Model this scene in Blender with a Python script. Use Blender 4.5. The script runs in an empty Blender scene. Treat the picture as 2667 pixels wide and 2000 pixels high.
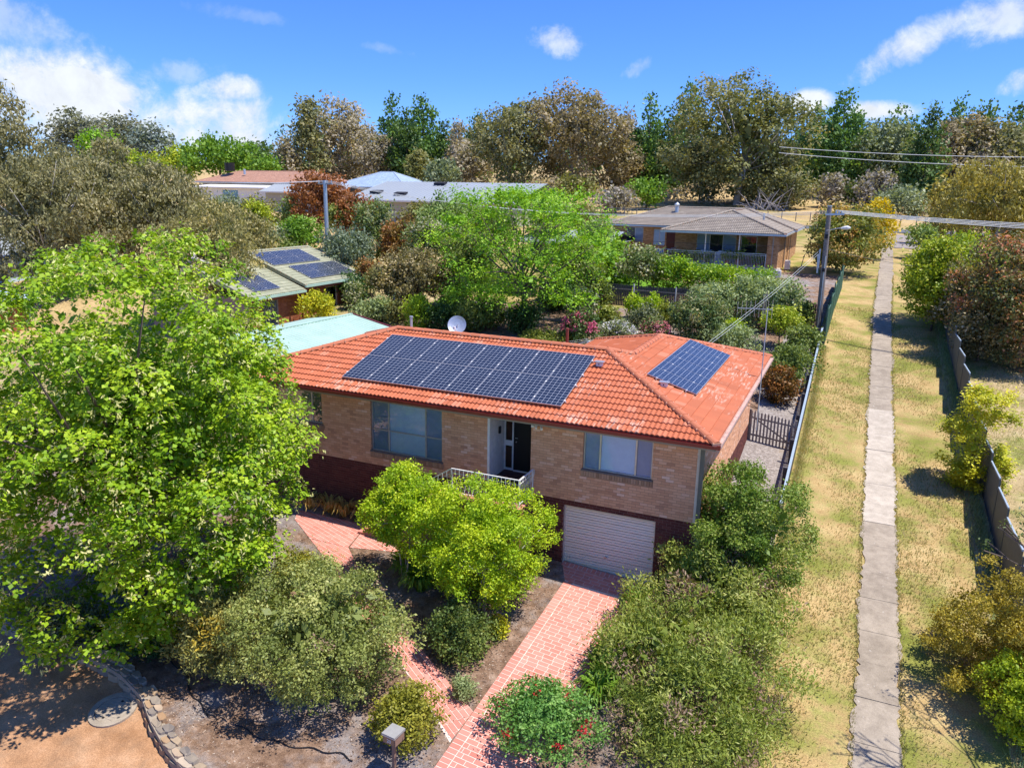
import bpy, bmesh, math, random
import numpy as np
from mathutils import Vector, Matrix
random.seed(7)
scn = bpy.context.scene
COL = scn.collection
R = math.radians

# ------------------------------------------------------------------ camera
cam = bpy.data.cameras.new('camera'); co = bpy.data.objects.new('camera', cam); COL.objects.link(co)
yaw, pit, rol = 0.4167, 0.2446, 0.0190
F = Vector((-math.sin(yaw)*math.cos(pit), math.cos(yaw)*math.cos(pit), -math.sin(pit)))
Rt = Vector((math.cos(yaw), math.sin(yaw), 0)); Up = Rt.cross(F)
R2 = math.cos(rol)*Rt + math.sin(rol)*Up; U2 = -math.sin(rol)*Rt + math.cos(rol)*Up
M = Matrix((R2, U2, -F)).transposed().to_4x4(); CAMLOC = Vector((3.503, -21.209, 9.254)); M.translation = CAMLOC
co.matrix_world = M
cam.sensor_width = 36; cam.lens = 36*2016.5/2667; cam.clip_start = .1; cam.clip_end = 3000
scn.camera = co

# ------------------------------------------------------------------ sun, sky, exposure
SUNV = Vector((.42, .075, 1)).normalized()
sl = bpy.data.lights.new('sun', 'SUN'); sl.energy = 4.8; sl.angle = R(.53); sl.color = (1, .955, .88)
so = bpy.data.objects.new('sun', sl); COL.objects.link(so); so.rotation_euler = SUNV.to_track_quat('Z', 'Y').to_euler()
scn.view_settings.view_transform = 'Standard'; scn.view_settings.look = 'None'
scn.view_settings.exposure = 0.50; scn.view_settings.gamma = 1; scn.view_settings.use_curve_mapping = False

class NT:
    """small helper to write node trees"""
    def __init__(s, tree): s.t = tree; s.n = tree.nodes; s.l = tree.links
    def new(s, typ, **kw):
        nd = s.n.new(typ)
        for k, v in kw.items():
            if k.startswith('i_'): nd.inputs[k[2:].replace('_', ' ')].default_value = v
            else: setattr(nd, k, v)
        return nd
    def link(s, a, b): s.l.new(a, b)
    def put(s, inp, v):
        if hasattr(v, 'is_output') or isinstance(v, bpy.types.NodeSocket): s.l.new(v, inp)
        else: inp.default_value = v
    def math(s, op, a, b=None, c=None, clamp=False):
        nd = s.n.new('ShaderNodeMath'); nd.operation = op; nd.use_clamp = clamp
        for i, v in enumerate((a, b, c)):
            if v is not None: s.put(nd.inputs[i], v)
        return nd.outputs[0]
    def vmath(s, op, a, b=None):
        nd = s.n.new('ShaderNodeVectorMath'); nd.operation = op
        s.put(nd.inputs[0], a)
        if b is not None: s.put(nd.inputs[1], b)
        return nd.outputs['Value'] if op == 'DOT_PRODUCT' else nd.outputs[0]
    def noise(s, vec, scale, detail=3, rough=.55, dist=0):
        nd = s.n.new('ShaderNodeTexNoise'); nd.inputs['Scale'].default_value = scale; nd.inputs['Detail'].default_value = detail
        nd.inputs['Roughness'].default_value = rough; nd.inputs['Distortion'].default_value = dist
        if vec is not None: s.l.new(vec, nd.inputs['Vector'])
        return nd.outputs['Fac']
    def ramp(s, fac, stops):
        nd = s.n.new('ShaderNodeValToRGB'); cr = nd.color_ramp
        while len(cr.elements) < len(stops): cr.elements.new(.5)
        for e, (p, c) in zip(cr.elements, stops): e.position = p; e.color = (*c, 1) if len(c) == 3 else c
        s.put(nd.inputs[0], fac); return nd.outputs[0]
    def mix(s, fac, a, b, typ='MIX'):
        nd = s.n.new('ShaderNodeMix'); nd.data_type = 'RGBA'; nd.blend_type = typ
        s.put(nd.inputs[0], fac)
        for i, v in ((6, a), (7, b)):
            if isinstance(v, tuple): v = (*v, 1) if len(v) == 3 else v
            s.put(nd.inputs[i], v)
        return nd.outputs[2]
    def map(s, v, a, b, c=0., d=1.):
        nd = s.n.new('ShaderNodeMapRange'); nd.interpolation_type = 'SMOOTHSTEP'
        s.put(nd.inputs[0], v)
        for i, x in enumerate((a, b, c, d)): nd.inputs[i+1].default_value = x
        return nd.outputs[0]

SKY = .13
w = bpy.data.worlds.new('World'); scn.world = w; w.use_nodes = True
n = NT(w.node_tree); n.n.clear()
sky = n.new('ShaderNodeTexSky'); sky.sky_type = 'NISHITA'; sky.sun_disc = False
sky.sun_elevation = math.asin(SUNV.z); sky.sun_rotation = math.atan2(SUNV.x, SUNV.y)
sky.altitude = 650; sky.air_density = 1.0; sky.dust_density = .15; sky.ozone_density = 5.0
tc = n.new('ShaderNodeTexCoord'); D = tc.outputs['Generated']
base = n.mix(1.0, sky.outputs[0], (.38, .62, 1.14), 'MULTIPLY')
# clouds: each one a patch of fractal cover around its own direction in the sky
n1 = n.noise(D, 12, 8, .66, .35); n2 = n.noise(D, 30, 5, .65, .3)
sx = n.new('ShaderNodeSeparateXYZ'); n.link(D, sx.inputs[0])
CL = [ # direction of the cloud, its half width and half height in radians, tilt, density, raggedness
 (-0.8010,0.5913,0.0937, 0.1240,0.0521,0,1.35,1),
 (-0.7824,0.6200,0.0591, 0.1240,0.0208,0,1,1.3),
 (-0.6874,0.7233,0.0657, 0.1066,0.0422,4,1.1,1.25),
 (-0.6785,0.7268,0.1068, 0.0387,0.0179,-6,1.15,1.1),
 (-0.8062,0.5731,0.1471, 0.0744,0.0298,15,0.42,1.7),
 (-0.7183,0.6853,0.1201, 0.0496,0.0139,-8,0.36,1.7),
 (-0.3551,0.9192,0.1701, 0.0347,0.0198,8,0.72,1.6),
 (0.0318,0.9861,0.1630, 0.0917,0.0208,-27,0.95,1.3),
 (0.0957,0.9793,0.1783, 0.0942,0.0238,-12,0.8,1.5),
 (0.1291,0.9847,0.1172, 0.0248,0.0149,-25,0.9,1.4),
 (-0.0745,0.9917,0.1047, 0.0317,0.0169,0,1.7,0.7),
 (0.0014,0.9956,0.0938, 0.0436,0.0129,0,1.7,0.7),
 (-0.2653,0.9535,0.1431, 0.0228,0.0099,-30,0.36,1.6),
 (-0.6566,0.7315,0.1839, 0.0545,0.0099,5,0.16,1.8),
 (-0.5349,0.8301,0.1575, 0.0298,0.0069,10,0.2,1.8)]
cloud = None
for (dx, dy, dz, a, b, tilt, dens, rag) in CL:
    c = Vector((dx, dy, dz))
    side = c.cross(Vector((0, 0, 1))).normalized(); up = side.cross(c)
    t = R(tilt); A = side*math.cos(t) - up*math.sin(t); B = side*math.sin(t) + up*math.cos(t)
    pa = n.math('DIVIDE', n.vmath('DOT_PRODUCT', D, tuple(A)), a)
    pb = n.math('DIVIDE', n.vmath('DOT_PRODUCT', D, tuple(B)), b)
    r2 = n.math('ADD', n.math('MULTIPLY', pa, pa), n.math('MULTIPLY', pb, pb))
    m = n.math('SUBTRACT', 1.0, n.math('MULTIPLY', r2, .85))
    nn = n.math('ADD', n.math('MULTIPLY', n.math('SUBTRACT', n1, .5), 2.6*rag), n.math('MULTIPLY', n.math('SUBTRACT', n2, .5), 1.1*rag))
    s = n.map(n.math('ADD', m, nn), .1, 1.35, 0, dens)
    front = n.math('GREATER_THAN', n.vmath('DOT_PRODUCT', D, tuple(c)), .5)
    s = n.math('MULTIPLY', s, front)
    s = n.math('MULTIPLY', s, n.map(r2, 3.2, 1.2))
    cloud = s if cloud is None else n.math('MAXIMUM', cloud, s)
# sparse fair weather cloud over the rest of the sky
n3 = n.noise(D, 4.5, 6, .6, .3)
gen = n.map(n3, .66, .82, 0, .75); gen = n.math('MULTIPLY', gen, n.map(sx.outputs[2], .0, .3))
cloud = n.math('MAXIMUM', cloud, gen)
# low haze just above the horizon
hz = n.map(sx.outputs[2], .14, -.02, 0, .06)
shade = n.map(n2, .3, .7, .86, 1.0)
cc = n.new('ShaderNodeCombineColor')
for i, k in enumerate((.90, .96, 1.05)): n.put(cc.inputs[i], n.math('MULTIPLY', shade, k/SKY*.74))
withhaze = n.mix(hz, base, (6.5, 8.0, 9.5))
final = n.mix(n.math('MINIMUM', cloud, 1.0), withhaze, cc.outputs[0])
bg = n.new('ShaderNodeBackground'); bg.inputs[1].default_value = SKY; n.link(final, bg.inputs[0])
out = n.new('ShaderNodeOutputWorld'); n.link(bg.outputs[0], out.inputs[0])

# ------------------------------------------------------------------ helpers
def tag(o, label=None, cat=None, group=None, kind=None):
    if label: o['label'] = label
    if cat: o['category'] = cat
    if group: o['group'] = group
    if kind: o['kind'] = kind
    return o
def thing(name, loc, label, cat, group=None, rz=0):
    o = bpy.data.objects.new(name, None); COL.objects.link(o); o.location = loc; o.rotation_euler = (0, 0, rz)
    o.empty_display_size = .2
    return tag(o, label, cat, group)
def struct(o): return tag(o, kind='structure')
class MB:
    """mesh builder in world coordinates; build() links ONE object"""
    def __init__(s): s.v = []; s.f = []; s.mi = []; s.t = []
    def face(s, pts, mi=0, t=.5):
        b = len(s.v); s.v += [tuple(p) for p in pts]; s.f.append(tuple(range(b, b+len(pts)))); s.mi.append(mi); s.t.append(t)
    def mesh(s, V, Fc, mi=0, t=.5):
        b = len(s.v); s.v += [tuple(p) for p in V]
        for f in Fc: s.f.append(tuple(i+b for i in f)); s.mi.append(mi); s.t.append(t)
        return s
    def box(s, x0, x1, y0, y1, z0, z1, mi=0, t=.5, M=None):
        V = [Vector(p) for p in ((x0,y0,z0),(x1,y0,z0),(x1,y1,z0),(x0,y1,z0),(x0,y0,z1),(x1,y0,z1),(x1,y1,z1),(x0,y1,z1))]
        if M: V = [M @ p for p in V]
        return s.mesh(V, [(3,2,1,0),(4,5,6,7),(0,1,5,4),(1,2,6,5),(2,3,7,6),(3,0,4,7)], mi, t)
    def prism(s, poly, z0, z1, mi=0, t=.5):
        n_ = len(poly); V = [(x,y,z0) for x,y in poly]+[(x,y,z1) for x,y in poly]
        return s.mesh(V, [tuple(range(n_-1,-1,-1)), tuple(range(n_,2*n_))]+[(i,(i+1)%n_,(i+1)%n_+n_,i+n_) for i in range(n_)], mi, t)
    def bar(s, a, b, w_, h, mi=0, t=.5):
        a = Vector(a); b = Vector(b); d = (b-a); L = d.length; d.normalize()
        u = Vector((0,0,1)); sd = d.cross(u)
        if sd.length < 1e-3: sd = Vector((1,0,0))
        sd.normalize(); up = sd.cross(d)
        V = [p + sd*(i*w_/2) + up*(j*h/2) for p in (a, b) for i, j in ((-1,-1),(1,-1),(1,1),(-1,1))]
        return s.mesh(V, [(3,2,1,0),(4,5,6,7),(0,1,5,4),(1,2,6,5),(2,3,7,6),(3,0,4,7)], mi, t)
    def tube(s, pts, radii, seg=6, mi=0, t=.5, caps=True):
        pts = [Vector(p) for p in pts]; b = len(s.v); N = len(pts)
        if not hasattr(radii, '__len__'): radii = [radii]*N
        for i, p in enumerate(pts):
            d = (pts[min(i+1,N-1)]-pts[max(i-1,0)]).normalized()
            r = Vector((1,0,0)) if abs(d.x) < .8 else Vector((0,1,0)); a = d.cross(r).normalized(); c = d.cross(a)
            for k in range(seg):
                an = 2*math.pi*k/seg; s.v.append(tuple(p + (a*math.cos(an)+c*math.sin(an))*radii[i]))
        for i in range(N-1):
            for k in range(seg):
                s.f.append((b+i*seg+k, b+i*seg+(k+1)%seg, b+(i+1)*seg+(k+1)%seg, b+(i+1)*seg+k)); s.mi.append(mi); s.t.append(t)
        if caps:
            s.f.append(tuple(b+k for k in range(seg-1,-1,-1))); s.mi.append(mi); s.t.append(t)
            s.f.append(tuple(b+(N-1)*seg+k for k in range(seg))); s.mi.append(mi); s.t.append(t)
        return s
    def me(s, name, mats, smooth=False):
        m = bpy.data.meshes.new(name); m.from_pydata(s.v, [], s.f)
        for x in (mats if isinstance(mats, (list, tuple)) else [mats]): m.materials.append(x)
        m.polygons.foreach_set('material_index', s.mi)
        a = m.attributes.new('tint', 'FLOAT', 'FACE'); a.data.foreach_set('value', s.t)
        if smooth: m.polygons.foreach_set('use_smooth', [True]*len(s.f))
        m.update(); return m
    def build(s, name, mats, parent=None, smooth=False, local=False):
        """world coordinates in, object parented with its local frame corrected"""
        if parent is not None and not local:
            inv = parent_matrix(parent).inverted(); s.v = [tuple(inv @ Vector(p)) for p in s.v]
        o = bpy.data.objects.new(name, s.me(name, mats, smooth)); COL.objects.link(o)
        if parent is not None: o.parent = parent
        return o
def parent_matrix(o):
    m = Matrix.Translation(o.location) @ o.rotation_euler.to_matrix().to_4x4()
    return parent_matrix(o.parent) @ m if o.parent else m
def place(mesh, name, parent, Mw):
    o = bpy.data.objects.new(name, mesh); COL.objects.link(o); o.parent = parent
    o.matrix_basis = parent_matrix(parent).inverted() @ Mw
    return o

# ------------------------------------------------------------------ terrain
PY=[-60,-14,-3.3,17.9,32.5,50,92,130,200,350,900.];PZ=[-8,-4.9,-3.4,-.23,2.1,3.3,4.6,7.6,12,18,40]
CX=[-60,-30,-12,-4,0,2.5,4.65,7.5,14,30,100];CZ=[1.0,1.0,.95,.75,.5,.15,0,0,-.3,-.6,-.6]
def T(x, y): return float(np.interp(y,PY,PZ)+np.interp(x,CX,CZ)*(1-.8*min(max((y-20)/20,0),1)))
WALLC = [(-30,-8.4),(-22,-8.75),(-17.8,-8.95),(-14.5,-8.92),(-12.6,-9.15),(-11.4,-9.52),(-10.6,-10.0),(-9.85,-10.35),(-8.7,-10.75),(-7.4,-11.0),(-6.2,-11.3)]

# ------------------------------------------------------------------ materials
def mat(name, rough=.7, spec=.3, metal=0.):
    m = bpy.data.materials.new(name); m.use_nodes = True; t = NT(m.node_tree); b = t.n['Principled BSDF']
    b.inputs['Roughness'].default_value = rough; b.inputs['Specular IOR Level'].default_value = spec; b.inputs['Metallic'].default_value = metal
    return m, t, b
def pos(t): return t.new('ShaderNodeNewGeometry').outputs['Position']
def attr(t, a='tint'): return t.new('ShaderNodeAttribute', attribute_name=a).outputs['Fac']
def bump(t, b, h, st=.3, d=.01):
    bp = t.new('ShaderNodeBump'); bp.inputs['Strength'].default_value = st; bp.inputs['Distance'].default_value = d
    t.link(h, bp.inputs['Height']); t.link(bp.outputs[0], b.inputs['Normal'])
def plain(name, c, rough=.6, spec=.3, metal=0., var=.12, scale=6):
    m, t, b = mat(name, rough, spec, metal)
    f = t.noise(pos(t), scale, 4)
    col = t.ramp(f, [(.25, tuple(x*(1-var) for x in c)), (.75, tuple(min(1, x*(1+var)) for x in c))])
    t.link(col, b.inputs['Base Color']); return m
def tinted(name, stops, rough=.8, spec=.25, dirt=.18, dscale=1.5, grain=60, gb=.25):
    m, t, b = mat(name, rough, spec)
    col = t.ramp(attr(t), stops)
    p = pos(t); f = t.noise(p, dscale, 5); g = t.noise(p, grain, 3)
    k = t.math('ADD', 1-dirt, t.math('MULTIPLY', f, 2*dirt)); k = t.math('MULTIPLY', k, t.math('ADD', .9, t.math('MULTIPLY', g, .2)))
    hs = t.new('ShaderNodeHueSaturation'); t.link(col, hs.inputs['Color']); t.link(k, hs.inputs['Value'])
    t.link(hs.outputs[0], b.inputs['Base Color']); bump(t, b, g, gb, .004); return m

def ground_mat(name, stops, scale, patch=None, pscale=.25, pr=(.45,.62), grain=30, bst=.6, bd=.03, rough=.95):
    m, t, b = mat(name, rough, .1); p = pos(t)
    a = t.noise(p, scale, 6, .65); col = t.ramp(a, stops)
    g = t.noise(p, grain, 4, .7)
    if patch:
        f = t.map(t.noise(p, pscale, 7, .72), *pr); col = t.mix(f, col, t.ramp(a, patch))
    hs = t.new('ShaderNodeHueSaturation'); t.link(col, hs.inputs['Color'])
    t.link(t.map(g, .25, .75, .62, 1.35), hs.inputs['Value']); t.link(hs.outputs[0], b.inputs['Base Color'])
    bump(t, b, g, bst, bd); return m
M_GRASS = ground_mat('dry_lane_grass', [(.3,(.33,.22,.09)),(.5,(.46,.325,.145)),(.7,(.55,.41,.20))], 2.2,
                     [(.3,(.12,.14,.025)),(.55,(.21,.22,.045)),(.75,(.31,.29,.08))], .55, (.41,.62), 28)
M_DRY = ground_mat('dry_paddock', [(.3,(.36,.25,.11)),(.6,(.50,.36,.17)),(.8,(.58,.44,.24))], .15, [(.3,(.20,.20,.07)),(.7,(.32,.30,.11))], .03, (.5,.66), 6)
M_LOT = ground_mat('dry_lot', [(.3,(.28,.21,.10)),(.55,(.42,.32,.17)),(.75,(.52,.42,.26))], .9, [(.3,(.16,.18,.04)),(.7,(.28,.27,.08))], .3, (.5,.65), 24)
M_MULCH = ground_mat('mulch', [(.3,(.12,.07,.045)),(.5,(.25,.155,.10)),(.72,(.42,.29,.21))], 3.5, [(.3,(.19,.16,.15)),(.7,(.36,.32,.30))], .28, (.46,.6), 38, .9, .04)
M_GRAV = ground_mat('grey_gravel', [(.3,(.16,.13,.115)),(.5,(.30,.26,.235)),(.7,(.46,.41,.38))], 9, [(.3,(.26,.18,.12)),(.7,(.42,.32,.22))], .5, (.55,.68), 45, .9, .03)
M_ROAD = ground_mat('orange_gravel', [(.3,(.30,.155,.075)),(.5,(.42,.23,.12)),(.7,(.52,.31,.18))], 1.2, [(.3,(.22,.13,.08)),(.7,(.34,.21,.12))], .35, (.5,.7), 40, .35, .01)
M_LAWN = ground_mat('green_lawn', [(.3,(.09,.20,.012)),(.7,(.17,.32,.03))], 3, None, 1, (.5,.6), 26)
M_FARROAD = ground_mat('asphalt', [(.3,(.10,.11,.125)),(.7,(.16,.17,.19))], 4, None, 1, (.5,.6), 60, .2, .004)
def conc(name, c1, c2):
    m, t, b = mat(name, .9, .2); p = pos(t)
    a = t.noise(p, 3, 6, .7); g = t.noise(p, 55, 3, .7); st = t.noise(p, .5, 5, .6)
    col = t.ramp(t.math('ADD', t.math('MULTIPLY', a, .6), t.math('MULTIPLY', st, .4)), [(.38, c1), (.60, c2)])
    spots = t.map(t.noise(p, 9, 2, .4), .72, .76, 0, .5); col = t.mix(spots, col, (.6,.56,.5))
    hs = t.new('ShaderNodeHueSaturation'); t.link(col, hs.inputs['Color']); t.link(t.map(g, .3, .7, .82, 1.15), hs.inputs['Value'])
    t.link(hs.outputs[0], b.inputs['Base Color']); bump(t, b, g, .4, .006); return m
M_CONC = conc('old_concrete', (.25,.205,.155), (.39,.325,.25)); M_CONC2 = conc('pale_concrete', (.37,.315,.25), (.53,.46,.37))
M_CREAM = tinted('cream_brick', [(.0,(.54,.265,.155)),(.35,(.68,.345,.19)),(.75,(.75,.41,.245)),(1,(.82,.53,.38))], .85, .2, .08)
M_CMORT = plain('cream_mortar', (.40,.225,.135), .95, .1)
M_DARK = tinted('dark_brick', [(0,(.085,.024,.020)),(.5,(.125,.036,.028)),(1,(.17,.052,.038))], .8, .25, .15)
M_DMORT = plain('pale_mortar', (.33,.22,.18), .95, .1)
M_RBRICK = tinted('red_brick', [(0,(.24,.075,.035)),(.5,(.31,.105,.05)),(1,(.40,.15,.075))], .85, .2, .1)
M_TBRICK = tinted('tan_brick', [(0,(.34,.17,.07)),(.5,(.48,.27,.13)),(1,(.60,.37,.20))], .85, .2, .1)
def tile_mat(name, c, worn, amt=.5):
    m, t, b = mat(name, .62, .3); p = pos(t)
    k = t.ramp(attr(t), [(0, tuple(x*.84 for x in c)), (.5, c), (1, tuple(min(1,x*1.14) for x in c))])
    big = t.noise(p, .45, 4, .6)
    mp = t.new('ShaderNodeMapping'); mp.inputs['Scale'].default_value = (9, 1.3, 3); t.link(p, mp.inputs[0])
    st = t.noise(mp.outputs[0], 1.4, 4, .65)
    wv = t.math('MULTIPLY', t.map(big, .46, .62), t.map(st, .5, .66)); wv = t.math('MULTIPLY', wv, amt)
    wv = t.math('ADD', wv, t.math('MULTIPLY', t.map(attr(t), .86, 1.0), amt*.2))
    col = t.mix(wv, k, worn)
    lich = t.map(t.noise(p, 26, 4, .7), .66, .74, 0, .35); col = t.mix(lich, col, tuple(x*.45 for x in c))
    t.link(col, b.inputs['Base Color']); bump(t, b, t.noise(p, 70, 3), .3, .004); return m
M_TILE = tile_mat('orange_roof_tile', (.45,.125,.052), (.62,.42,.32), .8)
M_RIDGE = tile_mat('orange_ridge_tile', (.48,.155,.075), (.66,.42,.28), .6)
M_BED = plain('pale_ridge_bedding', (.66,.38,.24), .9)
M_GTILE = tile_mat('grey_brown_roof_tile', (.27,.225,.175), (.45,.40,.34), .6)
M_TTILE = tile_mat('tan_roof_tile', (.42,.23,.155), (.5,.34,.26), .5)
M_CTILE = tile_mat('cream_green_roof_tile', (.31,.315,.21), (.50,.44,.32), .6)
M_BTILE = tile_mat('blue_grey_roof_tile', (.33,.42,.55), (.6,.65,.72), .4)
M_GUT = plain('red_brown_gutter', (.27,.035,.022), .4, .5)
M_FASC = plain('beige_fascia', (.33,.285,.225), .6)
M_WHITE = plain('white_paint', (.74,.72,.69), .5, .4)
M_CREAMP = plain('cream_paint', (.66,.58,.46), .6)
M_SOFF = plain('pale_soffit', (.6,.56,.5), .7)
M_ALU = plain('aluminium', (.52,.52,.53), .35, .5, .6)
M_GALV = plain('galvanised_steel', (.50,.55,.60), .4, .5, .5)
M_BLACK = plain('black_plastic', (.018,.018,.02), .4)
M_MESH = plain('dark_screen_door', (.012,.011,.012), .55, .3, 0, .3, 120)
M_BLIND = plain('pale_blue_blind', (.88,.92,.97), .8, .1, 0, .05)
M_BLIND2 = plain('grey_fly_screen', (.42,.45,.54), .8, .1, 0, .08)
M_ROOM = plain('dark_room', (.03,.03,.035), .9)
def glass_mat(name='window_glass', tintc=(.90,.95,1.0)):
    m = bpy.data.materials.new(name); m.use_nodes = True; t = NT(m.node_tree); t.n.remove(t.n['Principled BSDF'])
    tr = t.new('ShaderNodeBsdfTransparent'); tr.inputs[0].default_value = (*tintc, 1)
    gl = t.new('ShaderNodeBsdfGlossy'); gl.inputs['Roughness'].default_value = .03
    fr = t.new('ShaderNodeFresnel'); fr.inputs[0].default_value = 1.55
    mx = t.new('ShaderNodeMixShader'); t.link(t.math('MULTIPLY', fr.outputs[0], .8), mx.inputs[0]); t.link(tr.outputs[0], mx.inputs[1]); t.link(gl.outputs[0], mx.inputs[2])
    t.link(mx.outputs[0], t.n['Material Output'].inputs[0]); return m
M_GLASS = glass_mat()
M_DOOR = plain('cream_roller_door', (.90,.77,.64), .45, .4, 0, .04)
M_WOOD = plain('weathered_grey_wood', (.26,.225,.20), .85, .2, 0, .3, 14)
M_DWOOD = plain('dark_paling_wood', (.085,.078,.08), .85, .2, 0, .4, 9)
M_POLE = plain('pole_timber', (.23,.20,.185), .85, .2, 0, .3, 10)
M_CBOND = plain('dark_grey_green_steel', (.10,.105,.095), .45, .4)
M_CBCAP = plain('pale_blue_grey_steel_cap', (.33,.40,.47), .4, .4)
M_GCB = plain('green_steel_sheet', (.07,.15,.10), .45, .4)
M_GREENROOF = plain('pale_green_roof', (.38,.53,.44), .5, .4, 0, .12, 1.2)
M_MAROON = plain('maroon_trim', (.22,.03,.05), .5)
M_ZINC = plain('pale_grey_metal_roof', (.29,.315,.33), .4, .4, 0, .05, .3)
M_RUST = plain('rust_red_pipe', (.22,.055,.035), .7)
M_TERRA = plain('terracotta', (.42,.17,.09), .8)
M_PAVE = tinted('salmon_paver', [(0,(.54,.19,.14)),(.5,(.61,.23,.175)),(1,(.68,.28,.22))], .75, .25, .22, .7)
M_GROUT = plain('white_grout', (.74,.58,.49), .85)
def stone_mat():
    return tinted('wall_stone', [(0,(.18,.155,.14)),(.3,(.27,.225,.18)),(.6,(.38,.28,.18)),(.85,(.33,.20,.11)),(1,(.48,.42,.34))], .9, .2, .25, 5, 30, .6)
M_STONE = stone_mat()
def cells_mat():
    # cells of a solar panel: UV runs 0..1 over the panel, 6 x 10 cells
    m, t, b = mat('solar_cells', .16, .5)
    uv = t.new('ShaderNodeUVMap').outputs[0]; sp = t.new('ShaderNodeSeparateXYZ'); t.link(uv, sp.inputs[0])
    def lines(s, k, wd):
        f = t.math('FRACT', t.math('MULTIPLY', s, k)); a = t.math('ABSOLUTE', t.math('SUBTRACT', f, .5)); return t.map(a, .5-wd-.015, .5-wd)
    gx = lines(sp.outputs[0], 6, .018); gy = lines(sp.outputs[1], 10, .018); grid = t.math('MAXIMUM', gx, gy)
    bus = t.math('MULTIPLY', lines(sp.outputs[0], 18, .03), .18)
    nz = t.noise(pos(t), 2.0, 3)
    cell = t.ramp(nz, [(.3,(.010,.014,.030)),(.7,(.016,.024,.045))])
    col = t.mix(bus, cell, (.25,.3,.4)); col = t.mix(grid, col, (.46,.49,.56))
    t.link(col, b.inputs['Base Color']); return m
M_CELLS = cells_mat()
M_BARK = plain('brown_bark', (.13,.10,.08), .9, .1, 0, .35, 5)
M_PALEBARK = plain('pale_gum_bark', (.50,.46,.42), .85, .1, 0, .3, 3)
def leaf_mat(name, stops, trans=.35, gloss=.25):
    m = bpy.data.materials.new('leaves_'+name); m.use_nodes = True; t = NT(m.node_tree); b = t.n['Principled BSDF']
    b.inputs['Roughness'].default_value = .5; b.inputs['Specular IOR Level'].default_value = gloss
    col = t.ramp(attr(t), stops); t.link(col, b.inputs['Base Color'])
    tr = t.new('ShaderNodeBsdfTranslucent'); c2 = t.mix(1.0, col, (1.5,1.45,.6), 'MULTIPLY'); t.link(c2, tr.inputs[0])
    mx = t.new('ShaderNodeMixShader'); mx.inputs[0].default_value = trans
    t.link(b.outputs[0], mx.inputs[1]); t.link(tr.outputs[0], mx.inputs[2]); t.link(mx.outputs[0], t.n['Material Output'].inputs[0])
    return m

# ------------------------------------------------------------------ ground
def grid_ground():
    xs = sorted(set([-900,-600,-400,-250,-150,-100,-75,-60,-50,-45] + list(np.arange(-40, 16.1, 1)) + [4.65,7.5,2.5] + [18,20,24,30,40,60,100,150,250,400,700]))
    ys = sorted(set([-60,-40,-30,-24] + list(np.arange(-20, 60.1, 1)) + PY + [65,70,75,80,85,100,110,120,130,150,175,200,250,300,400,500,650,900]))
    mb = MB(); V = [(x, y, T(x, y)) for y in ys for x in xs]; n_ = len(xs)
    for j in range(len(ys)-1):
        for i in range(n_-1):
            a = j*n_+i; yc = (ys[j]+ys[j+1])/2; xc = (xs[i]+xs[i+1])/2
            mi = 1 if (yc > 95 or xc < -40) else (2 if xc > 8.2 else 0)
            mb.f.append((a, a+1, a+1+n_, a+n_)); mb.mi.append(mi); mb.t.append(.5)
    mb.v = V
    return mb.build('ground', [M_GRASS, M_DRY, M_LOT], smooth=True)
struct(grid_ground())
def drape(name, poly, m, off, step=1.0, extra=None, edge=0.):
    """a flat outline laid on the terrain, cut fine enough to follow it"""
    bm = bmesh.new(); vs = [bm.verts.new((x, y, 0)) for x, y in poly]; bm.faces.new(vs)
    x0, x1 = min(p[0] for p in poly), max(p[0] for p in poly); y0, y1 = min(p[1] for p in poly), max(p[1] for p in poly)
    cutsx = [c for c in np.arange(math.floor(x0), x1, step)] + [c for c in CX if x0 < c < x1]
    cutsy = [c for c in np.arange(math.floor(y0), y1, step)] + [c for c in PY if y0 < c < y1]
    for c in cutsx: bmesh.ops.bisect_plane(bm, geom=bm.verts[:]+bm.edges[:]+bm.faces[:], plane_co=(c,0,0), plane_no=(1,0,0), dist=1e-5)
    for c in cutsy: bmesh.ops.bisect_plane(bm, geom=bm.verts[:]+bm.edges[:]+bm.faces[:], plane_co=(0,c,0), plane_no=(0,1,0), dist=1e-5)
    bmesh.ops.recalc_face_normals(bm, faces=bm.faces[:])
    for v in bm.verts: v.co.z = T(v.co.x, v.co.y) + off + (extra(v.co.x, v.co.y) if extra else 0)
    if sum(f.normal.z for f in bm.faces) < 0: bmesh.ops.reverse_faces(bm, faces=bm.faces[:])
    me = bpy.data.meshes.new(name); bm.to_mesh(me); bm.free(); me.materials.append(m)
    o = bpy.data.objects.new(name, me); COL.objects.link(o); return o
wl = [(x, y+.1) for x, y in WALLC]
def nearwall(x, y):
    d = y - float(np.interp(x, [p[0] for p in WALLC], [p[1] for p in WALLC])); return .26*max(0, 1-max(d, 0)/1.6)
struct(drape('front_garden_bed', wl + [(-3.0,-14),(1.9,-14),(2.7,-5),(2.15,.5),(1.95,4.0),(0,4.0),(0,0.1),(-17,0.1),(-30,.1)], M_MULCH, .03, 1.0, nearwall))
struct(drape('side_yard_gravel', [(0.0,4.0),(1.95,4.0),(1.95,27.9),(0,27.9),(-.02,11)], M_GRAV, .035))
struct(drape('back_garden_bed', [(0,11.2),(0,27.9),(-6,28.0),(-12,27.3),(-22,26.0),(-22,9),(-17.5,9),(-17.5,6),(0,6)], M_MULCH, .03))
struct(drape('left_side_yard', [(-17.5,0.1),(-17.5,9),(-22,9),(-22,27),(-40,27),(-40,-8),(-30,-8),(-30,.1)], M_LOT, .025))
struct(drape('gravel_road', [(x, y-.1) for x, y in WALLC] + [(-4,-13),(-3.4,-40),(-40,-40),(-40,-8.4)], M_ROAD, .03))
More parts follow.
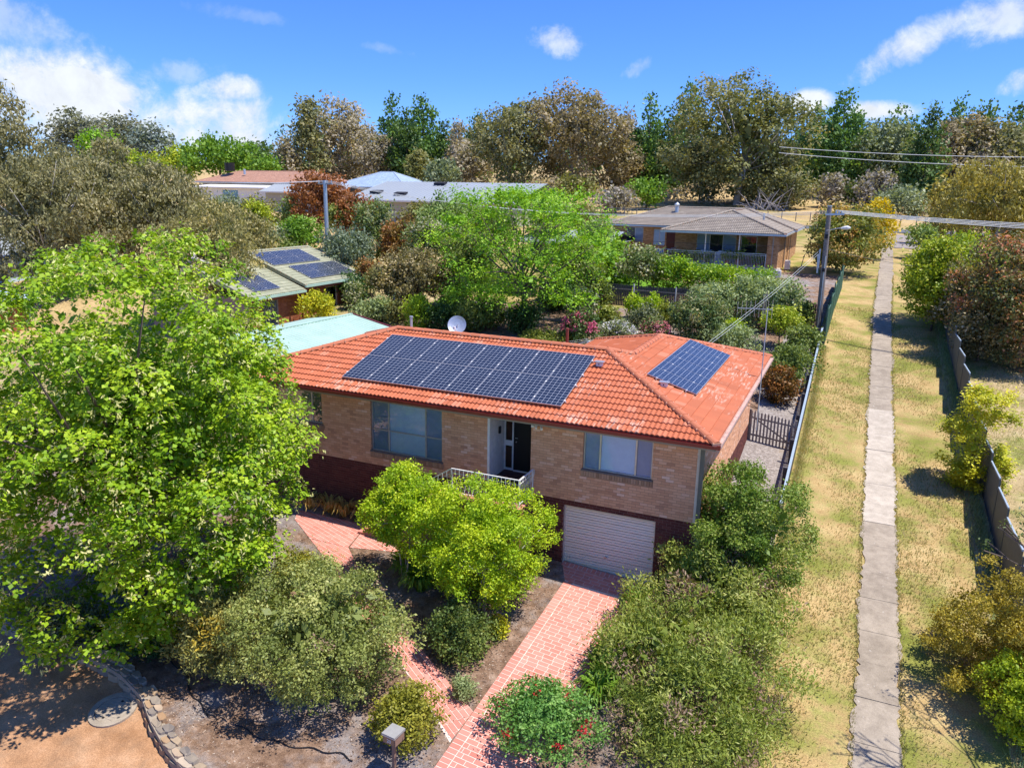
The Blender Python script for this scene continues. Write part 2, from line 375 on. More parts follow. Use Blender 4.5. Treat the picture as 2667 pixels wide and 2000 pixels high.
struct(drape('neighbour_lawn', [(-17,31.5),(-8.2,31.5),(-8.2,37),(-16,41.5),(-19,41)], M_LAWN, .05))
struct(drape('neighbour_yard', [(-8.2,28.4),(1.8,28.2),(2.0,46),(-8.2,46)], M_MULCH, .04))
struct(drape('far_road', [(-60,93.6),(60,94.6),(60,98.2),(-60,97.2)], M_FARROAD, .05, 4))
struct(drape('verge_mulch', [(6.6,72.5),(9.3,72.5),(10,92.5),(7.3,91.7)], M_GRAV, .05, 2))
# the lane path: slab after slab
root = thing('concrete_path', (5.15, 0, T(5.15, 0)), 'x', 'x'); del root['label'], root['category']; struct(root)
rng = random.Random(3); y = -15.0; k = 0
def pathx(y): return float(np.interp(y, [-15,-3,18,33,60,92], [5.2,5.18,5.13,5.13,5.7,6.34]))
while y < 93:
    L = rng.uniform(1.3, 1.7) if y < 40 else 3.2
    w_ = .56 + rng.uniform(-.04,.03)
    pale = 6.0 < y < 16.5
    def edge(side):
        q = []
        N = 10 if y < 35 else 3
        for i in range(N+1):
            yy = y + .006 + (L-.012)*i/N; jag = rng.uniform(-.10, .04) + .05*math.sin(yy*1.3+side) if 0 < i < N else rng.uniform(-.03,.01)
            q.append((pathx(yy) + side*(w_ + jag), yy))
        return q
    Lf = edge(-1); Rr = edge(1); mb = MB(); lift = .035 + rng.uniform(-.008, .010)
    for i in range(len(Lf)-1):
        P = [Lf[i], Rr[i], Rr[i+1], Lf[i+1]]
        mb.face([(a, b, T(a, b)+lift) for a, b in P])
        mb.face([(Lf[i][0], Lf[i][1], T(*Lf[i])+lift), (Lf[i+1][0], Lf[i+1][1], T(*Lf[i+1])+lift), (Lf[i+1][0], Lf[i+1][1], T(*Lf[i+1])-.05), (Lf[i][0], Lf[i][1], T(*Lf[i])-.05)])
        mb.face([(Rr[i+1][0], Rr[i+1][1], T(*Rr[i+1])+lift), (Rr[i][0], Rr[i][1], T(*Rr[i])+lift), (Rr[i][0], Rr[i][1], T(*Rr[i])-.05), (Rr[i+1][0], Rr[i+1][1], T(*Rr[i+1])-.05)])
    mb.face([(Lf[0][0],Lf[0][1],T(*Lf[0])-.05),(Rr[0][0],Rr[0][1],T(*Rr[0])-.05),(Rr[0][0],Rr[0][1],T(*Rr[0])+lift),(Lf[0][0],Lf[0][1],T(*Lf[0])+lift)])
    mb.build('slab', M_CONC2 if pale else M_CONC, root); y += L; k += 1

# ------------------------------------------------------------------ clipping and pavers
def clip2(poly, hp):
    """clip a polygon of (u, v, ...) points by half planes (a, b, c): a*u + b*v <= c"""
    for a, b, c in hp:
        out = []
        for i in range(len(poly)):
            P, Q = poly[i], poly[(i+1) % len(poly)]
            dp, dq = a*P[0]+b*P[1]-c, a*Q[0]+b*Q[1]-c
            if dp <= 0: out.append(P)
            if (dp < 0 < dq) or (dq < 0 < dp):
                s = dp/(dp-dq); out.append(tuple(P[k]+(Q[k]-P[k])*s for k in range(len(P))))
        poly = out
        if len(poly) < 3: return None
    return poly
def halfplanes(poly):
    cx = sum(p[0] for p in poly)/len(poly); cy = sum(p[1] for p in poly)/len(poly); hp = []
    for i in range(len(poly)):
        (x0, y0), (x1, y1) = poly[i], poly[(i+1) % len(poly)]
        a, b = y1-y0, x0-x1; L = math.hypot(a, b) or 1; a /= L; b /= L; c = a*x0+b*y0
        if a*cx+b*cy > c: a, b, c = -a, -b, -c
        hp.append((a, b, c))
    return hp
def area2(p): return abs(sum(p[i][0]*p[(i+1)%len(p)][1]-p[(i+1)%len(p)][0]*p[i][1] for i in range(len(p))))/2
def pavers(polys, origin, dirv, L=.30, W=.145, gap=.017, rs=1):
    """list of clipped paver outlines in world XY for convex outlines, courses run along dirv"""
    d = Vector(dirv).normalized(); nrm = Vector((-d.y, d.x)); o = Vector(origin); rr = random.Random(rs); out = []
    for poly in polys:
        hp = halfplanes(poly)
        us = [(Vector(p)-o).dot(d) for p in poly]; vs = [(Vector(p)-o).dot(nrm) for p in poly]
        for j in range(math.floor(min(vs)/W), math.ceil(max(vs)/W)):
            u = math.floor(min(us)/L)*L - (L*.5 if j % 2 else 0) - rr.uniform(0,.03) 
            while u < max(us):
                l_ = L*(1 if rr.random() < .9 else .6)
                q = [(u+gap/2, j*W+gap*.65), (u+l_-gap/2, j*W+gap*.65), (u+l_-gap/2, (j+1)*W-gap*.65), (u+gap/2, (j+1)*W-gap*.65)]
                q = [tuple(o + d*a + nrm*b) for a, b in q]; c = clip2(q, hp)
                if c and area2(c) > .0015: out.append(c)
                u += l_
    return out
def lay(name_root, outlines, m, limit=300, off=.045, th=.004, pname='paver', rs=2):
    rr = random.Random(rs)
    outlines.sort(key=lambda p: (sum(q[0] for q in p)/len(p)-CAMLOC.x)**2 + (sum(q[1] for q in p)/len(p)-CAMLOC.y)**2)
    rest = MB()
    def put(mb, p):
        if sum(p[i][0]*p[(i+1)%len(p)][1]-p[(i+1)%len(p)][0]*p[i][1] for i in range(len(p))) < 0: p = p[::-1]
        tt = min(1, max(0, rr.gauss(.5, .22))); n_ = len(p); z = [T(a, b)+off for a, b in p]; h = rr.uniform(-.001, .0015)
        V = [(a, b, zz-.004) for (a, b), zz in zip(p, z)] + [(a, b, zz+th+h) for (a, b), zz in zip(p, z)]
        mb.mesh(V, [tuple(range(n_, 2*n_))]+[(i,(i+1)%n_,(i+1)%n_+n_,i+n_) for i in range(n_)], 0, tt)
    vis = [p for p in outlines if sum(q[1] for q in p)/len(p) > -8.9]; hid = [p for p in outlines if p not in vis]
    for p in vis[:limit]:
        mb = MB(); put(mb, p); mb.build(pname, m, name_root)
    for p in vis[limit:]+hid: put(rest, p)
    if rest.f: tag(rest.build(pname+'_field', m, name_root), kind='stuff')

def dl(y): return -3.62 + .0387*(y+.785)      # left edge x of the driveway
def dr(y): return -1.59 + .0387*(y+.785)
drv = thing('driveway', (-2.6, -4, T(-2.6,-4)), 'x', 'x'); del drv['label'], drv['category']; struct(drv)
outline = [(-4.05,.05),(dl(-.85),-.85),(dl(-14),-14),(dr(-14),-14),(dr(-.7),-.7),(-1.1,.05)]
o = drape('grout_bed', outline, M_GROUT, .043, .5); o.parent = drv; o.matrix_basis = parent_matrix(drv).inverted()
B = .27; P = []
P += pavers([[(dl(-.95)+B,-.95),(dl(-14)+B,-14),(dr(-14)-B,-14),(dr(-.95)-B,-.95)]], (-2.6,-.95), (1,-.0387), rs=4)
P += pavers([[(dl(-.86)+.1,-.86),(-3.78,-.16),(-1.36,-.16),(dr(-.86)-.1,-.86)]], (-2.6,-.95), (1,-.0387), rs=5)
P += pavers([[(-4.0,-.15),(-4.0,.05),(-1.15,.05),(-1.15,-.15)]], (-2.6,-.15), (0,1), rs=6)
for e, s in ((dl, 1), (dr, -1)):
    P += pavers([[(e(-.85),-.87),(e(-14),-14),(e(-14)+s*(B-.02),-14),(e(-.85)+s*(B-.02),-.87)]], (e(-.9),-.9), (1,-.0387), L=.9, rs=7)
P += pavers([[(-4.03,.03),(dl(-.85),-.84),(dl(-.85)+.2,-.84),(-3.8,-.15)]], (-4,0), (1,-.2), L=.9, rs=8)
lay(drv, P, M_PAVE)
def brickpath(name, polys, dirv, lim, rs):
    rt = thing(name, (*polys[0][0], T(*polys[0][0])), 'x', 'x'); del rt['label'], rt['category']; struct(rt)
    for q in polys:
        o = drape('grout_bed', q, M_GROUT, .039 + .0013*polys.index(q), .5); o.parent = rt; o.matrix_basis = parent_matrix(rt).inverted()
    lay(rt, pavers(polys, polys[0][0], dirv, rs=rs), M_PAVE, lim, .045, .004, rs=rs)
brickpath('lower_brick_path', [[(-3.86,-6.55),(-6.73,-4.81),(-6.30,-5.90),(-5.72,-6.29),(-3.93,-7.6)],[(-6.74,-4.80),(-8.6,-3.68),(-9.1,-4.35),(-6.31,-5.90)]], (-.85,.53), 150, 11)
brickpath('upper_brick_path', [[(-9.1,-4.36),(-8.62,-3.67),(-10.1,-2.56),(-10.5,-3.15)], [(-10.12,-2.54),(-10.52,-3.13),(-12.3,-2.02),(-10.80,-1.95)], [(-10.82,-1.94),(-12.32,-2.0),(-13.6,-1.2),(-13.9,-.65),(-11,-.62)], [(-10.98,-.6),(-8.95,-.6),(-8.95,-1.5),(-10.76,-1.93)]], (-.95,.3), 150, 12)
# irrigation hose lying on the mulch
def hose(pts, name, label):
    mb = MB(); q = []
    for i in range(len(pts)-1):
        for s in np.linspace(0, 1, 6, endpoint=False):
            x = pts[i][0]+(pts[i+1][0]-pts[i][0])*s; y = pts[i][1]+(pts[i+1][1]-pts[i][1])*s + .05*math.sin(s*6.28)
            q.append((x, y, T(x, y)+.06+nearwall(x, y)))
    mb.tube(q, .016, 5); tag(mb.build(name, M_BLACK), label, 'hose')
hose([(-16.6,-7.2),(-16.3,-8.2),(-14.6,-8.0),(-12.6,-8.1),(-11.4,-8.4),(-10.4,-9.0),(-9.5,-9.3)], 'irrigation_hose', 'black irrigation hose curling on shaded mulch beside the stone wall')
hose([(-8.9,-9.2),(-7.9,-9.25),(-7.0,-9.1),(-6.2,-8.9),(-5.6,-8.9)], 'irrigation_hose', 'black irrigation hose on sunny mulch below the large rounded shrub')

# ------------------------------------------------------------------ stone garden wall
sw = thing('stone_wall', (-12, -9.3, T(-12,-9.3)), 'low curved wall of irregular brown stones between garden and orange gravel', 'wall')
rr = random.Random(21)
def along(s):
    acc = 0
    for i in range(len(WALLC)-1):
        a, b = Vector(WALLC[i]), Vector(WALLC[i+1]); L = (b-a).length
        if acc+L >= s: return a+(b-a)*((s-acc)/L), (b-a).normalized()
        acc += L
    return Vector(WALLC[-1]), (b-a).normalized()
total = sum((Vector(WALLC[i+1])-Vector(WALLC[i])).length for i in range(len(WALLC)-1))
def stone(c, ax, lx, ly, lz, z):
    mb = MB(); nx = Vector((-ax.y, ax.x)); V = []
    for zz in (0, 1):
        for a, b in ((-1,-.6),(-.55,-1),(.55,-1),(1,-.5),(1,.55),(.5,1),(-.5,1),(-1,.6)):
            j = rr.uniform(.80, 1.06)*(1 if zz == 0 else .90)
            p = c + ax*(a*lx/2*j) + nx*(b*ly/2*j); V.append((p.x, p.y, z + zz*lz*rr.uniform(.85, 1.1)))
    n_ = 8
    mb.mesh(V, [tuple(range(n_-1,-1,-1)), tuple(range(n_,2*n_))]+[(i,(i+1)%n_,(i+1)%n_+n_,i+n_) for i in range(n_)], 0, rr.random())
    mb.build('stone', M_STONE, sw)
s = 10.5
while s < total-.2:
    L = rr.uniform(.22, .46)
    for row, (off, ly, h0, h) in enumerate(((-.08, .2, -.08, .24), (-.02, .17, .16, .16), (.13, .17, .1, .24))):
        c, ax = along(min(total-.02, s+L/2+rr.uniform(-.07,.07))); nn = Vector((-ax.y, ax.x)); c = c+nn*off
        stone(c, ax, L*rr.uniform(1.0,1.2), ly+rr.uniform(.02,.07), h, T(c.x, c.y)+h0+.02)
    s += L
mb = MB(); q = [along(s)[0] for s in np.linspace(9.6, total, 40)]; 
for a, b in zip(q[:-1], q[1:]):
    mb.bar((a.x, a.y, T(a.x,a.y)+.13), (b.x, b.y, T(b.x,b.y)+.13), .26, .34)
mb.build('mortar_core', M_CONC, sw)
# boulders beside the upper path
for (x, y, r_, lab) in ((-11.9,-4.1,.28,'pale rounded boulder under the edge of the linden tree'),(-11.3,-4.0,.34,'grey flat boulder beside the pale one near the upper brick path')):
    bm = bmesh.new(); bmesh.ops.create_icosphere(bm, subdivisions=2, radius=r_)
    for v in bm.verts: v.co *= rr.uniform(.85,1.12); v.co.z *= .6
    me = bpy.data.meshes.new('boulder'); bm.to_mesh(me); bm.free(); me.materials.append(M_STONE)
    o = bpy.data.objects.new('boulder', me); COL.objects.link(o); o.location = (x, y, T(x,y)+.08); tag(o, lab, 'boulder', 'boulders by the path')
# manhole
mh = thing('manhole_cover', (-12.05,-10.0,T(-12.05,-10.0)+.04), 'round grey concrete manhole cover set in the orange gravel by the wall', 'manhole'); mh.rotation_euler = (.145, 0, 0)
def disc(mb, r0, r1, z0, z1, n_=28, t=.5):
    V = [(math.cos(a)*r, math.sin(a)*r, z) for r, z in ((r1, z0),(r1, z1),(r0, z1),(r0, z0)) for a in np.linspace(0, 2*math.pi, n_, endpoint=False)]
    F_ = [(k*n_+i, k*n_+(i+1)%n_, ((k+1)%4)*n_+(i+1)%n_, ((k+1)%4)*n_+i) for k in range(3) for i in range(n_)]
    mb.mesh(V, F_, 0, t)
mb = MB(); disc(mb, .42, .56, -.05, .035); mb.build('rim', M_CONC, mh, local=True)
mb = MB(); mb.prism([(math.cos(a)*.405, math.sin(a)*.405) for a in np.linspace(0, 2*math.pi, 28, endpoint=False)], -.03, .018)
for i in range(-3, 4): mb.box(-.28, .28, i*.09-.008, i*.09+.008, .018, .024)
mb.build('lid', M_CONC, mh, local=True)
for q_ in (.26,-.31): mb = MB(); mb.box(-.03,.03,q_,q_+.05,.0185,.03); mb.build('lifting_slot', M_BLACK, mh, local=True)

# ------------------------------------------------------------------ generic building parts
def brick_wall(parent, origin, udir, ndir, width, z0, z1, openings, m_list, mort, pname='brick', L=.24, H=.086, pick=None, rs=1, tint=.22, proud=.008):
    """courses of separate bricks on a vertical face; pick(center) -> True for bricks kept as objects; returns list of candidates"""
    rr = random.Random(rs); o = Vector(origin); u = Vector(udir); nn = Vector(ndir); rows = int(round((z1-z0)/H)); out = []
    for j in range(rows):
        za, zb = z0+j*H+.004, z0+(j+1)*H-.004
        x = -(L/2 if j % 2 else 0)
        while x < width:
            a, b = max(x+.004, 0), min(x+L-.004, width); x += L
            if b-a < .03: continue
            segs = [(a, b)]
            for (ox0, ox1, oz0, oz1) in openings:
                if zb > oz0+.01 and za < oz1-.01:
                    ns = []
                    for s0, s1 in segs:
                        if s1 <= ox0 or s0 >= ox1: ns.append((s0, s1)); continue
                        if s0 < ox0: ns.append((s0, ox0-.004))
                        if s1 > ox1: ns.append((ox1+.004, s1))
                    segs = ns
            for s0, s1 in segs:
                if s1-s0 > .02: out.append((o+u*s0, o+u*s1, za, zb, nn, min(1, max(0, rr.gauss(.5, tint))), proud+rr.uniform(-.002,.002)))
    return out
def brick_geo(mb, b):
    p, q, za, zb, nn, t, pr = b; e = .001
    P = [(p.x,p.y,za),(q.x,q.y,za),(q.x,q.y,zb),(p.x,p.y,zb)]; Fr = [(x+nn.x*pr, y+nn.y*pr, z) for x, y, z in P]
    Bk = [(x+nn.x*e, y+nn.y*e, z) for x, y, z in P]
    mb.mesh(Bk+Fr, [(4,5,6,7),(0,1,5,4),(1,2,6,5),(2,3,7,6),(3,0,4,7)], 0, t)
def emit_bricks(bricks, m, parent, limit, pname, field):
    bricks.sort(key=lambda b: ((b[0]+b[1])/2 + Vector((0,0,b[2])) - CAMLOC).length)
    for b in bricks[:limit]:
        mb = MB(); brick_geo(mb, b); mb.build(pname, m, parent)
    mb = MB()
    for b in bricks[limit:]: brick_geo(mb, b)
    if mb.f: tag(mb.build(field, m, parent), kind='stuff')
def wall_panel(mb, x0, x1, z0, z1, openings, y, th=.12, axis='x', sign=1):
    """solid wall slab with rectangular openings; face at y, body goes behind by th"""
    xs = sorted(set([x0, x1]+[c for o in openings for c in o[:2] if x0 < c < x1])); zs = sorted(set([z0, z1]+[c for o in openings for c in o[2:] if z0 < c < z1]))
    for i in range(len(xs)-1):
        for j in range(len(zs)-1):
            xm, zm = (xs[i]+xs[i+1])/2, (zs[j]+zs[j+1])/2
            if any(o[0] < xm < o[1] and o[2] < zm < o[3] for o in openings): continue
            if axis == 'x': mb.box(xs[i], xs[i+1], min(y, y+sign*th), max(y, y+sign*th), zs[j], zs[j+1])
            else: mb.box(min(y, y+sign*th), max(y, y+sign*th), xs[i], xs[i+1], zs[j], zs[j+1])
def window(parent, x0, x1, z0, z1, y, mull=(), trans=(), blinds=(), axis='x', sign=1, frame=M_ALU, deep=.06, fw=.04):
    """window in a facade; sign = +1 when the room lies toward +axis; part > frame, pane, blind"""
    def bx(mb, a0, a1, d0, d1, c0, c1):
        lo, hi = sorted((y+sign*d0, y+sign*d1))
        if axis == 'x': mb.box(a0, a1, lo, hi, c0, c1)
        else: mb.box(lo, hi, a0, a1, c0, c1)
    fm = MB()
    for a, b, c, d in ((x0, x1, z0, z0+fw), (x0, x1, z1-fw, z1), (x0, x0+fw, z0+fw, z1-fw), (x1-fw, x1, z0+fw, z1-fw)): bx(fm, a, b, deep, deep+.05, c, d)
    for mx in mull: bx(fm, mx-.025, mx+.025, deep-.005, deep+.045, z0+fw, z1-fw)
    edges = [x0+fw]+[c for mx in mull for c in (mx-.025, mx+.025)]+[x1-fw]
    for a, b in zip(edges[::2], edges[1::2]):
        for tz in trans: bx(fm, a, b, deep, deep+.04, tz-.02, tz+.02)
    W = fm.build('window', frame, parent)
    for k, (a, b) in enumerate(zip(edges[::2], edges[1::2])):
        zc = [z0+fw]+[c for tz in trans for c in (tz-.02, tz+.02)]+[z1-fw]
        for c, d in zip(zc[::2], zc[1::2]):
            pm = MB(); bx(pm, a, b, deep+.02, deep+.026, c, d); pm.build('pane', M_GLASS, W)
        bt = blinds[k % len(blinds)] if blinds else None
        if bt: pm = MB(); bx(pm, a-.02, b+.02, deep+.05, deep+.055, z0+.02, z1-.02); pm.build('blind', bt, W)  # sheets in the dark room colour are near black to stand for unlit rooms
    pm = MB(); bx(pm, x0-.05, x1+.05, deep+.45, deep+.46, z0-.05, z1+.05); pm.build('dark_interior', M_ROOM, W)
    return W

def roof_faces(parent, faces, m, width=.30, gauge=.345, wave=.017, lim=300, name='roof_tile', seg=8, simple=False, rs=5, lift=.036):
    """tiles over sloped planes. faces: (origin xyz at eave, u dir, up-slope horizontal dir, slope, [(u, v) outline in plan])"""
    rr = random.Random(rs); allt = []
    V0 = []; 
    for (o, ud, vd, t, outline) in faces:
        o = Vector(o); ud = Vector(ud); vd = Vector(vd); hp = halfplanes(outline); c = 1/math.sqrt(1+t*t)
        umin, umax = min(p[0] for p in outline), max(p[0] for p in outline); vmax = max(p[1] for p in outline)
        g = gauge*c
        for j in range(int(vmax/g)+1):
            off = 0
            for i in range(math.floor((umin-off)/width), math.ceil((umax-off)/width)):
                u0 = i*width+off; v0 = j*g
                corners = [(u0, v0), (u0+width, v0), (u0+width, v0+g*1.04), (u0, v0+g*1.04)]
                ins = all(a*x+b*y <= cc+1e-6 for a, b, cc in hp for x, y in corners)
                if not ins and not clip2(corners, hp): continue
                # tile quads: (u, v, h) where h is height above roof plane
                quads = []
                for k in range(seg):
                    a0, a1 = u0+width*k/seg, u0+width*(k+1)/seg
                    h0 = wave*math.sin(2*math.pi*2*k/seg)+wave; h1 = wave*math.sin(2*math.pi*2*(k+1)/seg)+wave
                    quads.append([(a0, v0, h0+lift), (a1, v0, h1+lift), (a1, v0+g*1.04, h1), (a0, v0+g*1.04, h0)])
                    if not simple: quads.append([(a0, v0+.001, h0), (a1, v0+.001, h1), (a1, v0, h1+lift), (a0, v0, h0+lift)])
                if not ins: quads = [q for q in (clip2(q, hp) for q in quads) if q]
                tt = min(1, max(0, rr.gauss(.5, .2)))
                if rr.random() < .03: tt = 1.0
                def W(p): q = o+ud*p[0]+vd*p[1]; return (q.x, q.y, o.z+t*p[1]+p[2]/c)
                allt.append(([[W(p) for p in q] for q in quads], tt))
    allt = [a for a in allt if a[0]]
    allt.sort(key=lambda a: (Vector(a[0][0][0])-CAMLOC).length)
    def geo(mb, a):
        for q in a[0]: mb.face(q, 0, a[1])
    for a in allt[:lim]:
        mb = MB(); geo(mb, a); mb.build(name, m, parent)
    mb = MB()
    for a in allt[lim:]: geo(mb, a)
    if mb.f: tag(mb.build(name+'_field', m, parent), kind='stuff')
def ridge_caps(parent, a, b, m, L=.40, r=.13, name='ridge_cap', one=False, lift=.02, rs=3):
    a = Vector(a); b = Vector(b); d = (b-a); n_ = max(1, int(d.length/L)); d.normalize(); L = (b-a).length/n_
    sd = d.cross(Vector((0,0,1))).normalized(); up = sd.cross(d); rr = random.Random(rs); join = MB()
    for i in range(n_):
        mb = join if one else MB()
        p = a+d*(i*L-.02); q = a+d*((i+1)*L); pr = []
        for P_, k in ((p, 1.10), (q, .94)):
            for an in np.linspace(-1.35, 1.35, 7):
                pr.append(P_ + sd*(math.sin(an)*r*k) + up*((math.cos(an)-.35)*r*.85*k+lift))
        F_ = [(j, j+1, j+8, j+7) for j in range(6)]+[tuple(range(6,-1,-1))]
        mb.mesh(pr, F_, 0, rr.uniform(.3,.8))
        mb.bar(p+up*.0-d*.012, p+d*.03, r*2.1, r*.75, 1)
        if not one: mb.build(name, [m, M_BED], parent)
    if one: join.build(name+'s', [m, M_BED], parent)
def hip_roof_shell(mb, polys):
    for P_ in polys: mb.face(P_)

# ------------------------------------------------------------------ main house
H = thing('brick_house', (-8, 4, -2.3), 'two storey cream and dark brick house with an orange tiled hip roof and solar panels', 'house')
W1 = (-15.25,-13.17,1.14,2.44); W2 = (-11.12,-8.36,.51,2.44); W3 = (-3.49,-1.36,1.10,2.44); DR = (-6.68,-5.20,.02,2.44); GA = (-4.04,-1.15,-2.30,-.172)
ops = [W1, W2, W3, DR, GA]
mb = MB(); wall_panel(mb, -16.9, 0, 0, 2.46, ops, 0, .22); wf = mb.build('front_wall', M_CMORT, H)
mb = MB(); wall_panel(mb, -16.9, 0, -3.2, 0, ops, .003, .22); wd = mb.build('front_base_wall', M_DMORT, H)
mb = MB(); mb.box(-.22, 0, .22, 11.15, 0, 2.46); mb.box(-16.9,-16.7,.22,8.4,0,2.46); mb.box(-16.7,-.22,8.2,8.4,-1.5,2.46); mb.box(-6.8,-.22,10.95,11.15,-1.5,2.46); ws = mb.build('side_wall', M_CMORT, H)
mb = MB(); mb.box(-.22, -.003, .22, 11.15, -3.2, 0); wsd = mb.build('side_base_wall', M_DMORT, H)
mb = MB(); mb.box(-16.9,-16.7,.22,8.4,-3.2,0); mb.build('side_base_wall', M_DMORT, H)
sh = lambda os_: [(a+16.9, b+16.9, c, d) for a, b, c, d in os_]
soldier = [(W3[0]-.05, W3[1]+.05, W3[2]-.21, W3[2]), (W2[0]-.05, W2[1]+.05, W2[2]-.21, W2[2]), (W1[0]-.05, W1[1]+.05, W1[2]-.21, W1[2])]
bl = brick_wall(H, (-16.9,0,0), (1,0,0), (0,-1,0), 16.9, 0, 2.46, sh(ops+soldier), None, None, rs=1)
emit_bricks(bl, M_CREAM, wf, 300, 'brick', 'brick_field')
bl = brick_wall(H, (-16.9,.003,0), (1,0,0), (0,-1,0), 16.9, -3.182, 0, sh(ops), None, None, rs=2)
emit_bricks(bl, M_DARK, wd, 300, 'dark_brick', 'dark_brick_field')
bl = brick_wall(H, (0,0,0), (0,1,0), (1,0,0), 11.15, 0, 2.46, [], None, None, rs=3)
emit_bricks(bl, M_CREAM, ws, 40, 'brick', 'brick_field')
bl = brick_wall(H, (-.003,0,0), (0,1,0), (1,0,0), 11.15, -3.182, 0, [], None, None, rs=4)
emit_bricks(bl, M_DARK, wsd, 0, 'dark_brick', 'dark_brick_field')
M_SILLB = tinted('sill_brick', [(0,(.34,.19,.11)),(1,(.50,.30,.19))], .85)
M_SILLD = plain('grey_sill_top', (.17,.135,.12), .9)
for (a, b, c, d), mu, tr, bld in ((W1, (-14.71,-13.63), (), (M_BLIND2, M_BLIND, M_BLIND2)), (W2, (-10.44,-9.0), (1.27,), (M_BLIND2, M_BLIND, M_BLIND2)), (W3, (-2.97,-1.87), (), (M_BLIND2, M_BLIND, M_BLIND2))):
    Wn = window(H, a, b, c, d, 0, mu, tr, bld)
    mb = MB(); mb.box(a-.04, b+.04, -.045, .06, c-.05, c-.004); mb.build('window_sill', M_SILLD, Wn)
    x = a-.04; q = MB(); r_ = random.Random(5)
    while x < b+.03:
        q.box(x+.004, x+.076, -.035, .0, c-.205, c-.052, 0, r_.random()); x += .082
    q.build('sill_bricks', M_SILLB, Wn)
# recessed porch
PY0 = 1.22
mb = MB(); mb.box(-6.68, -5.20, PY0+.06, PY0+.16, .12, 2.46); mb.build('porch_back_wall', M_CREAMP, H)
mb = MB(); x = .03
while x < PY0-.02:
    mb.box(-6.70, -6.655, x, x+.088, .14, 2.44); x += .1
mb.box(-6.75,-6.70,0,PY0,.1,2.46); mb.build('porch_battens', M_WHITE, H)
mb = MB(); mb.box(-6.70,-6.62,-.012,.03,.0,2.45); mb.build('porch_trim', M_WHITE, H)
mb = MB(); mb.box(-5.20,-5.0,.22,PY0+.1,.02,2.46); mb.build('porch_side_wall', M_CMORT, H)
mb = MB(); mb.box(-6.66,-5.2,0.02,PY0+.05,-.1,.13,0); 
for i in range(6):
    for j in range(5): mb.box(-6.64+i*.238,-6.64+i*.238+.232,.04+j*.24,.04+j*.24+.232,.13,.136,0,random.random())
mb.build('porch_floor', tinted('porch_tile', [(0,(.10,.035,.025)),(1,(.19,.075,.05))], .5, .4), H)
fd = MB()
for a, b, c, d in ((-6.655,-6.61,.16,2.44),(-6.61,-6.37,2.36,2.44),(-6.61,-6.37,.16,.24),(-6.61,-6.37,1.02,1.20),(-6.37,-6.32,.16,2.44),(-5.245,-5.21,.16,2.44),(-6.32,-5.245,2.36,2.44),(-6.32,-5.245,.14,.19)):
    fd.box(a, b, PY0-.02, PY0+.05, c, d)
DRo = fd.build('front_door', M_WHITE, H)
mb = MB(); mb.box(-6.32,-5.245,PY0+.0,PY0+.03,.19,2.36); mb.build('screen_leaf', M_MESH, DRo)
mb = MB(); mb.box(-6.61,-6.37,PY0+.01,PY0+.03,.24,1.02); mb.box(-6.61,-6.37,PY0+.01,PY0+.03,1.20,2.36); mb.build('sidelight_pane', plain('amber_dark_glass',(.045,.02,.012),.1,.5), DRo)
mb = MB(); mb.tube([(-6.25,PY0-.04,1.32),(-6.16,PY0-.04,1.32)], .012); mb.tube([(-6.22,PY0-.04,1.18),(-6.22,PY0+.01,1.18)], .018); mb.build('handle', M_ALU, DRo)
mb = MB(); mb.box(-6.655,-6.60,.72,.82,1.55,1.78); mb.build('letter_sign', M_BLACK, H)
mb = MB(); mb.box(-5.17,-5.07,-.1,0,2.2,2.27); mb.tube([(-5.02,-.05,2.26),(-4.98,-.16,2.2)],.035,8); mb.tube([(-4.86,-.05,2.26),(-4.80,-.16,2.2)],[.03,.045],8)
mb.tube([(-5.05,-.05,2.3),(-4.82,-.05,2.3)],.02); mb.build('security_light', M_WHITE, H)
# garage door: ribbed curtain
mb = MB(); z = GA[2]; N = 12; h = (GA[3]-GA[2]-.06)/N; prof = []
for i in range(N):
    z0 = GA[2]+i*h; prof += [(-.025, z0), (-.025, z0+h*.07), (.022, z0+h*.12), (.022, z0+h*.5), (.0, z0+h*.54), (.0, z0+h*.58), (.018, z0+h*.64), (.018, z0+h*.96)]
prof.append((0, GA[3]-.06)); yb = .14
V = [(x, yb-d, z_) for d, z_ in prof for x in (GA[0]+.03, GA[1]-.03)]
mb.mesh(V, [(2*i, 2*i+1, 2*i+3, 2*i+2) for i in range(len(prof)-1)])
GD = mb.build('garage_door', M_DOOR, H)
mb = MB(); mb.box(GA[0],GA[0]+.035,.08,.17,GA[2],GA[3]); mb.box(GA[1]-.035,GA[1],.08,.17,GA[2],GA[3]); mb.box(GA[0]+.035,GA[1]-.035,.07,.17,GA[3]-.07,GA[3]); mb.build('door_frame', M_CREAMP, GD)
mb = MB(); mb.box(GA[0]+.03,GA[1]-.03,.10,.16,GA[2]+.0,GA[2]+.09); mb.build('bottom_rail', M_GALV, GD)
mb = MB(); mb.tube([(-2.65,.125,-1.70),(-2.65,.06,-1.70)],.035,10); mb.box(-2.72,-2.58,.06,.075,-1.712,-1.688); mb.build('handle', M_ALU, GD)
mb = MB(); mb.tube([(-3.82,.125,-1.95),(-3.82,.08,-1.95)],.025,8); mb.build('latch', M_ALU, GD)
mb = MB(); mb.box(GA[0]-.05,GA[1]+.05,.9,1.0,GA[2],GA[3]); mb.build('garage_interior', M_ROOM, H)
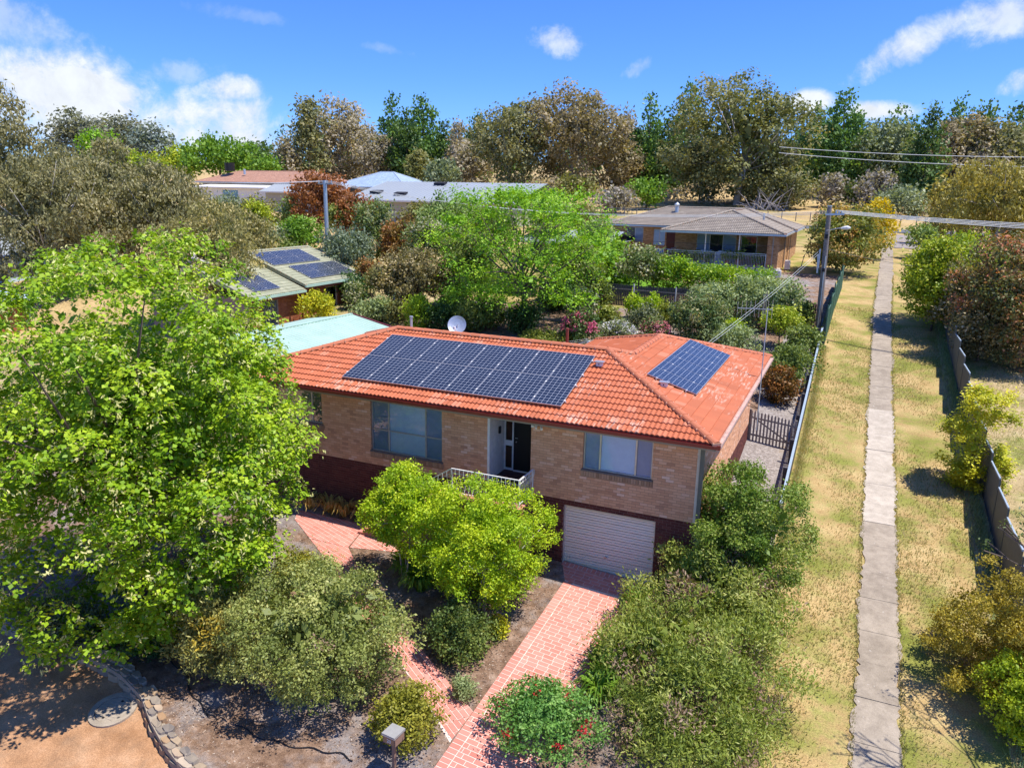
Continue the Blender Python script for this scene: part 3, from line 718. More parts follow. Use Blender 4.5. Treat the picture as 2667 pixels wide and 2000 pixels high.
# eaves, gutters, downpipes
ze, t_ = 2.594, .298; xl, xr, yf, yb_, wb, wl_ = -17.213, .482, -.482, 8.736, 12.78, -7.288
mb = MB(); mb.box(xl+.04, xr-.04, yf+.04, 0, 2.44, 2.462); mb.box(0, xr-.04, 0, wb-.04, 2.44, 2.462); mb.box(wl_,0,11.15,wb-.04,2.44,2.462); mb.box(xl+.04,-16.9,0,yb_,2.44,2.462); mb.build('soffit', M_SOFF, H)
mb = MB(); mb.box(xl, xr, yf, yf+.03, 2.41, 2.56); mb.box(xr-.03, xr, yf+.03, wb-.03, 2.41, 2.56); mb.box(wl_, xr, wb-.03, wb, 2.41, 2.56); mb.box(xl, xl+.03, yf+.03, yb_, 2.41, 2.56); mb.box(xl+.03, wl_, yb_-.03, yb_, 2.41, 2.56); mb.build('fascia', M_FASC, H)
def gutter(mb, a, b, n_):
    """open half box gutter from a to b, n_ = outward direction"""
    a = Vector(a); b = Vector(b); n_ = Vector(n_)
    for d0, d1, z0, z1 in ((0,.12,-.09,-.08),(.11,.12,-.08,.005),(.0,.008,-.08,.0)):
        P_ = [p + n_*d + Vector((0,0,z)) for p in (a, b) for d, z in ((d0,z0),(d1,z0),(d1,z1),(d0,z1))]
        mb.mesh(P_, [(3,2,1,0),(4,5,6,7),(0,1,5,4),(1,2,6,5),(2,3,7,6),(3,0,4,7)])
mb = MB(); zg = 2.588
gutter(mb, (xl-.12,yf-.001,zg), (xr+.12,yf-.001,zg), (0,-1,0)); mb.build('front_gutter', M_GUT, H)
M_OLDGUT = plain('faded_pink_gutter', (.50,.33,.28), .7, .3, 0, .25, 5)
mb = MB(); gutter(mb, (xr+.001,yf,zg), (xr+.001,wb,zg), (1,0,0)); mb.box(xr+.012,xr+.108,yf,wb,2.545,2.56); mb.build('side_gutter', M_OLDGUT, H)
mb = MB(); gutter(mb, (wl_,wb+.001,zg), (xr,wb+.001,zg), (0,1,0)); gutter(mb, (wl_-.001,yb_,zg), (wl_-.001,wb,zg), (-1,0,0)); mb.build('rear_gutter', M_WHITE, H)
mb = MB(); mb.box(.01,.12,-.07,.03,-2.6,2.41); mb.build('downpipe', plain('olive_grey_downpipe',(.15,.15,.12),.5), H)
mb = MB(); mb.box(-.075,.0,-.014,0,-.0,2.44); mb.build('corner_board', M_CREAMP, H)
mb = MB(); mb.box(0,.05,2.1,2.4,2.0,2.2); mb.build('wall_vent', M_WHITE, H)
# roof
S = (t_)
A_=(-4.127,4.127); 
roof = MB(); zz = lambda v: ze-.02+t_*v
def rp(x, y, v): return (x, y, zz(v))
AL=(-12.604,4.127); P1=(-3.403,4.851); P2=(-3.403,8.895)
hip_roof_shell(roof, [[rp(xl,yf,0),rp(xr,yf,0),rp(*A_,4.609),rp(*AL,4.609)], [rp(xr,yf,0),rp(xr,wb,0),rp(*P2,3.885),rp(*P1,3.885),rp(*A_,4.609)],
  [rp(xr,wb,0),rp(wl_,wb,0),rp(*P2,3.885)], [rp(wl_,wb,0),rp(wl_,yb_,0),rp(*P1,3.885),rp(*P2,3.885)], [rp(wl_,yb_,0),rp(xl,yb_,0),rp(*AL,4.609),rp(*A_,4.609),rp(*P1,3.885)], [rp(xl,yb_,0),rp(xl,yf,0),rp(*AL,4.609)]])
RF = roof.build('roof', M_RIDGE, H)
v = 4.609
roof_faces(RF, [((0,yf,ze),(1,0,0),(0,1,0),t_,[(xl,0),(xr,0),(A_[0],v),(AL[0],v)])], M_TILE, lim=300)
roof_faces(RF, [
 ((xr,0,ze),(0,1,0),(-1,0,0),t_,[(yf,0),(wb,0),(P2[1],3.885),(P1[1]-1.45,3.885)]),
 ((xr,0,ze),(0,1,0),(-1,0,0),t_,[(P1[1]-1.45,3.885),(P1[1],3.885),(A_[1],v)]),
 ((0,wb,ze),(1,0,0),(0,-1,0),t_,[(wl_,0),(xr,0),(P2[0],3.885)]),
 ((wl_,0,ze),(0,1,0),(1,0,0),t_,[(wb,0),(yb_,0),(P1[1],3.885),(P2[1],3.885)]),
 ((0,yb_,ze),(1,0,0),(0,-1,0),t_,[(xl,0),(wl_,0),(P1[0],3.885),(A_[0],v),(AL[0],v)]),
 ((xl,0,ze),(0,1,0),(1,0,0),t_,[(yf,0),(yb_,0),(AL[1],v)])], M_TILE, lim=0, rs=9, name='side_tile', seg=6, wave=.022)
for a, b in ((AL, A_), ((xl,yf), AL), ((xr,yf), A_), (A_, P1), (P1, P2), (P2, (xr,wb)), (P2, (wl_,wb)), ((xl,yb_), AL)):
    def zr(p): 
        return ze + t_*{AL:4.609, A_:4.609, P1:3.885, P2:3.885}.get(p, 0) + .03
    ridge_caps(RF, (*a, zr(a)), (*b, zr(b)), M_RIDGE, rs=int(abs(a[0]*7)))
mb = MB(); mb.tube([(-12.13,4.35,3.9),(-12.13,4.35,4.42)],.05,10); mb.tube([(-12.13,4.35,4.42),(-12.13,4.35,4.47)],.07,10); mb.build('flue', M_GALV, H)
mb = MB(); mb.tube([(-6.15,5.6,3.5),(-6.15,5.6,4.28)],.055,10); mb.tube([(-6.15,5.6,4.28),(-6.15,5.6,4.33)],.062,10); mb.build('vent_pipe', M_RUST, H)
# satellite dish
sd = thing('satellite_dish', (-10.24,4.55,3.85), 'round grey satellite dish standing on the orange roof ridge', 'satellite dish')
bm = bmesh.new(); bmesh.ops.create_uvsphere(bm, u_segments=28, v_segments=16, radius=1.0)
for f in [f for f in bm.faces if f.calc_center_median().z > -.80]: bm.faces.remove(f)
for v_ in bm.verts: v_.co = Vector((v_.co.x*.64, v_.co.y*.64, (v_.co.z+.8)*.45))
me = bpy.data.meshes.new('reflector'); bm.to_mesh(me); bm.free(); me.materials.append(M_GALV)
dsh = bpy.data.objects.new('reflector', me); COL.objects.link(dsh); dsh.parent = sd; dsh.location = (0,0,.42); dsh.rotation_euler = (R(66), 0, R(18))
mb = MB(); mb.tube([(0,.05,-.1),(0,.05,.42)],.022); mb.build('mast', M_GALV, sd, local=True)
mb = MB(); mb.tube([(0,0,.12),(.12,-.42,.36)],.012); mb.box(.09,.16,-.48,-.39,.33,.42); mb.build('receiver_arm', M_WHITE, sd, local=True)

# ------------------------------------------------------------------ solar panels
def solar_array(name, label, o, ud, vd, n_u, n_v, w_, h_, parent=None, group=None, t=t_, up=.13, gap=.018, mid=.03):
    o = Vector(o); ud = Vector(ud); vh = Vector(vd); nd = vh + Vector((0,0,t)); nd.normalize(); nn = ud.cross(nd).normalized()
    if nn.z < 0: nn = -nn
    A = thing(name, tuple(o), label, 'solar panels', group)
    if parent is not None:
        A.parent = parent; A.matrix_basis = parent_matrix(parent).inverted() @ Matrix.Translation(o); 
        for k in ('label','category'): del A[k]
    def P(u, v, h): return o + ud*u + nd*v + nn*(h+up)
    for j in range(n_v):
        for i in range(n_u):
            u0 = i*(w_+gap); v0 = j*(h_+mid); mb = MB()
            def bxp(u0, u1, v0, v1, h0, h1, M_=mb, mi=0):
                Q = [P(u, v, h) for h in (h0, h1) for u, v in ((u0,v0),(u1,v0),(u1,v1),(u0,v1))]
                M_.mesh(Q, [(3,2,1,0),(4,5,6,7),(0,1,5,4),(1,2,6,5),(2,3,7,6),(3,0,4,7)], mi)
            f = .012
            bxp(u0+f, u0+w_-f, v0+f, v0+h_-f, -.03, -.002)
            inv = parent_matrix(A).inverted(); mb.v = [tuple(inv @ Vector(q)) for q in mb.v]
            me = mb.me('solar_panel', M_CELLS); uv = me.uv_layers.new(name='UVMap')
            cnr = {}
            for poly in me.polygons:
                for li in poly.loop_indices:
                    vi = me.loops[li].vertex_index % 4; uv.data[li].uv = ((0,0),(1,0),(1,1),(0,1))[vi]
            if n_v == 1 and False: pass
            so_ = bpy.data.objects.new('solar_panel', me); COL.objects.link(so_); so_.parent = A
            fr = MB()
            for a, b, c, d in ((u0,u0+w_,v0,v0+f),(u0,u0+w_,v0+h_-f,v0+h_),(u0,u0+f,v0+f,v0+h_-f),(u0+w_-f,u0+w_,v0+f,v0+h_-f)): bxp(a,b,c,d,-.035,0,fr)
            inv = parent_matrix(A).inverted(); fr.v = [tuple(inv @ Vector(q)) for q in fr.v]
            fo = bpy.data.objects.new('panel_frame', fr.me('panel_frame', M_ALU)); COL.objects.link(fo); fo.parent = so_
    cl = MB(); rl = MB()
    def bxp(M_, u0, u1, v0, v1, h0, h1):
        Q = [P(u, v, h) for h in (h0, h1) for u, v in ((u0,v0),(u1,v0),(u1,v1),(u0,v1))]
        M_.mesh(Q, [(3,2,1,0),(4,5,6,7),(0,1,5,4),(1,2,6,5),(2,3,7,6),(3,0,4,7)])
    for j in range(n_v):
        for fz in (.2, .8):
            vv = j*(h_+mid)+h_*fz
            bxp(rl, -.06, n_u*(w_+gap)+.04, vv-.02, vv+.02, -.085, -.04)
            for i in range(n_u+1): bxp(cl, i*(w_+gap)-gap/2-.022, i*(w_+gap)-gap/2+.022, vv-.03, vv+.03, -.03, .006)
    cl.build('clamps', M_WHITE, A); rl.build('mounting_rails', M_ALU, A)
    return A
c_ = 1/math.sqrt(1+t_*t_)
solar_array('solar_array', 'long two row array of sixteen solar panels on the front slope of the orange roof', (-12.39, yf+.727*c_, ze+.727*c_*t_), (1,0,0), (0,1,0), 8, 2, .992, 1.66)
solar_array('solar_array', 'smaller single row of solar panels on the right slope of the orange roof', (-.80, 2.92, ze+t_*(xr+.80)), (0,1,0), (-1,0,0), 6, 1, 1.122, 1.70)
def roof_z(v): return ze+t_*v
for (x, y, v, lab) in ((-4.02, 2.95, 2.95-yf, 'grey isolator box at the upper right corner of the long solar array'), (-1.75, 2.62, xr+1.75, 'grey isolator box below the smaller solar array')):
    b = thing('isolator_box', (x, y, roof_z(v)+.04), lab, 'electrical box', 'isolator boxes on the roof')
    mb = MB(); mb.box(-.1,.1,-.08,.08,.0,.14); mb.build('box_body', M_WHITE, b, local=True)
    mb = MB(); mb.box(-.16,.16,-.12,.12,.14,.16); mb.build('box_hood', M_ALU, b, local=True)
    mb = MB(); mb.tube([(0,-.081,.07),(0,-.10,.07)],.02,8); mb.build('dial', M_BLACK, b, local=True)

# ------------------------------------------------------------------ front landing, balustrade and stairs
L_ = thing('front_landing', (-6.4,-.6,-2.4), 'raised brick landing with tiled top in front of the recessed front door', 'landing')
mb = MB(); mb.box(-8.0,-5.04,-1.15,-.012,-2.9,-.12); lb = mb.build('base', M_DMORT, L_)
bl = brick_wall(L_, (-8.0,-1.15,0), (1,0,0), (0,-1,0), 2.96, -2.752, -.12, [], None, None, rs=31)+brick_wall(L_, (-5.04,-1.15,0), (0,1,0), (1,0,0), 1.13, -2.752, -.12, [], None, None, rs=32)
emit_bricks(bl, tinted('landing_brick', [(0,(.17,.06,.045)),(1,(.27,.11,.08))], .85), lb, 120, 'brick', 'brick_field')
mb = MB(); r_ = random.Random(4)
for i in range(13):
    for j in range(5): mb.box(-8.05+i*.235,-8.05+i*.235+.222,-1.2+j*.237,-1.2+j*.237+.225,-.12,-.075,0,r_.random())
mb.build('tiles', M_PAVE, L_)
mb = MB(); mb.box(-6.66,-5.2,-.30,-.012,-.075,.03); mb.build('door_step', M_DARK, L_)
mb = MB()
for k in range(11): mb.box(-8.0-.27*(k+1), -8.0-.27*k, -1.15, -.012, -2.9, -.12-.175*(k+1)-.02)
mb.build('stair_flight', M_DMORT, L_)
mb = MB()
for k in range(11):
    for j in range(5): mb.box(-8.0-.27*(k+1)-.02, -8.0-.27*k-.012, -1.15+j*.227, -1.15+j*.227+.217, -.12-.175*(k+1)-.02, -.12-.175*(k+1)+.02, 0, r_.random())
mb.build('stair_treads', M_PAVE, L_)
BR = thing('balustrade', (-6.4,-1.1,-.1), 'white wrought iron balustrade with curved bars round the front landing', 'balustrade')
ro = MB(); ba = []
def rail_run(a, b, n_, curly=True):
    a = Vector(a); b = Vector(b); h = .86
    ro.bar(a+Vector((0,0,h)), b+Vector((0,0,h)), .045, .03); ro.bar(a+Vector((0,0,.72)), b+Vector((0,0,.72)), .02, .015); ro.bar(a+Vector((0,0,.08)), b+Vector((0,0,.08)), .03, .02)
    d = (b-a); sdv = Vector((d.y, -d.x, 0)).normalized()
    for i in range(n_+1):
        p = a + d*(i/n_); pts = []
        for s in np.linspace(0, 1, 9): pts.append(p + Vector((0,0,.08+s*.78)) + sdv*(.10*math.sin(s*math.pi*1.6)*(1-s*.55) if curly else 0))
        m_ = MB(); m_.tube(pts, .009, 5); ba.append(m_)
rail_run((-5.1,-.03,-.05), (-5.1,-1.1,-.05), 9); rail_run((-5.1,-1.1,-.05), (-7.4,-1.1,-.05), 16); rail_run((-7.4,-1.1,-.05), (-10.2,-1.1,-1.85), 18)
for x, y, z in ((-5.1,-1.1,-.05),(-7.4,-1.1,-.05),(-5.1,-.03,-.05),(-10.2,-1.1,-1.85)): ro.box(x-.02,x+.02,y-.02,y+.02,z-.05,z+.87)
for c in (-.35,): 
    ro.tube([(-5.1, c+.06*math.cos(a), .72+.06*math.sin(a)) for a in np.linspace(0,6.28,10)], .008, 4)
ro.build('handrail', M_WHITE, BR)
for m_ in ba: m_.build('baluster', M_WHITE, BR)

# ------------------------------------------------------------------ letterbox
LB = thing('letterbox', (-4.71,-8.75,T(-4.71,-8.75)), 'brown letterbox with grey lid and number 20 beside the golden green shrub', 'letterbox', rz=-.10)
M_LBB = tinted('letterbox_brown', [(0,(.22,.13,.09)),(1,(.32,.20,.14))], .8)
mb = MB(); mb.box(-.035,.035,-.035,.035,-.1,.80); mb.build('post', M_LBB, LB, local=True)
mb = MB(); mb.box(-.17,.17,-.16,.16,.80,1.0); mb.build('body', M_LBB, LB, local=True)
mb = MB(); mb.box(-.135,.135,-.166,-.16,.825,.955); mb.build('front_plate', plain('orange_brown_plate',(.36,.20,.11),.7), LB, local=True)
mb = MB(); mb.box(-.18,.18,-.20,.19,1.0,1.055); mb.build('lid', plain('grey_lid',(.30,.29,.27),.5), LB, local=True)
mb = MB(); mb.box(-.178,.178,-.204,-.2,1.002,1.03); mb.build('slot_flap', M_ALU, LB, local=True)
def text(body, size, parent, loc, rot, m, ext=.004):
    cu = bpy.data.curves.new('number', 'FONT'); cu.body = body; cu.size = size; cu.extrude = ext; cu.align_x = 'CENTER'; cu.align_y = 'CENTER'
    tmp = bpy.data.objects.new('number', cu); COL.objects.link(tmp); dg = bpy.context.evaluated_depsgraph_get(); me = bpy.data.meshes.new_from_object(tmp.evaluated_get(dg))
    bpy.data.objects.remove(tmp); me.materials.clear(); me.materials.append(m)
    o = bpy.data.objects.new('number', me); COL.objects.link(o); o.parent = parent; o.location = loc; o.rotation_euler = rot; return o
text('20', .12, LB, (0,-.171,.89), (R(90),0,0), M_WHITE)

# ------------------------------------------------------------------ television antenna on its mast
AN = thing('tv_antenna', (.62,8.3,T(.62,8.3)), 'tall thin steel mast with a television antenna beside the right edge of the orange roof', 'antenna')
mb = MB(); mb.tube([(.62,8.3,.6),(.60,8.35,5.25)],[.026,.018],6); mb.build('mast', M_GALV, AN)
mb = MB(); mb.tube([(0,8.3,1.55),(.62,8.3,1.45)],.012,5); mb.tube([(0,8.9,1.6),(.62,8.3,1.45)],.01,5); mb.build('bracket', M_BLACK, AN)
mb = MB(); mb.bar((-.45,8.2,5.2),(.75,8.45,5.2),.03,.03)
for k, s in enumerate(np.linspace(0,1,9)): 
    x = -.45+1.2*s; mb.tube([(x,8.2+.25*s,4.95-.1*s),(x,8.2+.25*s,5.45+.1*s)],.006,4)
mb.build('boom', M_ALU, AN)
mb = MB()
for k in range(4): mb.tube([(.42+.04*k,8.36,5.0),(.42+.04*k,8.36,5.75+.05*k)],.005,4)
mb.tube([(.40,8.36,5.72),(.56,8.36,5.72)],.005,4); mb.build('dipoles', M_ALU, AN)

# ------------------------------------------------------------------ rotary clothesline
CLx, CLy = -7.9, 13.4; zc = T(CLx, CLy)
CLh = thing('clothesline', (CLx, CLy, zc), 'rotary clothesline with long steel arms behind the orange roof ridge', 'clothesline')
top = zc+2.0
mb = MB(); mb.tube([(CLx,CLy,zc),(CLx,CLy,top+.45)],.03,8); mb.build('mast', M_GALV, CLh)
arms = [(CLx+2.1*math.cos(a), CLy+2.1*math.sin(a), top+.15) for a in (.35, .35+math.pi/2, .35+math.pi, .35-math.pi/2)]
for a in arms: mb = MB(); mb.tube([(CLx,CLy,top),a],.018,5); mb.tube([(CLx,CLy,top+.45),((CLx+a[0])/2,(CLy+a[1])/2,top+.08)],.010,4); mb.build('arm', M_ALU, CLh)
mb = MB()
for f in (.45,.65,.85,1.0):
    q = [(CLx+(a[0]-CLx)*f, CLy+(a[1]-CLy)*f, top+.15*f) for a in arms]
    for i in range(4): mb.tube([q[i], q[(i+1)%4]], .0035, 4, caps=False)
mb.build('lines', M_WHITE, CLh)

# ------------------------------------------------------------------ picket gate
PG = thing('picket_gate', (.9,11.2,T(.9,11.2)), 'weathered grey picket gate between the house wall and the lane fence', 'gate')
for i in range(13):
    x = .06+i*.135; z = T(x,11.2)+.05+.0*i; mb = MB(); h = 1.30
    V = [(x,11.2,z),(x+.07,11.2,z),(x+.07,11.2,z+h-.08),(x+.035,11.2,z+h),(x,11.2,z+h-.08)]
    V += [(a,b+.02,c) for a,b,c in V]
    mb.mesh(V, [(0,1,2,3,4),(9,8,7,6,5)]+[(i_,(i_+5),(i_+1)%5+5,(i_+1)%5) for i_ in range(5)]); mb.build('picket', M_WOOD, PG)
zg0 = T(0,11.2); zg1 = T(1.75,11.2)
for z in (.28,1.02): mb = MB(); mb.bar((.02,11.25,zg0+z),(1.85,11.25,zg1+z+.05),.04,.07); mb.build('cross_rail', M_WOOD, PG)
mb = MB(); mb.bar((.1,11.29,zg0+1.05),(1.75,11.29,zg1+.28),.03,.06); mb.build('brace', M_WOOD, PG)
for x in (.03,1.86): mb = MB(); mb.box(x-.04,x+.04,11.24,11.32,T(x,11.2)-.1,T(x,11.2)+1.35); mb.build('post', M_WOOD, PG)

# ------------------------------------------------------------------ fences
def colorbond(name, label, pts, h, m, mcap, panel=2.35, steps=True, cap=True, lattice=False):
    """sheet steel fence stepping along the lane: post, ribbed infill, capping per panel"""
    Fn = thing(name, (*pts[0], T(*pts[0])), label, 'fence')
    for i in range(len(pts)-1):
        a, b = Vector(pts[i]), Vector(pts[i+1]); d = (b-a); L = d.length; n_ = max(1, round(L/panel)); d.normalize(); sd = Vector((-d.y, d.x))
        for k in range(n_):
            p = a+d*(L*k/n_); q = a+d*(L*(k+1)/n_)
            z = max(T(*p), T(*q)) - .03; top = z+h; zb_ = min(T(*p), T(*q))-.05
            W_ = (q-p).length; mb = MB(); N = int(W_/.07); V = []
            for j in range(N+1):
                c = p+d*(.03+(W_-.06)*j/N); o_ = .016*(1 if j % 2 else -1)
                V += [(c.x+sd.x*o_, c.y+sd.y*o_, zb_), (c.x+sd.x*o_, c.y+sd.y*o_, top-.02)]
            mb.mesh(V, [(2*j, 2*j+2, 2*j+3, 2*j+1) for j in range(N)]); mb.build('infill_sheet', m, Fn)
            if cap: mb = MB(); mb.bar((p.x+d.x*.03,p.y+d.y*.03,top), (q.x-d.x*.03,q.y-d.y*.03,top), .05, .06); mb.build('capping', mcap, Fn)
            mb = MB(); mb.box(-.03,.03,-.03,.03,0,top+.30-zb_ if steps else top+.05-zb_, M=Matrix.Translation((p.x, p.y, zb_))); mb.build('post', m, Fn)
    return Fn
rf = [(8.55,44),(8.5,33),(8.45,27),(8.55,18),(8.62,12),(8.66,6),(8.7,3.4)]
colorbond('steel_fence', 'long dark steel fence with pale capping stepping down the right side of the lane', rf, 1.62, M_CBOND, M_CBCAP)
colorbond('steel_fence', 'short dark steel return fence running right from the near end of the lane fence', [(8.72,3.3),(12.5,3.0)], 1.6, M_CBOND, M_CBCAP)
colorbond('green_steel_fence', 'green steel fence on the left side of the lane beyond the power pole', [(2.15,25.2),(2.3,33),(2.45,41)], 1.65, M_GCB, M_GCB, 2.4)
# low lane fence with a pale steel top rail, timber posts and mesh
LF = thing('rail_fence', (1.98,5,T(1.98,5)), 'lane fence with timber posts and a pale blue steel top rail beside the picket gate', 'fence')
y = 5.2
while y < 25:
    x = 1.86; z = T(x, y); mb = MB(); mb.box(x-.09,x+.09,y-.05,y+.05,z-.1,z+1.05); mb.build('post', M_DWOOD, LF); y += 2.45
y = 5.0
while y < 24.9:
    y2 = min(y+5.0, 25); mb = MB(); mb.bar((1.98,y,T(1.98,y)+1.05),(1.98,y2-.01,T(1.98,y2)+1.05),.09,.06); mb.build('top_rail', M_CBCAP, LF); y = y2
mb = MB(); y = 5.0
while y < 25:
    z = T(1.98,y); mb.box(1.965,1.972,y,y+.075,z,z+1.02); y += .1
tag(mb.build('infill_slats', M_CBOND, LF), kind='stuff')
# dark paling fences
def paling(name, label, a, b, h, m=M_DWOOD, posts=M_WHITE, lim=300, rail=True, behind=-1):
    Fn = thing(name, (*a, T(*a)), label, 'fence'); a = Vector(a); b = Vector(b); d = b-a; L = d.length; d.normalize(); sd = Vector((-d.y, d.x)); r_ = random.Random(6)
    n_ = int(L/.115)
    for i in range(n_):
        c = a+d*(i*.115); z = T(*c); mb = MB(); M_ = Matrix.Translation((c.x, c.y, z)) @ Matrix.Rotation(math.atan2(d.y, d.x), 4, 'Z')
        mb.box(0,.1,-.01,.01,-.05,h+r_.uniform(-.03,.03), M=M_); mb.build('paling', m, Fn)
    for z in (.35, h-.3): 
        mb = MB(); N = max(1, int(L/3))
        for k in range(N):
            p = a+d*(L*k/N)-sd*.03*behind*-1; q = a+d*(L*(k+1)/N)-sd*.03*behind*-1; mb.bar((p.x,p.y,T(*p)+z),(q.x,q.y,T(*q)+z),.03,.07)
        mb.build('rail', M_WOOD if z > 1 else m, Fn)
    k = 1.2
    while k < L:
        p = a+d*k-sd*.07; mb = MB(); mb.box(-.035,.035,-.035,.035,-.1,h+.1, M=Matrix.Translation((p.x,p.y,T(*p)))); mb.build('post', posts, Fn); k += 2.75
    return Fn
paling('paling_fence', 'dark weathered paling fence with white posts behind the rose garden', (-16.5,28.2), (-4.2,28.35), 1.38)
paling('paling_fence', 'dark weathered paling fence between the grey bushes and the lane power pole', (-2.6,28.4), (1.7,28.4), 1.35, posts=M_DWOOD)
paling('paling_fence', 'dark green shaded paling fence behind the lime green layered tree', (-26.5,29.5), (-16.7,28.5), 1.4, M_GCB, M_GCB)

# ------------------------------------------------------------------ power poles and wires
PP = thing('power_pole', (1.64,27.8,T(1.64,27.8)), 'tall timber power pole with a street lamp beside the lane', 'power pole')
base = Vector((1.64,27.8,1.4)); tp = Vector((1.52,27.8,8.7))
mb = MB(); mb.tube([base, (base+tp)/2, tp], [.17,.15,.125], 12); mb.build('pole', M_POLE, PP)
mb = MB(); mb.tube([tp, tp+Vector((0,0,.06))], .13, 12); mb.build('pole_cap', M_GALV, PP)
mb = MB(); mb.bar((1.35,27.62,8.25),(2.35,27.62,8.3),.09,.11); mb.bar((1.2,27.66,6.0),(1.25,27.66,4.9),.08,.08)
for x in (1.9,2.05,2.2): mb.tube([(x,27.62,8.32),(x,27.62,8.5)],.045,8)
mb.tube([(1.62,27.62,5.9),(1.62,27.62,1.6)],.03,6); mb.build('crossarm_and_insulators', M_GALV, PP)
mb = MB(); mb.tube([(1.5,27.62,7.35),(2.1,27.6,7.5),(2.35,27.6,7.52)],.025,6); mb.build('lamp_arm', M_ALU, PP)
mb = MB(); mb.tube([(2.25,27.6,7.5),(2.42,27.6,7.53),(2.6,27.6,7.55),(2.76,27.6,7.53)],[.05,.10,.12,.05],10); mb.build('lamp_head', M_WHITE, PP)
mb = MB(); mb.box(1.45,1.62,27.55,27.66,6.9,7.15); mb.box(1.5,1.66,27.55,27.66,5.0,5.2); mb.build('cable_box', M_BLACK, PP)
mb = MB(); mb.box(1.24,1.32,27.6,27.68,5.2,6.3); mb.build('conduit', M_GALV, PP)
P2 = thing('power_pole', (-35.5,30,T(-35.5,30)), 'slim grey power pole standing before the red brown tree', 'power pole')
mb = MB(); mb.tube([(-35.5,30,1.5),(-35.53,30,9.75)],[.2,.15],10); mb.build('pole', M_GALV, P2)
mb = MB(); mb.bar((-36.4,30.3,9.5),(-34.6,29.7,9.5),.1,.12)
for k in range(4): mb.tube([(-36.3+.53*k,30.25-.17*k,9.55),(-36.3+.53*k,30.25-.17*k,9.75)],.05,6)
mb.build('crossarm', M_ALU, P2)
def wires(name, label, ends, sag, r_=.014, m=M_ALU, cat='wires'):
    mb = MB()
    for a, b in ends:
        a = Vector(a); b = Vector(b); mb.tube([a.lerp(b, s)-Vector((0,0,sag*4*s*(1-s))) for s in np.linspace(0,1,17)], r_, 4, caps=False)
    return tag(mb.build(name, m), label, cat)
M_WIRE = plain('pale_aluminium_wire', (.62,.64,.66), .5, .4)
wires('power_line', 'pale power lines running from the lane pole out over the right side', [((1.9+.15*k,27.62,8.5-.06*k),(40+.3*k,18,9.6-.15*k)) for k in range(4)], .9, .017, M_WIRE)
wires('power_line', 'power lines stretching from the slim left pole across to the lane pole', [((-36.2+.5*k,30.2-.16*k,9.7),(1.45,27.7,8.45-.05*k)) for k in range(4)], 1.1, .008, M_WIRE)
wires('power_line', 'power lines leaving the slim left pole towards the left', [((-36.2+.5*k,30.2-.16*k,9.7),(-75,34-.3*k,11)) for k in range(3)], .8, .013, M_WIRE)
wires('service_wire', 'thick pair of service cables from the lane pole down to the orange roof', [((1.24,27.7,6.2),(-2.2,12.6,2.95)),((1.30,27.7,6.1),(-2.1,12.6,2.9))], .15, .007, M_WIRE)
wires('service_wire', 'thin dark phone cable crossing the lane below the street lamp', [((1.3,27.7,6.4),(9.5,31,5.2)),((1.3,27.7,6.4),(-24,40,6.0))], .25, .010, M_BLACK)
wires('power_line', 'two far power lines in front of the pines on the right', [((-9,100,16.0),(30,90,14.2)),((-9,100,15.2),(30,90,13.0))], .5, .035, M_WIRE)

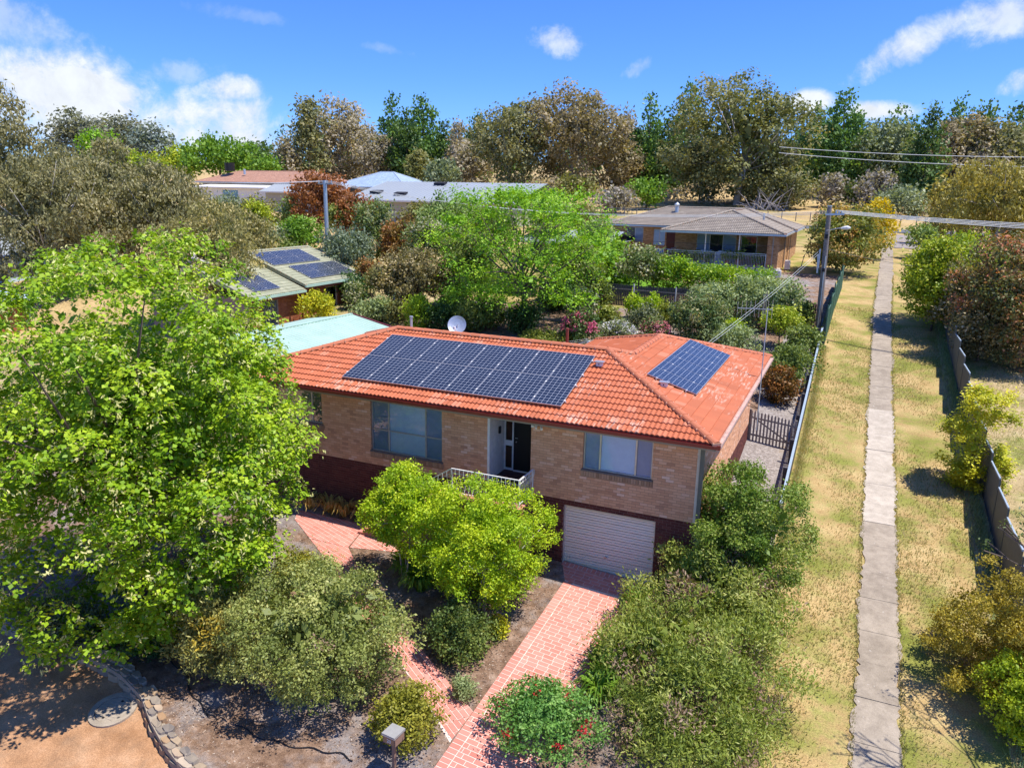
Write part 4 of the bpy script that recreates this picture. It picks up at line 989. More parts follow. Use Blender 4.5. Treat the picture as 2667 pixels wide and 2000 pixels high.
# ------------------------------------------------------------------ back neighbour
def hip_house(root, x0, x1, y0, y1, zf, ze_, t, m_tile, m_wall, ov=.5, lim=0, gauge=.36, caps=True, m_cap=None, rs=1, tiles=True, width=.33, openings=(), right_open=(), mortar=None, bricks=True):
    """hip roofed block: facade looks towards -y. returns wall, roof"""
    mb = MB(); wall_panel(mb, x0, x1, zf, ze_-.05, list(openings), y0, .2); wall_panel(mb, y0+.2, y1, zf, ze_-.05, list(right_open), x1, .2, 'y', -1)
    mb.box(x0, x0+.2, y0+.2, y1, zf, ze_-.05); mb.box(x0+.2, x1-.2, y1-.2, y1, zf, ze_-.05); wall = mb.build('wall', mortar or m_wall, root)
    if bricks:
        f = MB()
        for b in brick_wall(root, (x0,y0,0), (1,0,0), (0,-1,0), x1-x0, zf, ze_-.05, [(a-x0,b-x0,c,d) for a,b,c,d in openings], None, None, rs=rs)+brick_wall(root, (x1,y0,0), (0,1,0), (1,0,0), y1-y0, zf, ze_-.05, [(a-y0,b-y0,c,d) for a,b,c,d in right_open], None, None, rs=rs+1): brick_geo(f, b)
        tag(f.build('brick_field', m_wall, wall), kind='stuff')
    X0, X1, Y0, Y1 = x0-ov, x1+ov, y0-ov, y1+ov; D_ = min(X1-X0, Y1-Y0)/2
    rf_ = MB()
    if X1-X0 >= Y1-Y0: A1 = (X0+D_, (Y0+Y1)/2); A2 = (X1-D_, (Y0+Y1)/2)
    else: A1 = ((X0+X1)/2, Y0+D_); A2 = ((X0+X1)/2, Y1-D_)
    zr = ze_+t*D_; q = lambda p, z: (p[0], p[1], z-.02)
    c = [(X0,Y0),(X1,Y0),(X1,Y1),(X0,Y1)]
    if X1-X0 >= Y1-Y0:
        polys = [[c[0],c[1],A2,A1],[c[1],c[2],A2],[c[2],c[3],A1,A2],[c[3],c[0],A1]]
    else: polys = [[c[0],c[1],A1],[c[1],c[2],A2,A1],[c[2],c[3],A2],[c[3],c[0],A1,A2]]
    for P_ in polys: rf_.face([q(p, zr if p in (A1, A2) else ze_) for p in P_])
    rf_.face([(X0,Y0,ze_-.03),(X0,Y1,ze_-.03),(X1,Y1,ze_-.03),(X1,Y0,ze_-.03)])
    roof_ = rf_.build('roof', m_tile, root)
    if tiles:
        pf = [(( 0,Y0,ze_),(1,0,0),(0,1,0),t,[(p[0],p[1]-Y0) for p in polys[0]]), ((X1,0,ze_),(0,1,0),(-1,0,0),t,[(p[1],X1-p[0]) for p in polys[1]])]
        roof_faces(roof_, pf, m_tile, lim=lim, rs=rs, gauge=gauge, width=width, seg=6)
        for a, b in ((A1,A2),(c[1],A2),(c[0],A1),(c[2],A2),(c[3],A1)) if X1-X0 >= Y1-Y0 else ((A1,A2),(c[1],A1),(c[0],A1),(c[2],A2)):
            za = zr if a in (A1,A2) else ze_; zb = zr if b in (A1,A2) else ze_
            ridge_caps(roof_, (*a,za+.03), (*b,zb+.03), m_cap or m_tile, one=True)
    g = MB(); g.box(X0-.08,X1+.08,Y0-.1,Y0,ze_-.14,ze_-.01); g.box(X1,X1+.1,Y0,Y1,ze_-.14,ze_-.01); g.build('gutter', M_GALV, root)
    return wall, roof_, rf_
BN = thing('back_house', (-9,52,3.2), 'tan brick house with a grey brown tiled roof and railed verandah behind the paling fence', 'house')
fz = 3.62; ez = 6.35
opn = [(-17.2,-15.6,4.75,6.1),(-14.6,-13.5,4.5,6.0),(-13.35,-12.4,fz,6.0),(-10.9,-9.0,4.6,6.0)]
hip_house(BN, -18.6, -2.5, 52, 60.5, 2.8, ez, .33, M_GTILE, M_TBRICK, .6, 150, rs=41, openings=opn, mortar=M_CMORT)
window(BN, -17.2,-15.6,4.75,6.1, 52, (-16.4,), (), (M_ROOM,M_BLIND2)); window(BN, -14.6,-13.5,4.5,6.0, 52, (-14.05,), (), (M_BLIND,), frame=M_WHITE); window(BN, -10.9,-9.0,4.6,6.0, 52, (-9.9,), (), (M_ROOM,M_BLIND2))
mb = MB(); mb.box(-13.33,-12.42,52.03,52.08,fz,6.0); mb.build('door', plain('dark_red_door',(.12,.035,.025),.5), BN)
mb = MB(); mb.box(-11.95,-11.4,51.8,51.99,5.15,5.95); mb.build('water_heater', M_WHITE, BN)
# front wing with verandah under a lower hip
wing = MB(); wx0, wx1, wy0, wy1 = -11.9, -2.1, 43.6, 56.0
Dw = (wx1-wx0)/2; zr = ez+.33*Dw-.05; Ap = ((wx0+wx1)/2, wy0+Dw)
wing.face([(wx0,wy0,ez-.07),(wx1,wy0,ez-.07),(*Ap,zr-.02)]); wing.face([(wx1,wy0,ez-.07),(wx1,wy1,ez-.07),(Ap[0],wy1,zr-.02),(*Ap,zr-.02)]); wing.face([(wx0,wy1,ez-.07),(wx0,wy0,ez-.07),(*Ap,zr-.02),(Ap[0],wy1,zr-.02)])
wing.face([(wx0,wy0,ez-.1),(wx0,wy1,ez-.1),(wx1,wy1,ez-.1),(wx1,wy0,ez-.1)])
wr = wing.build('verandah_roof', M_GTILE, BN)
roof_faces(wr, [((0,wy0,ez-.05),(1,0,0),(0,1,0),.33,[(wx0,0),(wx1,0),(Ap[0],Dw)]), ((wx1,0,ez-.05),(0,1,0),(-1,0,0),.33,[(wy0,0),(wy1,0),(wy1,Dw),(Ap[1],Dw)]), ((wx0,0,ez-.05),(0,1,0),(1,0,0),.33,[(wy1,0),(wy0,0),(Ap[1],Dw),(wy1,Dw)])], M_GTILE, lim=150, rs=44, width=.33, gauge=.36, seg=6)
for a, b in (((wx1,wy0,ez),(*Ap,zr+.05)), ((wx0,wy0,ez),(*Ap,zr+.05)), ((*Ap,zr+.05),(Ap[0],wy1-2,zr+.05))): ridge_caps(wr, a, b, M_GTILE, one=True)
mb = MB(); mb.box(wx0-.08,wx1+.08,wy0-.1,wy0,ez-.2,ez-.06); mb.box(wx1,wx1+.1,wy0,wy1,ez-.2,ez-.06); mb.build('verandah_gutter', M_GALV, BN)
wop = [(-9.6,-6.3,fz,5.95),(-5.9,-4.6,4.4,5.9)]
mb = MB(); wall_panel(mb, -11.5, -2.95, fz, ez-.12, wop, 47.2, .2); mb.box(-2.75,-2.55,44.0,55.5,2.6,ez-.12); mb.box(-3.4,-2.75,44.0,44.2,2.6,ez-.12); mb.box(-11.5,-11.3,47.4,52,fz,ez-.12); w2 = mb.build('verandah_wall', M_CMORT, BN)
f = MB()
for b in brick_wall(BN, (-11.5,47.2,0),(1,0,0),(0,-1,0),8.55,fz,ez-.12,[(a+11.5,b+11.5,c,d) for a,b,c,d in wop],None,None,rs=51)+brick_wall(BN,(-2.55,44.0,0),(0,1,0),(1,0,0),11.5,2.6,ez-.12,[],None,None,rs=52)+brick_wall(BN,(-3.4,44.0,0),(1,0,0),(0,-1,0),.85,2.6,ez-.12,[],None,None,rs=53): brick_geo(f, b)
tag(f.build('brick_field', M_TBRICK, w2), kind='stuff')
window(BN, -9.6,-6.3,fz,5.95, 47.2, (-8.5,-7.4), (), (M_BLIND2,M_ROOM,M_BLIND2), frame=M_WHITE)
window(BN, -5.9,-4.6,4.4,5.9, 47.2, (), (), (M_ROOM,))
mb = MB(); mb.box(-11.4,-2.75,43.9,47.2,fz-.2,fz); mb.box(-11.4,-3.4,43.95,44.1,2.4,fz-.2); mb.box(-2.75,-2.3,43.8,44.6,2.6,fz); mb.build('verandah_deck', M_CREAMP, BN)
VR = MB(); VR.bar((-11.35,44.0,fz+1.08),(-3.45,44.0,fz+1.08),.06,.05); VR.bar((-11.35,44.0,fz+.95),(-3.45,44.0,fz+.95),.03,.03); VR.bar((-11.35,44.0,fz+.08),(-3.45,44.0,fz+.08),.03,.03); VR.bar((-11.35,44.0,fz+1.08),(-11.35,47.1,fz+1.08),.06,.05)
for x in (-11.35,-7.4,-3.45): VR.box(x-.03,x+.03,43.97,44.03,fz,fz+1.1)
vr = VR.build('verandah_railing', M_GALV, BN)
x = -11.25
while x < -3.5: mb = MB(); mb.box(x-.009,x+.009,43.99,44.01,fz+.08,fz+.95); mb.build('baluster', M_GALV, vr); x += .125
for x in (-5.6,-8.3): mb = MB(); mb.box(x-.04,x+.04,44.1,44.18,fz,ez-.15); mb.build('verandah_post', M_WHITE, BN)
mb = MB(); mb.box(-3.0,-2.92,43.75,43.85,2.6,ez-.2); mb.box(-2.52,-2.44,48.5,48.58,2.8,ez-.2); mb.box(-2.52,-2.44,53.5,53.58,3,ez-.2); mb.build('downpipes', M_FASC, BN)
mb = MB(); mb.tube([(-4.6,50.4,7.15),(-4.6,50.4,7.75)],.09,8); mb.build('vent_flue', M_GALV, BN)
mb = MB(); mb.tube([(-13.2,54.9,7.5),(-13.2,54.9,8.05),(-13.2,54.9,8.25)],[.18,.18,.26],10); mb.tube([(-13.2,54.9,8.25),(-13.2,54.9,8.45)],[.26,.05],10); mb.build('roof_ventilator', M_GALV, BN)
for k, (x, r_, lab) in enumerate(((-10.6,.14,'leftmost small terracotta pot on the verandah edge'),(-9.8,.12,'second terracotta pot from the left on the verandah edge'),(-8.9,.13,'third terracotta pot from the left on the verandah edge'),(-8.0,.12,'middle small terracotta pot on the verandah edge'),(-6.5,.22,'larger terracotta pot right of the middle railing post'),(-5.6,.24,'largest terracotta pot with a leafy plant on the verandah'),(-4.1,.16,'rightmost terracotta pot behind the verandah railing'))):
    pt = thing('plant_pot', (x,44.35,fz), lab, 'pot plant', 'pots on the verandah')
    mb = MB(); mb.tube([(0,0,0),(0,0,r_*1.9)],[r_*.75,r_],10); mb.build('pot', M_TERRA, pt, local=True); POTS = globals().setdefault('POTS', []); POTS.append((pt, r_))
for k, (x, lab) in enumerate(((-8.4,'white covered barbecue at the left behind the verandah railing'),(-6.9,'white covered table at the right behind the verandah railing'))):
    bq = thing('covered_barbecue', (x,45.3,fz), lab, 'outdoor furniture'); bm_ = MB()
    bm_.mesh([(-.65,-.35,0),(.65,-.35,0),(.65,.35,0),(-.65,.35,0),(-.6,-.3,.95),(.6,-.3,.95),(.6,.3,.95),(-.6,.3,.95),(-.45,-.15,1.12),(.45,-.15,1.12),(.45,.15,1.12),(-.45,.15,1.12)],
       [(3,2,1,0),(0,1,5,4),(1,2,6,5),(2,3,7,6),(3,0,4,7),(4,5,9,8),(5,6,10,9),(6,7,11,10),(7,4,8,11),(8,9,10,11)]); bm_.build('cover', plain('pale_blue_cover',(.45,.55,.68),.6), bq, local=True)
    mb = MB(); mb.box(-.72,-.66,-.3,.3,.0,.7); mb.build('side_leg', M_BLACK, bq, local=True)
TW = thing('towel_rack', (-12.6,46.5,3.3), 'blue and white towel hung on a folding airer left of the verandah railing', 'airer')
mb = MB(); mb.tube([(-1.5,0,1.25),(1.6,0,1.3)],.015,5); mb.tube([(-1.4,0,0),(-1.4,0,1.25)],.02,5); mb.tube([(1.5,0,0),(1.5,0,1.28)],.02,5); mb.build('rack', M_WHITE, TW, local=True)
mb = MB()
for k in range(8): mb.box(-.35+k*.09,-.27+k*.09,-.02,.0,.35,1.27,k % 2)
mb.build('towel', [plain('blue_stripe',(.10,.22,.55),.8), M_WHITE], TW, local=True)
for (x, y, s, lab) in ((-2.05,47.6,.85,'white air conditioner unit standing by the side wall of the tan brick house'),(-2.3,43.0,.7,'lower white unit at the front corner of the tan brick house')):
    ac = thing('air_conditioner', (x,y,T(x,y)), lab, 'air conditioner'); mb = MB(); mb.box(-.2,.2,-.45*s,.45*s,.05,.9*s); mb.build('casing', M_WHITE, ac, local=True)
    mb = MB(); disc(mb, .02,.24,0,.02,16); bmv = [(.205+z, x_, y_+.5*s) for x_, y_, z in mb.v]; mb.v = bmv; mb.build('fan_grille', M_GALV, ac, local=True)
SWg = thing('garden_swing', (-.2,46,T(-.2,46)), 'dark green tubular garden swing frame in the shade beside the lane', 'swing frame')
mb = MB()
for s in (-.5,.5): mb.tube([(s*1.5,-.4,0),(s,-.0,1.5),(s*.6,0,1.75)],.025,5); mb.tube([(s*1.5,.4,0),(s,0,1.5)],.025,5)
mb.tube([(-.5,0,1.5),(-.3,0,1.75),(.3,0,1.75),(.5,0,1.5)],.025,5); mb.tube([(-.6,0,.6),(.6,0,.6)],.03,5); mb.build('frame', M_GCB, SWg, local=True)
# retaining sleepers by the lawn
for (a, b, lab) in (((-18.0,36.5),(-14.8,37.5),'low sleeper edge left of the small lawn'),((-14.7,37.6),(-12.2,38.5),'low sleeper edge behind the small lawn')):
    rs_ = thing('sleeper_edge', (*a, T(*a)), lab, 'garden edge'); mb = MB(); mb.bar((*a,T(*a)+.2),(*b,T(*b)+.2),.15,.4); mb.build('sleeper', M_WOOD, rs_)
for (a, b, lab) in (((-17.5,22.6),(-12.4,23.4),'thin timber garden edge on the mulch left of the roses'),((-10.9,22.2),(-9.1,22.6),'short timber edge between the olive mounds'),((-8.5,23.2),(-7.2,23.4),'short timber edge beside the grey green mound')):
    rs_ = thing('garden_edging', (*a, T(*a)), lab, 'garden edge'); mb = MB(); mb.bar((*a,T(*a)+.1),(*b,T(*b)+.1),.12,.16); mb.build('sleeper', M_WOOD, rs_)

# ------------------------------------------------------------------ left neighbour with the green edged roof
LN = thing('left_house', (-31,19,.7), 'red brick house with a cream and green tiled roof carrying dark solar panels', 'house')
X = -29.0; xe = X+.5; tl = .36
wl1 = [(14.95,16.35,.85,2.75)]; wl2 = [(21.0,22.3,1.0,2.75)]
mb = MB(); wall_panel(mb, 13.8, 18.5, -.6, 2.8, wl1, X, .2, 'y', -1); wall_panel(mb, 18.5, 24.6, -.4, 3.05, wl2, X+.003, .2, 'y', -1); mb.box(X-7.8,X-.2,24.4,24.6,-.3,3.05); mb.box(X-7.8,X-.2,13.8,14.0,-.6,2.8); w3 = mb.build('wall', M_DMORT, LN)
f = MB()
for b in brick_wall(LN,(X,13.8,0),(0,1,0),(1,0,0),4.7,-.6,2.8,[(a-13.8,b-13.8,c,d) for a,b,c,d in wl1],None,None,rs=61)+brick_wall(LN,(X+.003,18.5,0),(0,1,0),(1,0,0),6.1,-.4,3.05,[(a-18.5,b-18.5,c,d) for a,b,c,d in wl2],None,None,rs=62): brick_geo(f, b)
tag(f.build('brick_field', M_RBRICK, w3), kind='stuff')
window(LN, 14.95,16.35,.85,2.75, X, (), (1.7,), (M_BLIND2,), 'y', -1, M_FASC); window(LN, 21.0,22.3,1.0,2.75, X, (), (), (M_ROOM,), 'y', -1, M_CREAMP)
def gable(y0, y1, ze_, dx, lim):
    rf_ = MB(); xr_ = xe-dx; zr = ze_+tl*dx
    for a, b, c, d in (((xe,y0,ze_-.02),(xe,y1,ze_-.02),(xr_,y1,zr-.02),(xr_,y0,zr-.02)), ((xr_-dx,y1,ze_-.02),(xr_-dx,y0,ze_-.02),(xr_,y0,zr-.02),(xr_,y1,zr-.02)), ((xe,y0,ze_-.12),(xe,y0,ze_-.02),(xr_,y0,zr-.02),(xr_,y0,zr-.3)), ((xe,y1,ze_-.02),(xe,y1,ze_-.12),(xr_,y1,zr-.3),(xr_,y1,zr-.02))): rf_.face((a,b,c,d))
    r_ = rf_.build('roof', M_CTILE, LN)
    roof_faces(r_, [((xe,0,ze_),(0,1,0),(-1,0,0),tl,[(y0,0),(y1,0),(y1,dx),(y0,dx)])], M_CTILE, lim=lim, rs=66, width=.33, gauge=.36, seg=6)
    ridge_caps(r_, (xr_,y0,zr+.03), (xr_,y1,zr+.03), M_CTILE, one=True); ridge_caps(r_, (xe,y1-.05,ze_+.02), (xr_,y1-.05,zr+.04), M_CTILE, one=True, r=.09); ridge_caps(r_, (xe,y0+.05,ze_+.02), (xr_,y0+.05,zr+.04), M_CTILE, one=True, r=.09)
    g = MB(); g.box(xe,xe+.12,y0-.05,y1+.05,ze_-.14,ze_-.0); g.build('gutter', M_GREENROOF, LN); g = MB(); g.box(xe-.04,xe,y0,y1,ze_-.3,ze_-.14); g.build('fascia', M_RUST, LN)
gable(13.4, 18.3, 2.9, 5.0, 60); gable(18.4, 25.1, 3.18, 5.0, 90)
for y in (18.6,24.2): mb = MB(); mb.box(X+.01,X+.09,y-.04,y+.04,-.2,3.05); mb.build('downpipe', M_RUST, LN)
mb = MB(); mb.box(X-.0,xe,24.55,24.62,2.6,3.2); mb.build('eave_bracket', M_RUST, LN)
for (o, nu, nv, lab) in (((xe-.55,19.35,3.18+tl*.55),3,1,None),((xe-.55,19.35,0),0,0,None)):
    pass
ad = lambda ys, dx, ze_, nu, nv, lab, w_=1.6: solar_array('solar_array', lab, (xe-dx, ys, ze_+tl*dx), (0,1,0), (-1,0,0), nu, nv, w_, .98, t=tl, up=.12)
ad(19.7, .55, 3.18, 3, 2, 'lower right block of dark solar panels on the cream and green tiled roof')
ad(18.7, 2.75, 3.18, 3, 2, 'upper block of dark solar panels near the ridge of the cream and green tiled roof')
ad(14.4, .5, 2.9, 2, 2, 'solar panels on the lower front section of the cream and green tiled roof', 1.1)
HP = thing('heat_pump', (X+.75,23.1,T(X+.75,23.1)), 'white double fan heat pump standing against the red brick house', 'air conditioner')
mb = MB(); mb.box(-.2,.2,-.5,.5,.08,1.55); mb.build('casing', M_WHITE, HP, local=True)
for z in (.45,1.15): mb = MB(); disc(mb,.03,.3,0,.02,18); mb.v = [(.202+c, a, b+z) for a, b, c in mb.v]; mb.build('fan_grille', M_GALV, HP, local=True)
# green roofed shed
SH = thing('green_roof_shed', (-20.7,9.5,T(-20.7,9.5)), 'low shed with a pale green sheet metal roof between the two brick houses', 'shed')
mb = MB(); mb.mesh([(-24.6,5.3,2.05),(-24.6,13.6,2.05),(-22.1,13.9,2.42),(-22.4,5.0,2.42)], [(0,3,2,1)]); k = 0
hi = Vector((-22.4,5.0,2.42)); hj = Vector((-22.0,14.2,2.42)); lo = Vector((-18.6,4.4,1.98)); lj = Vector((-18.4,13.3,1.98)); N = 34
for i in range(N):
    s0, s1 = i/N, (i+1)/N; P_ = [hi.lerp(hj,s0), lo.lerp(lj,s0), lo.lerp(lj,s1), hi.lerp(hj,s1)]; u_ = Vector((0,0,.03))
    e = .12/1.0; a0 = hi.lerp(hj,s0+.15/N); b0 = lo.lerp(lj,s0+.15/N); a1 = hi.lerp(hj,s0+.3/N); b1 = lo.lerp(lj,s0+.3/N)
    mb.face([P_[0],P_[1],b0+u_*.0+u_,a0+u_]); mb.face([a0+u_,b0+u_,b1,a1]); mb.face([a1,b1,P_[2],P_[3]])
shr = mb.build('roof', M_GREENROOF, SH)
mb = MB(); mb.bar(hi+Vector((0,0,.03)), hj+Vector((0,0,.03)), .2, .04); mb.build('ridge_flashing', M_GREENROOF, SH)
mb = MB(); mb.bar(hj+Vector((0,.04,0)), lj+Vector((0,.04,0)), .05, .14); mb.build('barge_board', M_MAROON, SH)
mb = MB(); mb.prism([(-24,5.6),(-18.9,4.9),(-18.8,13.0),(-24,13.3)], T(-21,9)-.8, 1.93); mb.build('wall', M_FASC, SH)

M_FWALL = plain('dull_wall', (.40,.37,.31), .8)
# ------------------------------------------------------------------ far houses (down the left side)
def simple_house(name, label, x0, x1, y0, y1, ze_, t, mt, mw, wins, rz=0, ov=.6, tiles=True):
    rt = thing(name, ((x0+x1)/2, (y0+y1)/2, T((x0+x1)/2, y0)), label, 'house')
    ops_ = [w_[:4] for w_ in wins]
    zf = min(T(x0,y0), T(x1,y0))-.5
    hip_house(rt, x0, x1, y0, y1, zf, ze_, t, mt, mw, ov, 0, rs=int(abs(x0)), tiles=tiles, openings=ops_, bricks=False, gauge=.4, width=.4)
    for a, b, c, d in ops_: window(rt, a, b, c, d, y0, ((a+b)/2,), (), (M_BLIND2,), frame=M_WHITE, fw=.08)
    return rt
th = simple_house('tan_roof_house', 'house with a long tan tiled hip roof at the left', -128,-96, 108,120, 9.9, .36, M_TTILE, M_FWALL, [(-112,-110,8,9.4),(-106,-103,8,9.4)])
mb = MB(); mb.tube([(-122.5,111.5,12.2),(-122.5,111.5,13.9)],[1.0,1.1],12); mb.build('evaporative_cooler', M_BLACK, th)
mb = MB(); mb.tube([(-118,111,11.5),(-118,111,12.6)],.25,8); mb.build('flue', M_GALV, th)
def flat_house(name, label, x0, x1, y0, y1, zlo, zhi, mroof, mwall, wins=()):
    rt = thing(name, ((x0+x1)/2,(y0+y1)/2,T((x0+x1)/2,y0)), label, 'house'); zf = min(T(x0,y0),T(x1,y0))-.5
    mb = MB(); wall_panel(mb, x0, x1, zf, zlo-.1, list(wins), y0, .2); mb.box(x0,x0+.2,y0+.2,y1,zf,zlo-.1); mb.box(x1-.2,x1,y0+.2,y1,zf,zlo-.1); mb.build('wall', mwall, rt)
    ym = (y0+y1)/2; mb = MB(); n_ = 40
    for i in range(n_):
        a = x0-.7+(x1-x0+1.4)*i/n_; b = x0-.7+(x1-x0+1.4)*(i+1)/n_; m_ = a+(b-a)*.15
        for (ya, za, yb2, zb) in ((y0-.8, zlo, ym, zhi), (ym, zhi, y1+.8, zlo)):
            mb.face([(a,ya,za+.06),(m_,ya,za),(m_,yb2,zb),(a,yb2,zb+.06)]); mb.face([(m_,ya,za),(b,ya,za),(b,yb2,zb),(m_,yb2,zb)])
    mb.face([(x0-.7,y0-.8,zlo-.1),(x0-.7,y1+.8,zlo-.1),(x1+.7,y1+.8,zlo-.1),(x1+.7,y0-.8,zlo-.1)]); mb.build('roof', mroof, rt)
    mb = MB(); mb.box(x0-.8,x1+.8,y0-.95,y0-.8,zlo-.2,zlo+.02); mb.build('gutter', M_WHITE, rt)
    for a, b, c, d in wins: window(rt, a, b, c, d, y0, ((a+b)/2,), (), (M_ROOM,), frame=M_WHITE, fw=.08)
    return rt
flat_house('weatherboard_shed', 'pale green weatherboard building with a low blue grey roof below the tan tiled house', -96,-80, 92,99, 8.3, 9.6, M_ZINC, M_FWALL)
flat_house('patio_house', 'white patio building in front of the tan tiled roof', -118,-100, 98,106, 8.9, 9.3, M_WHITE, M_WHITE, [(-112,-108,6.8,8.4)])
bh = simple_house('blue_roof_house', 'house with a pale blue tiled hip roof right of the red brown tree', -96,-79, 112,126, 9.4, .40, M_BTILE, M_FWALL, [(-86,-84,7.4,8.8),(-82.5,-80.5,7.4,8.8)])
gh = flat_house('grey_roof_house', 'long house with a pale grey sheet metal roof in the middle distance', -66,-40, 76,98, 7.6, 10.3, M_ZINC, M_FWALL, [(-62,-59,5.6,7.2)])
for k, (x, y) in enumerate(((-63.5,79.0),(-58.8,78.2),(-56.0,85.0))):
    mb = MB(); z = 7.6+2.7*(y-75.2)/11.8; mb.mesh([(x-.9,y-.5,z+.02),(x+.9,y-.5,z+.02),(x+.9,y+.5,z+.25),(x-.9,y+.5,z+.25),(x-.9,y-.5,z+.32),(x+.9,y-.5,z+.32),(x+.9,y+.5,z+.5),(x-.9,y+.5,z+.5)],[(4,5,6,7),(0,1,5,4),(1,2,6,5),(2,3,7,6),(3,0,4,7)]); mb.build('skylight', M_ROOM, gh)
flat_house('low_grey_roof_house', 'building with a pale metal roof glimpsed behind the lime green layered tree', -24,-17, 44,52, 5.0, 5.8, M_ZINC, M_FWALL, [(-22,-20,4,5.2)])
flat_house('blue_white_house', 'blue and white building at the far left edge behind the gum trees', -78,-60, 20,28, 3.3, 4.6, M_ZINC, plain('pale_blue_wall',(.50,.62,.80),.6), [(-72,-70,1.6,2.8)])
lw = simple_house('left_brick_house', 'red brick house with a grey roof low at the left edge of the photo', -62,-46, 6,12, 1.9, .3, M_BTILE, M_RBRICK, [(-56,-54,.2,1.4)], tiles=False)
# far fence posts in the paddock
FF = thing('paddock_fence', (-10,104,5.5), 'thin wire and post fence along the edge of the paddock', 'fence')
for i in range(46):
    x = -60+i*2.0; y = 103+.02*x; mb = MB(); mb.box(x-.06,x+.06,y-.06,y+.06,T(x,y)-.1,T(x,y)+1.3); mb.build('post', M_WOOD, FF)
mb = MB()
for z in (.5,.9,1.2):
    mb.tube([(x, 103+.02*x, T(x,103+.02*x)+z) for x in np.arange(-60,31,5)], .012, 3, caps=False)
mb.build('wire', M_GALV, FF)
SG = thing('street_sign', (-71,110,T(-71,110)), 'small pale street sign on a post right of the yellow cone shaped conifer', 'sign')
mb = MB(); mb.tube([(0,0,0),(0,0,4)],.06,6); mb.build('post', M_GALV, SG, local=True); mb = MB(); mb.box(-.35,.35,-.05,0,3.2,4.1); mb.build('plate', M_WHITE, SG, local=True)
# fallen limbs heap
DB = thing('dead_branches', (-12,118,T(-12,118)), 'tangle of bare grey dead branches on the dry paddock right of the broad domed gum', 'dead wood')
mb = MB(); r_ = random.Random(8)
for i in range(34):
    a = r_.uniform(0,6.28); L = r_.uniform(1.5,4.5); c = Vector((r_.uniform(-3,3), r_.uniform(-1.5,1.5), 0)); e = c+Vector((math.cos(a)*L, math.sin(a)*L*.4, r_.uniform(.8,3.8)))
    mb.tube([c, c.lerp(e,.5)+Vector((0,0,.3)), e], [.09,.06,.02], 5)
mb.build('limbs', M_PALEBARK, DB, local=True)

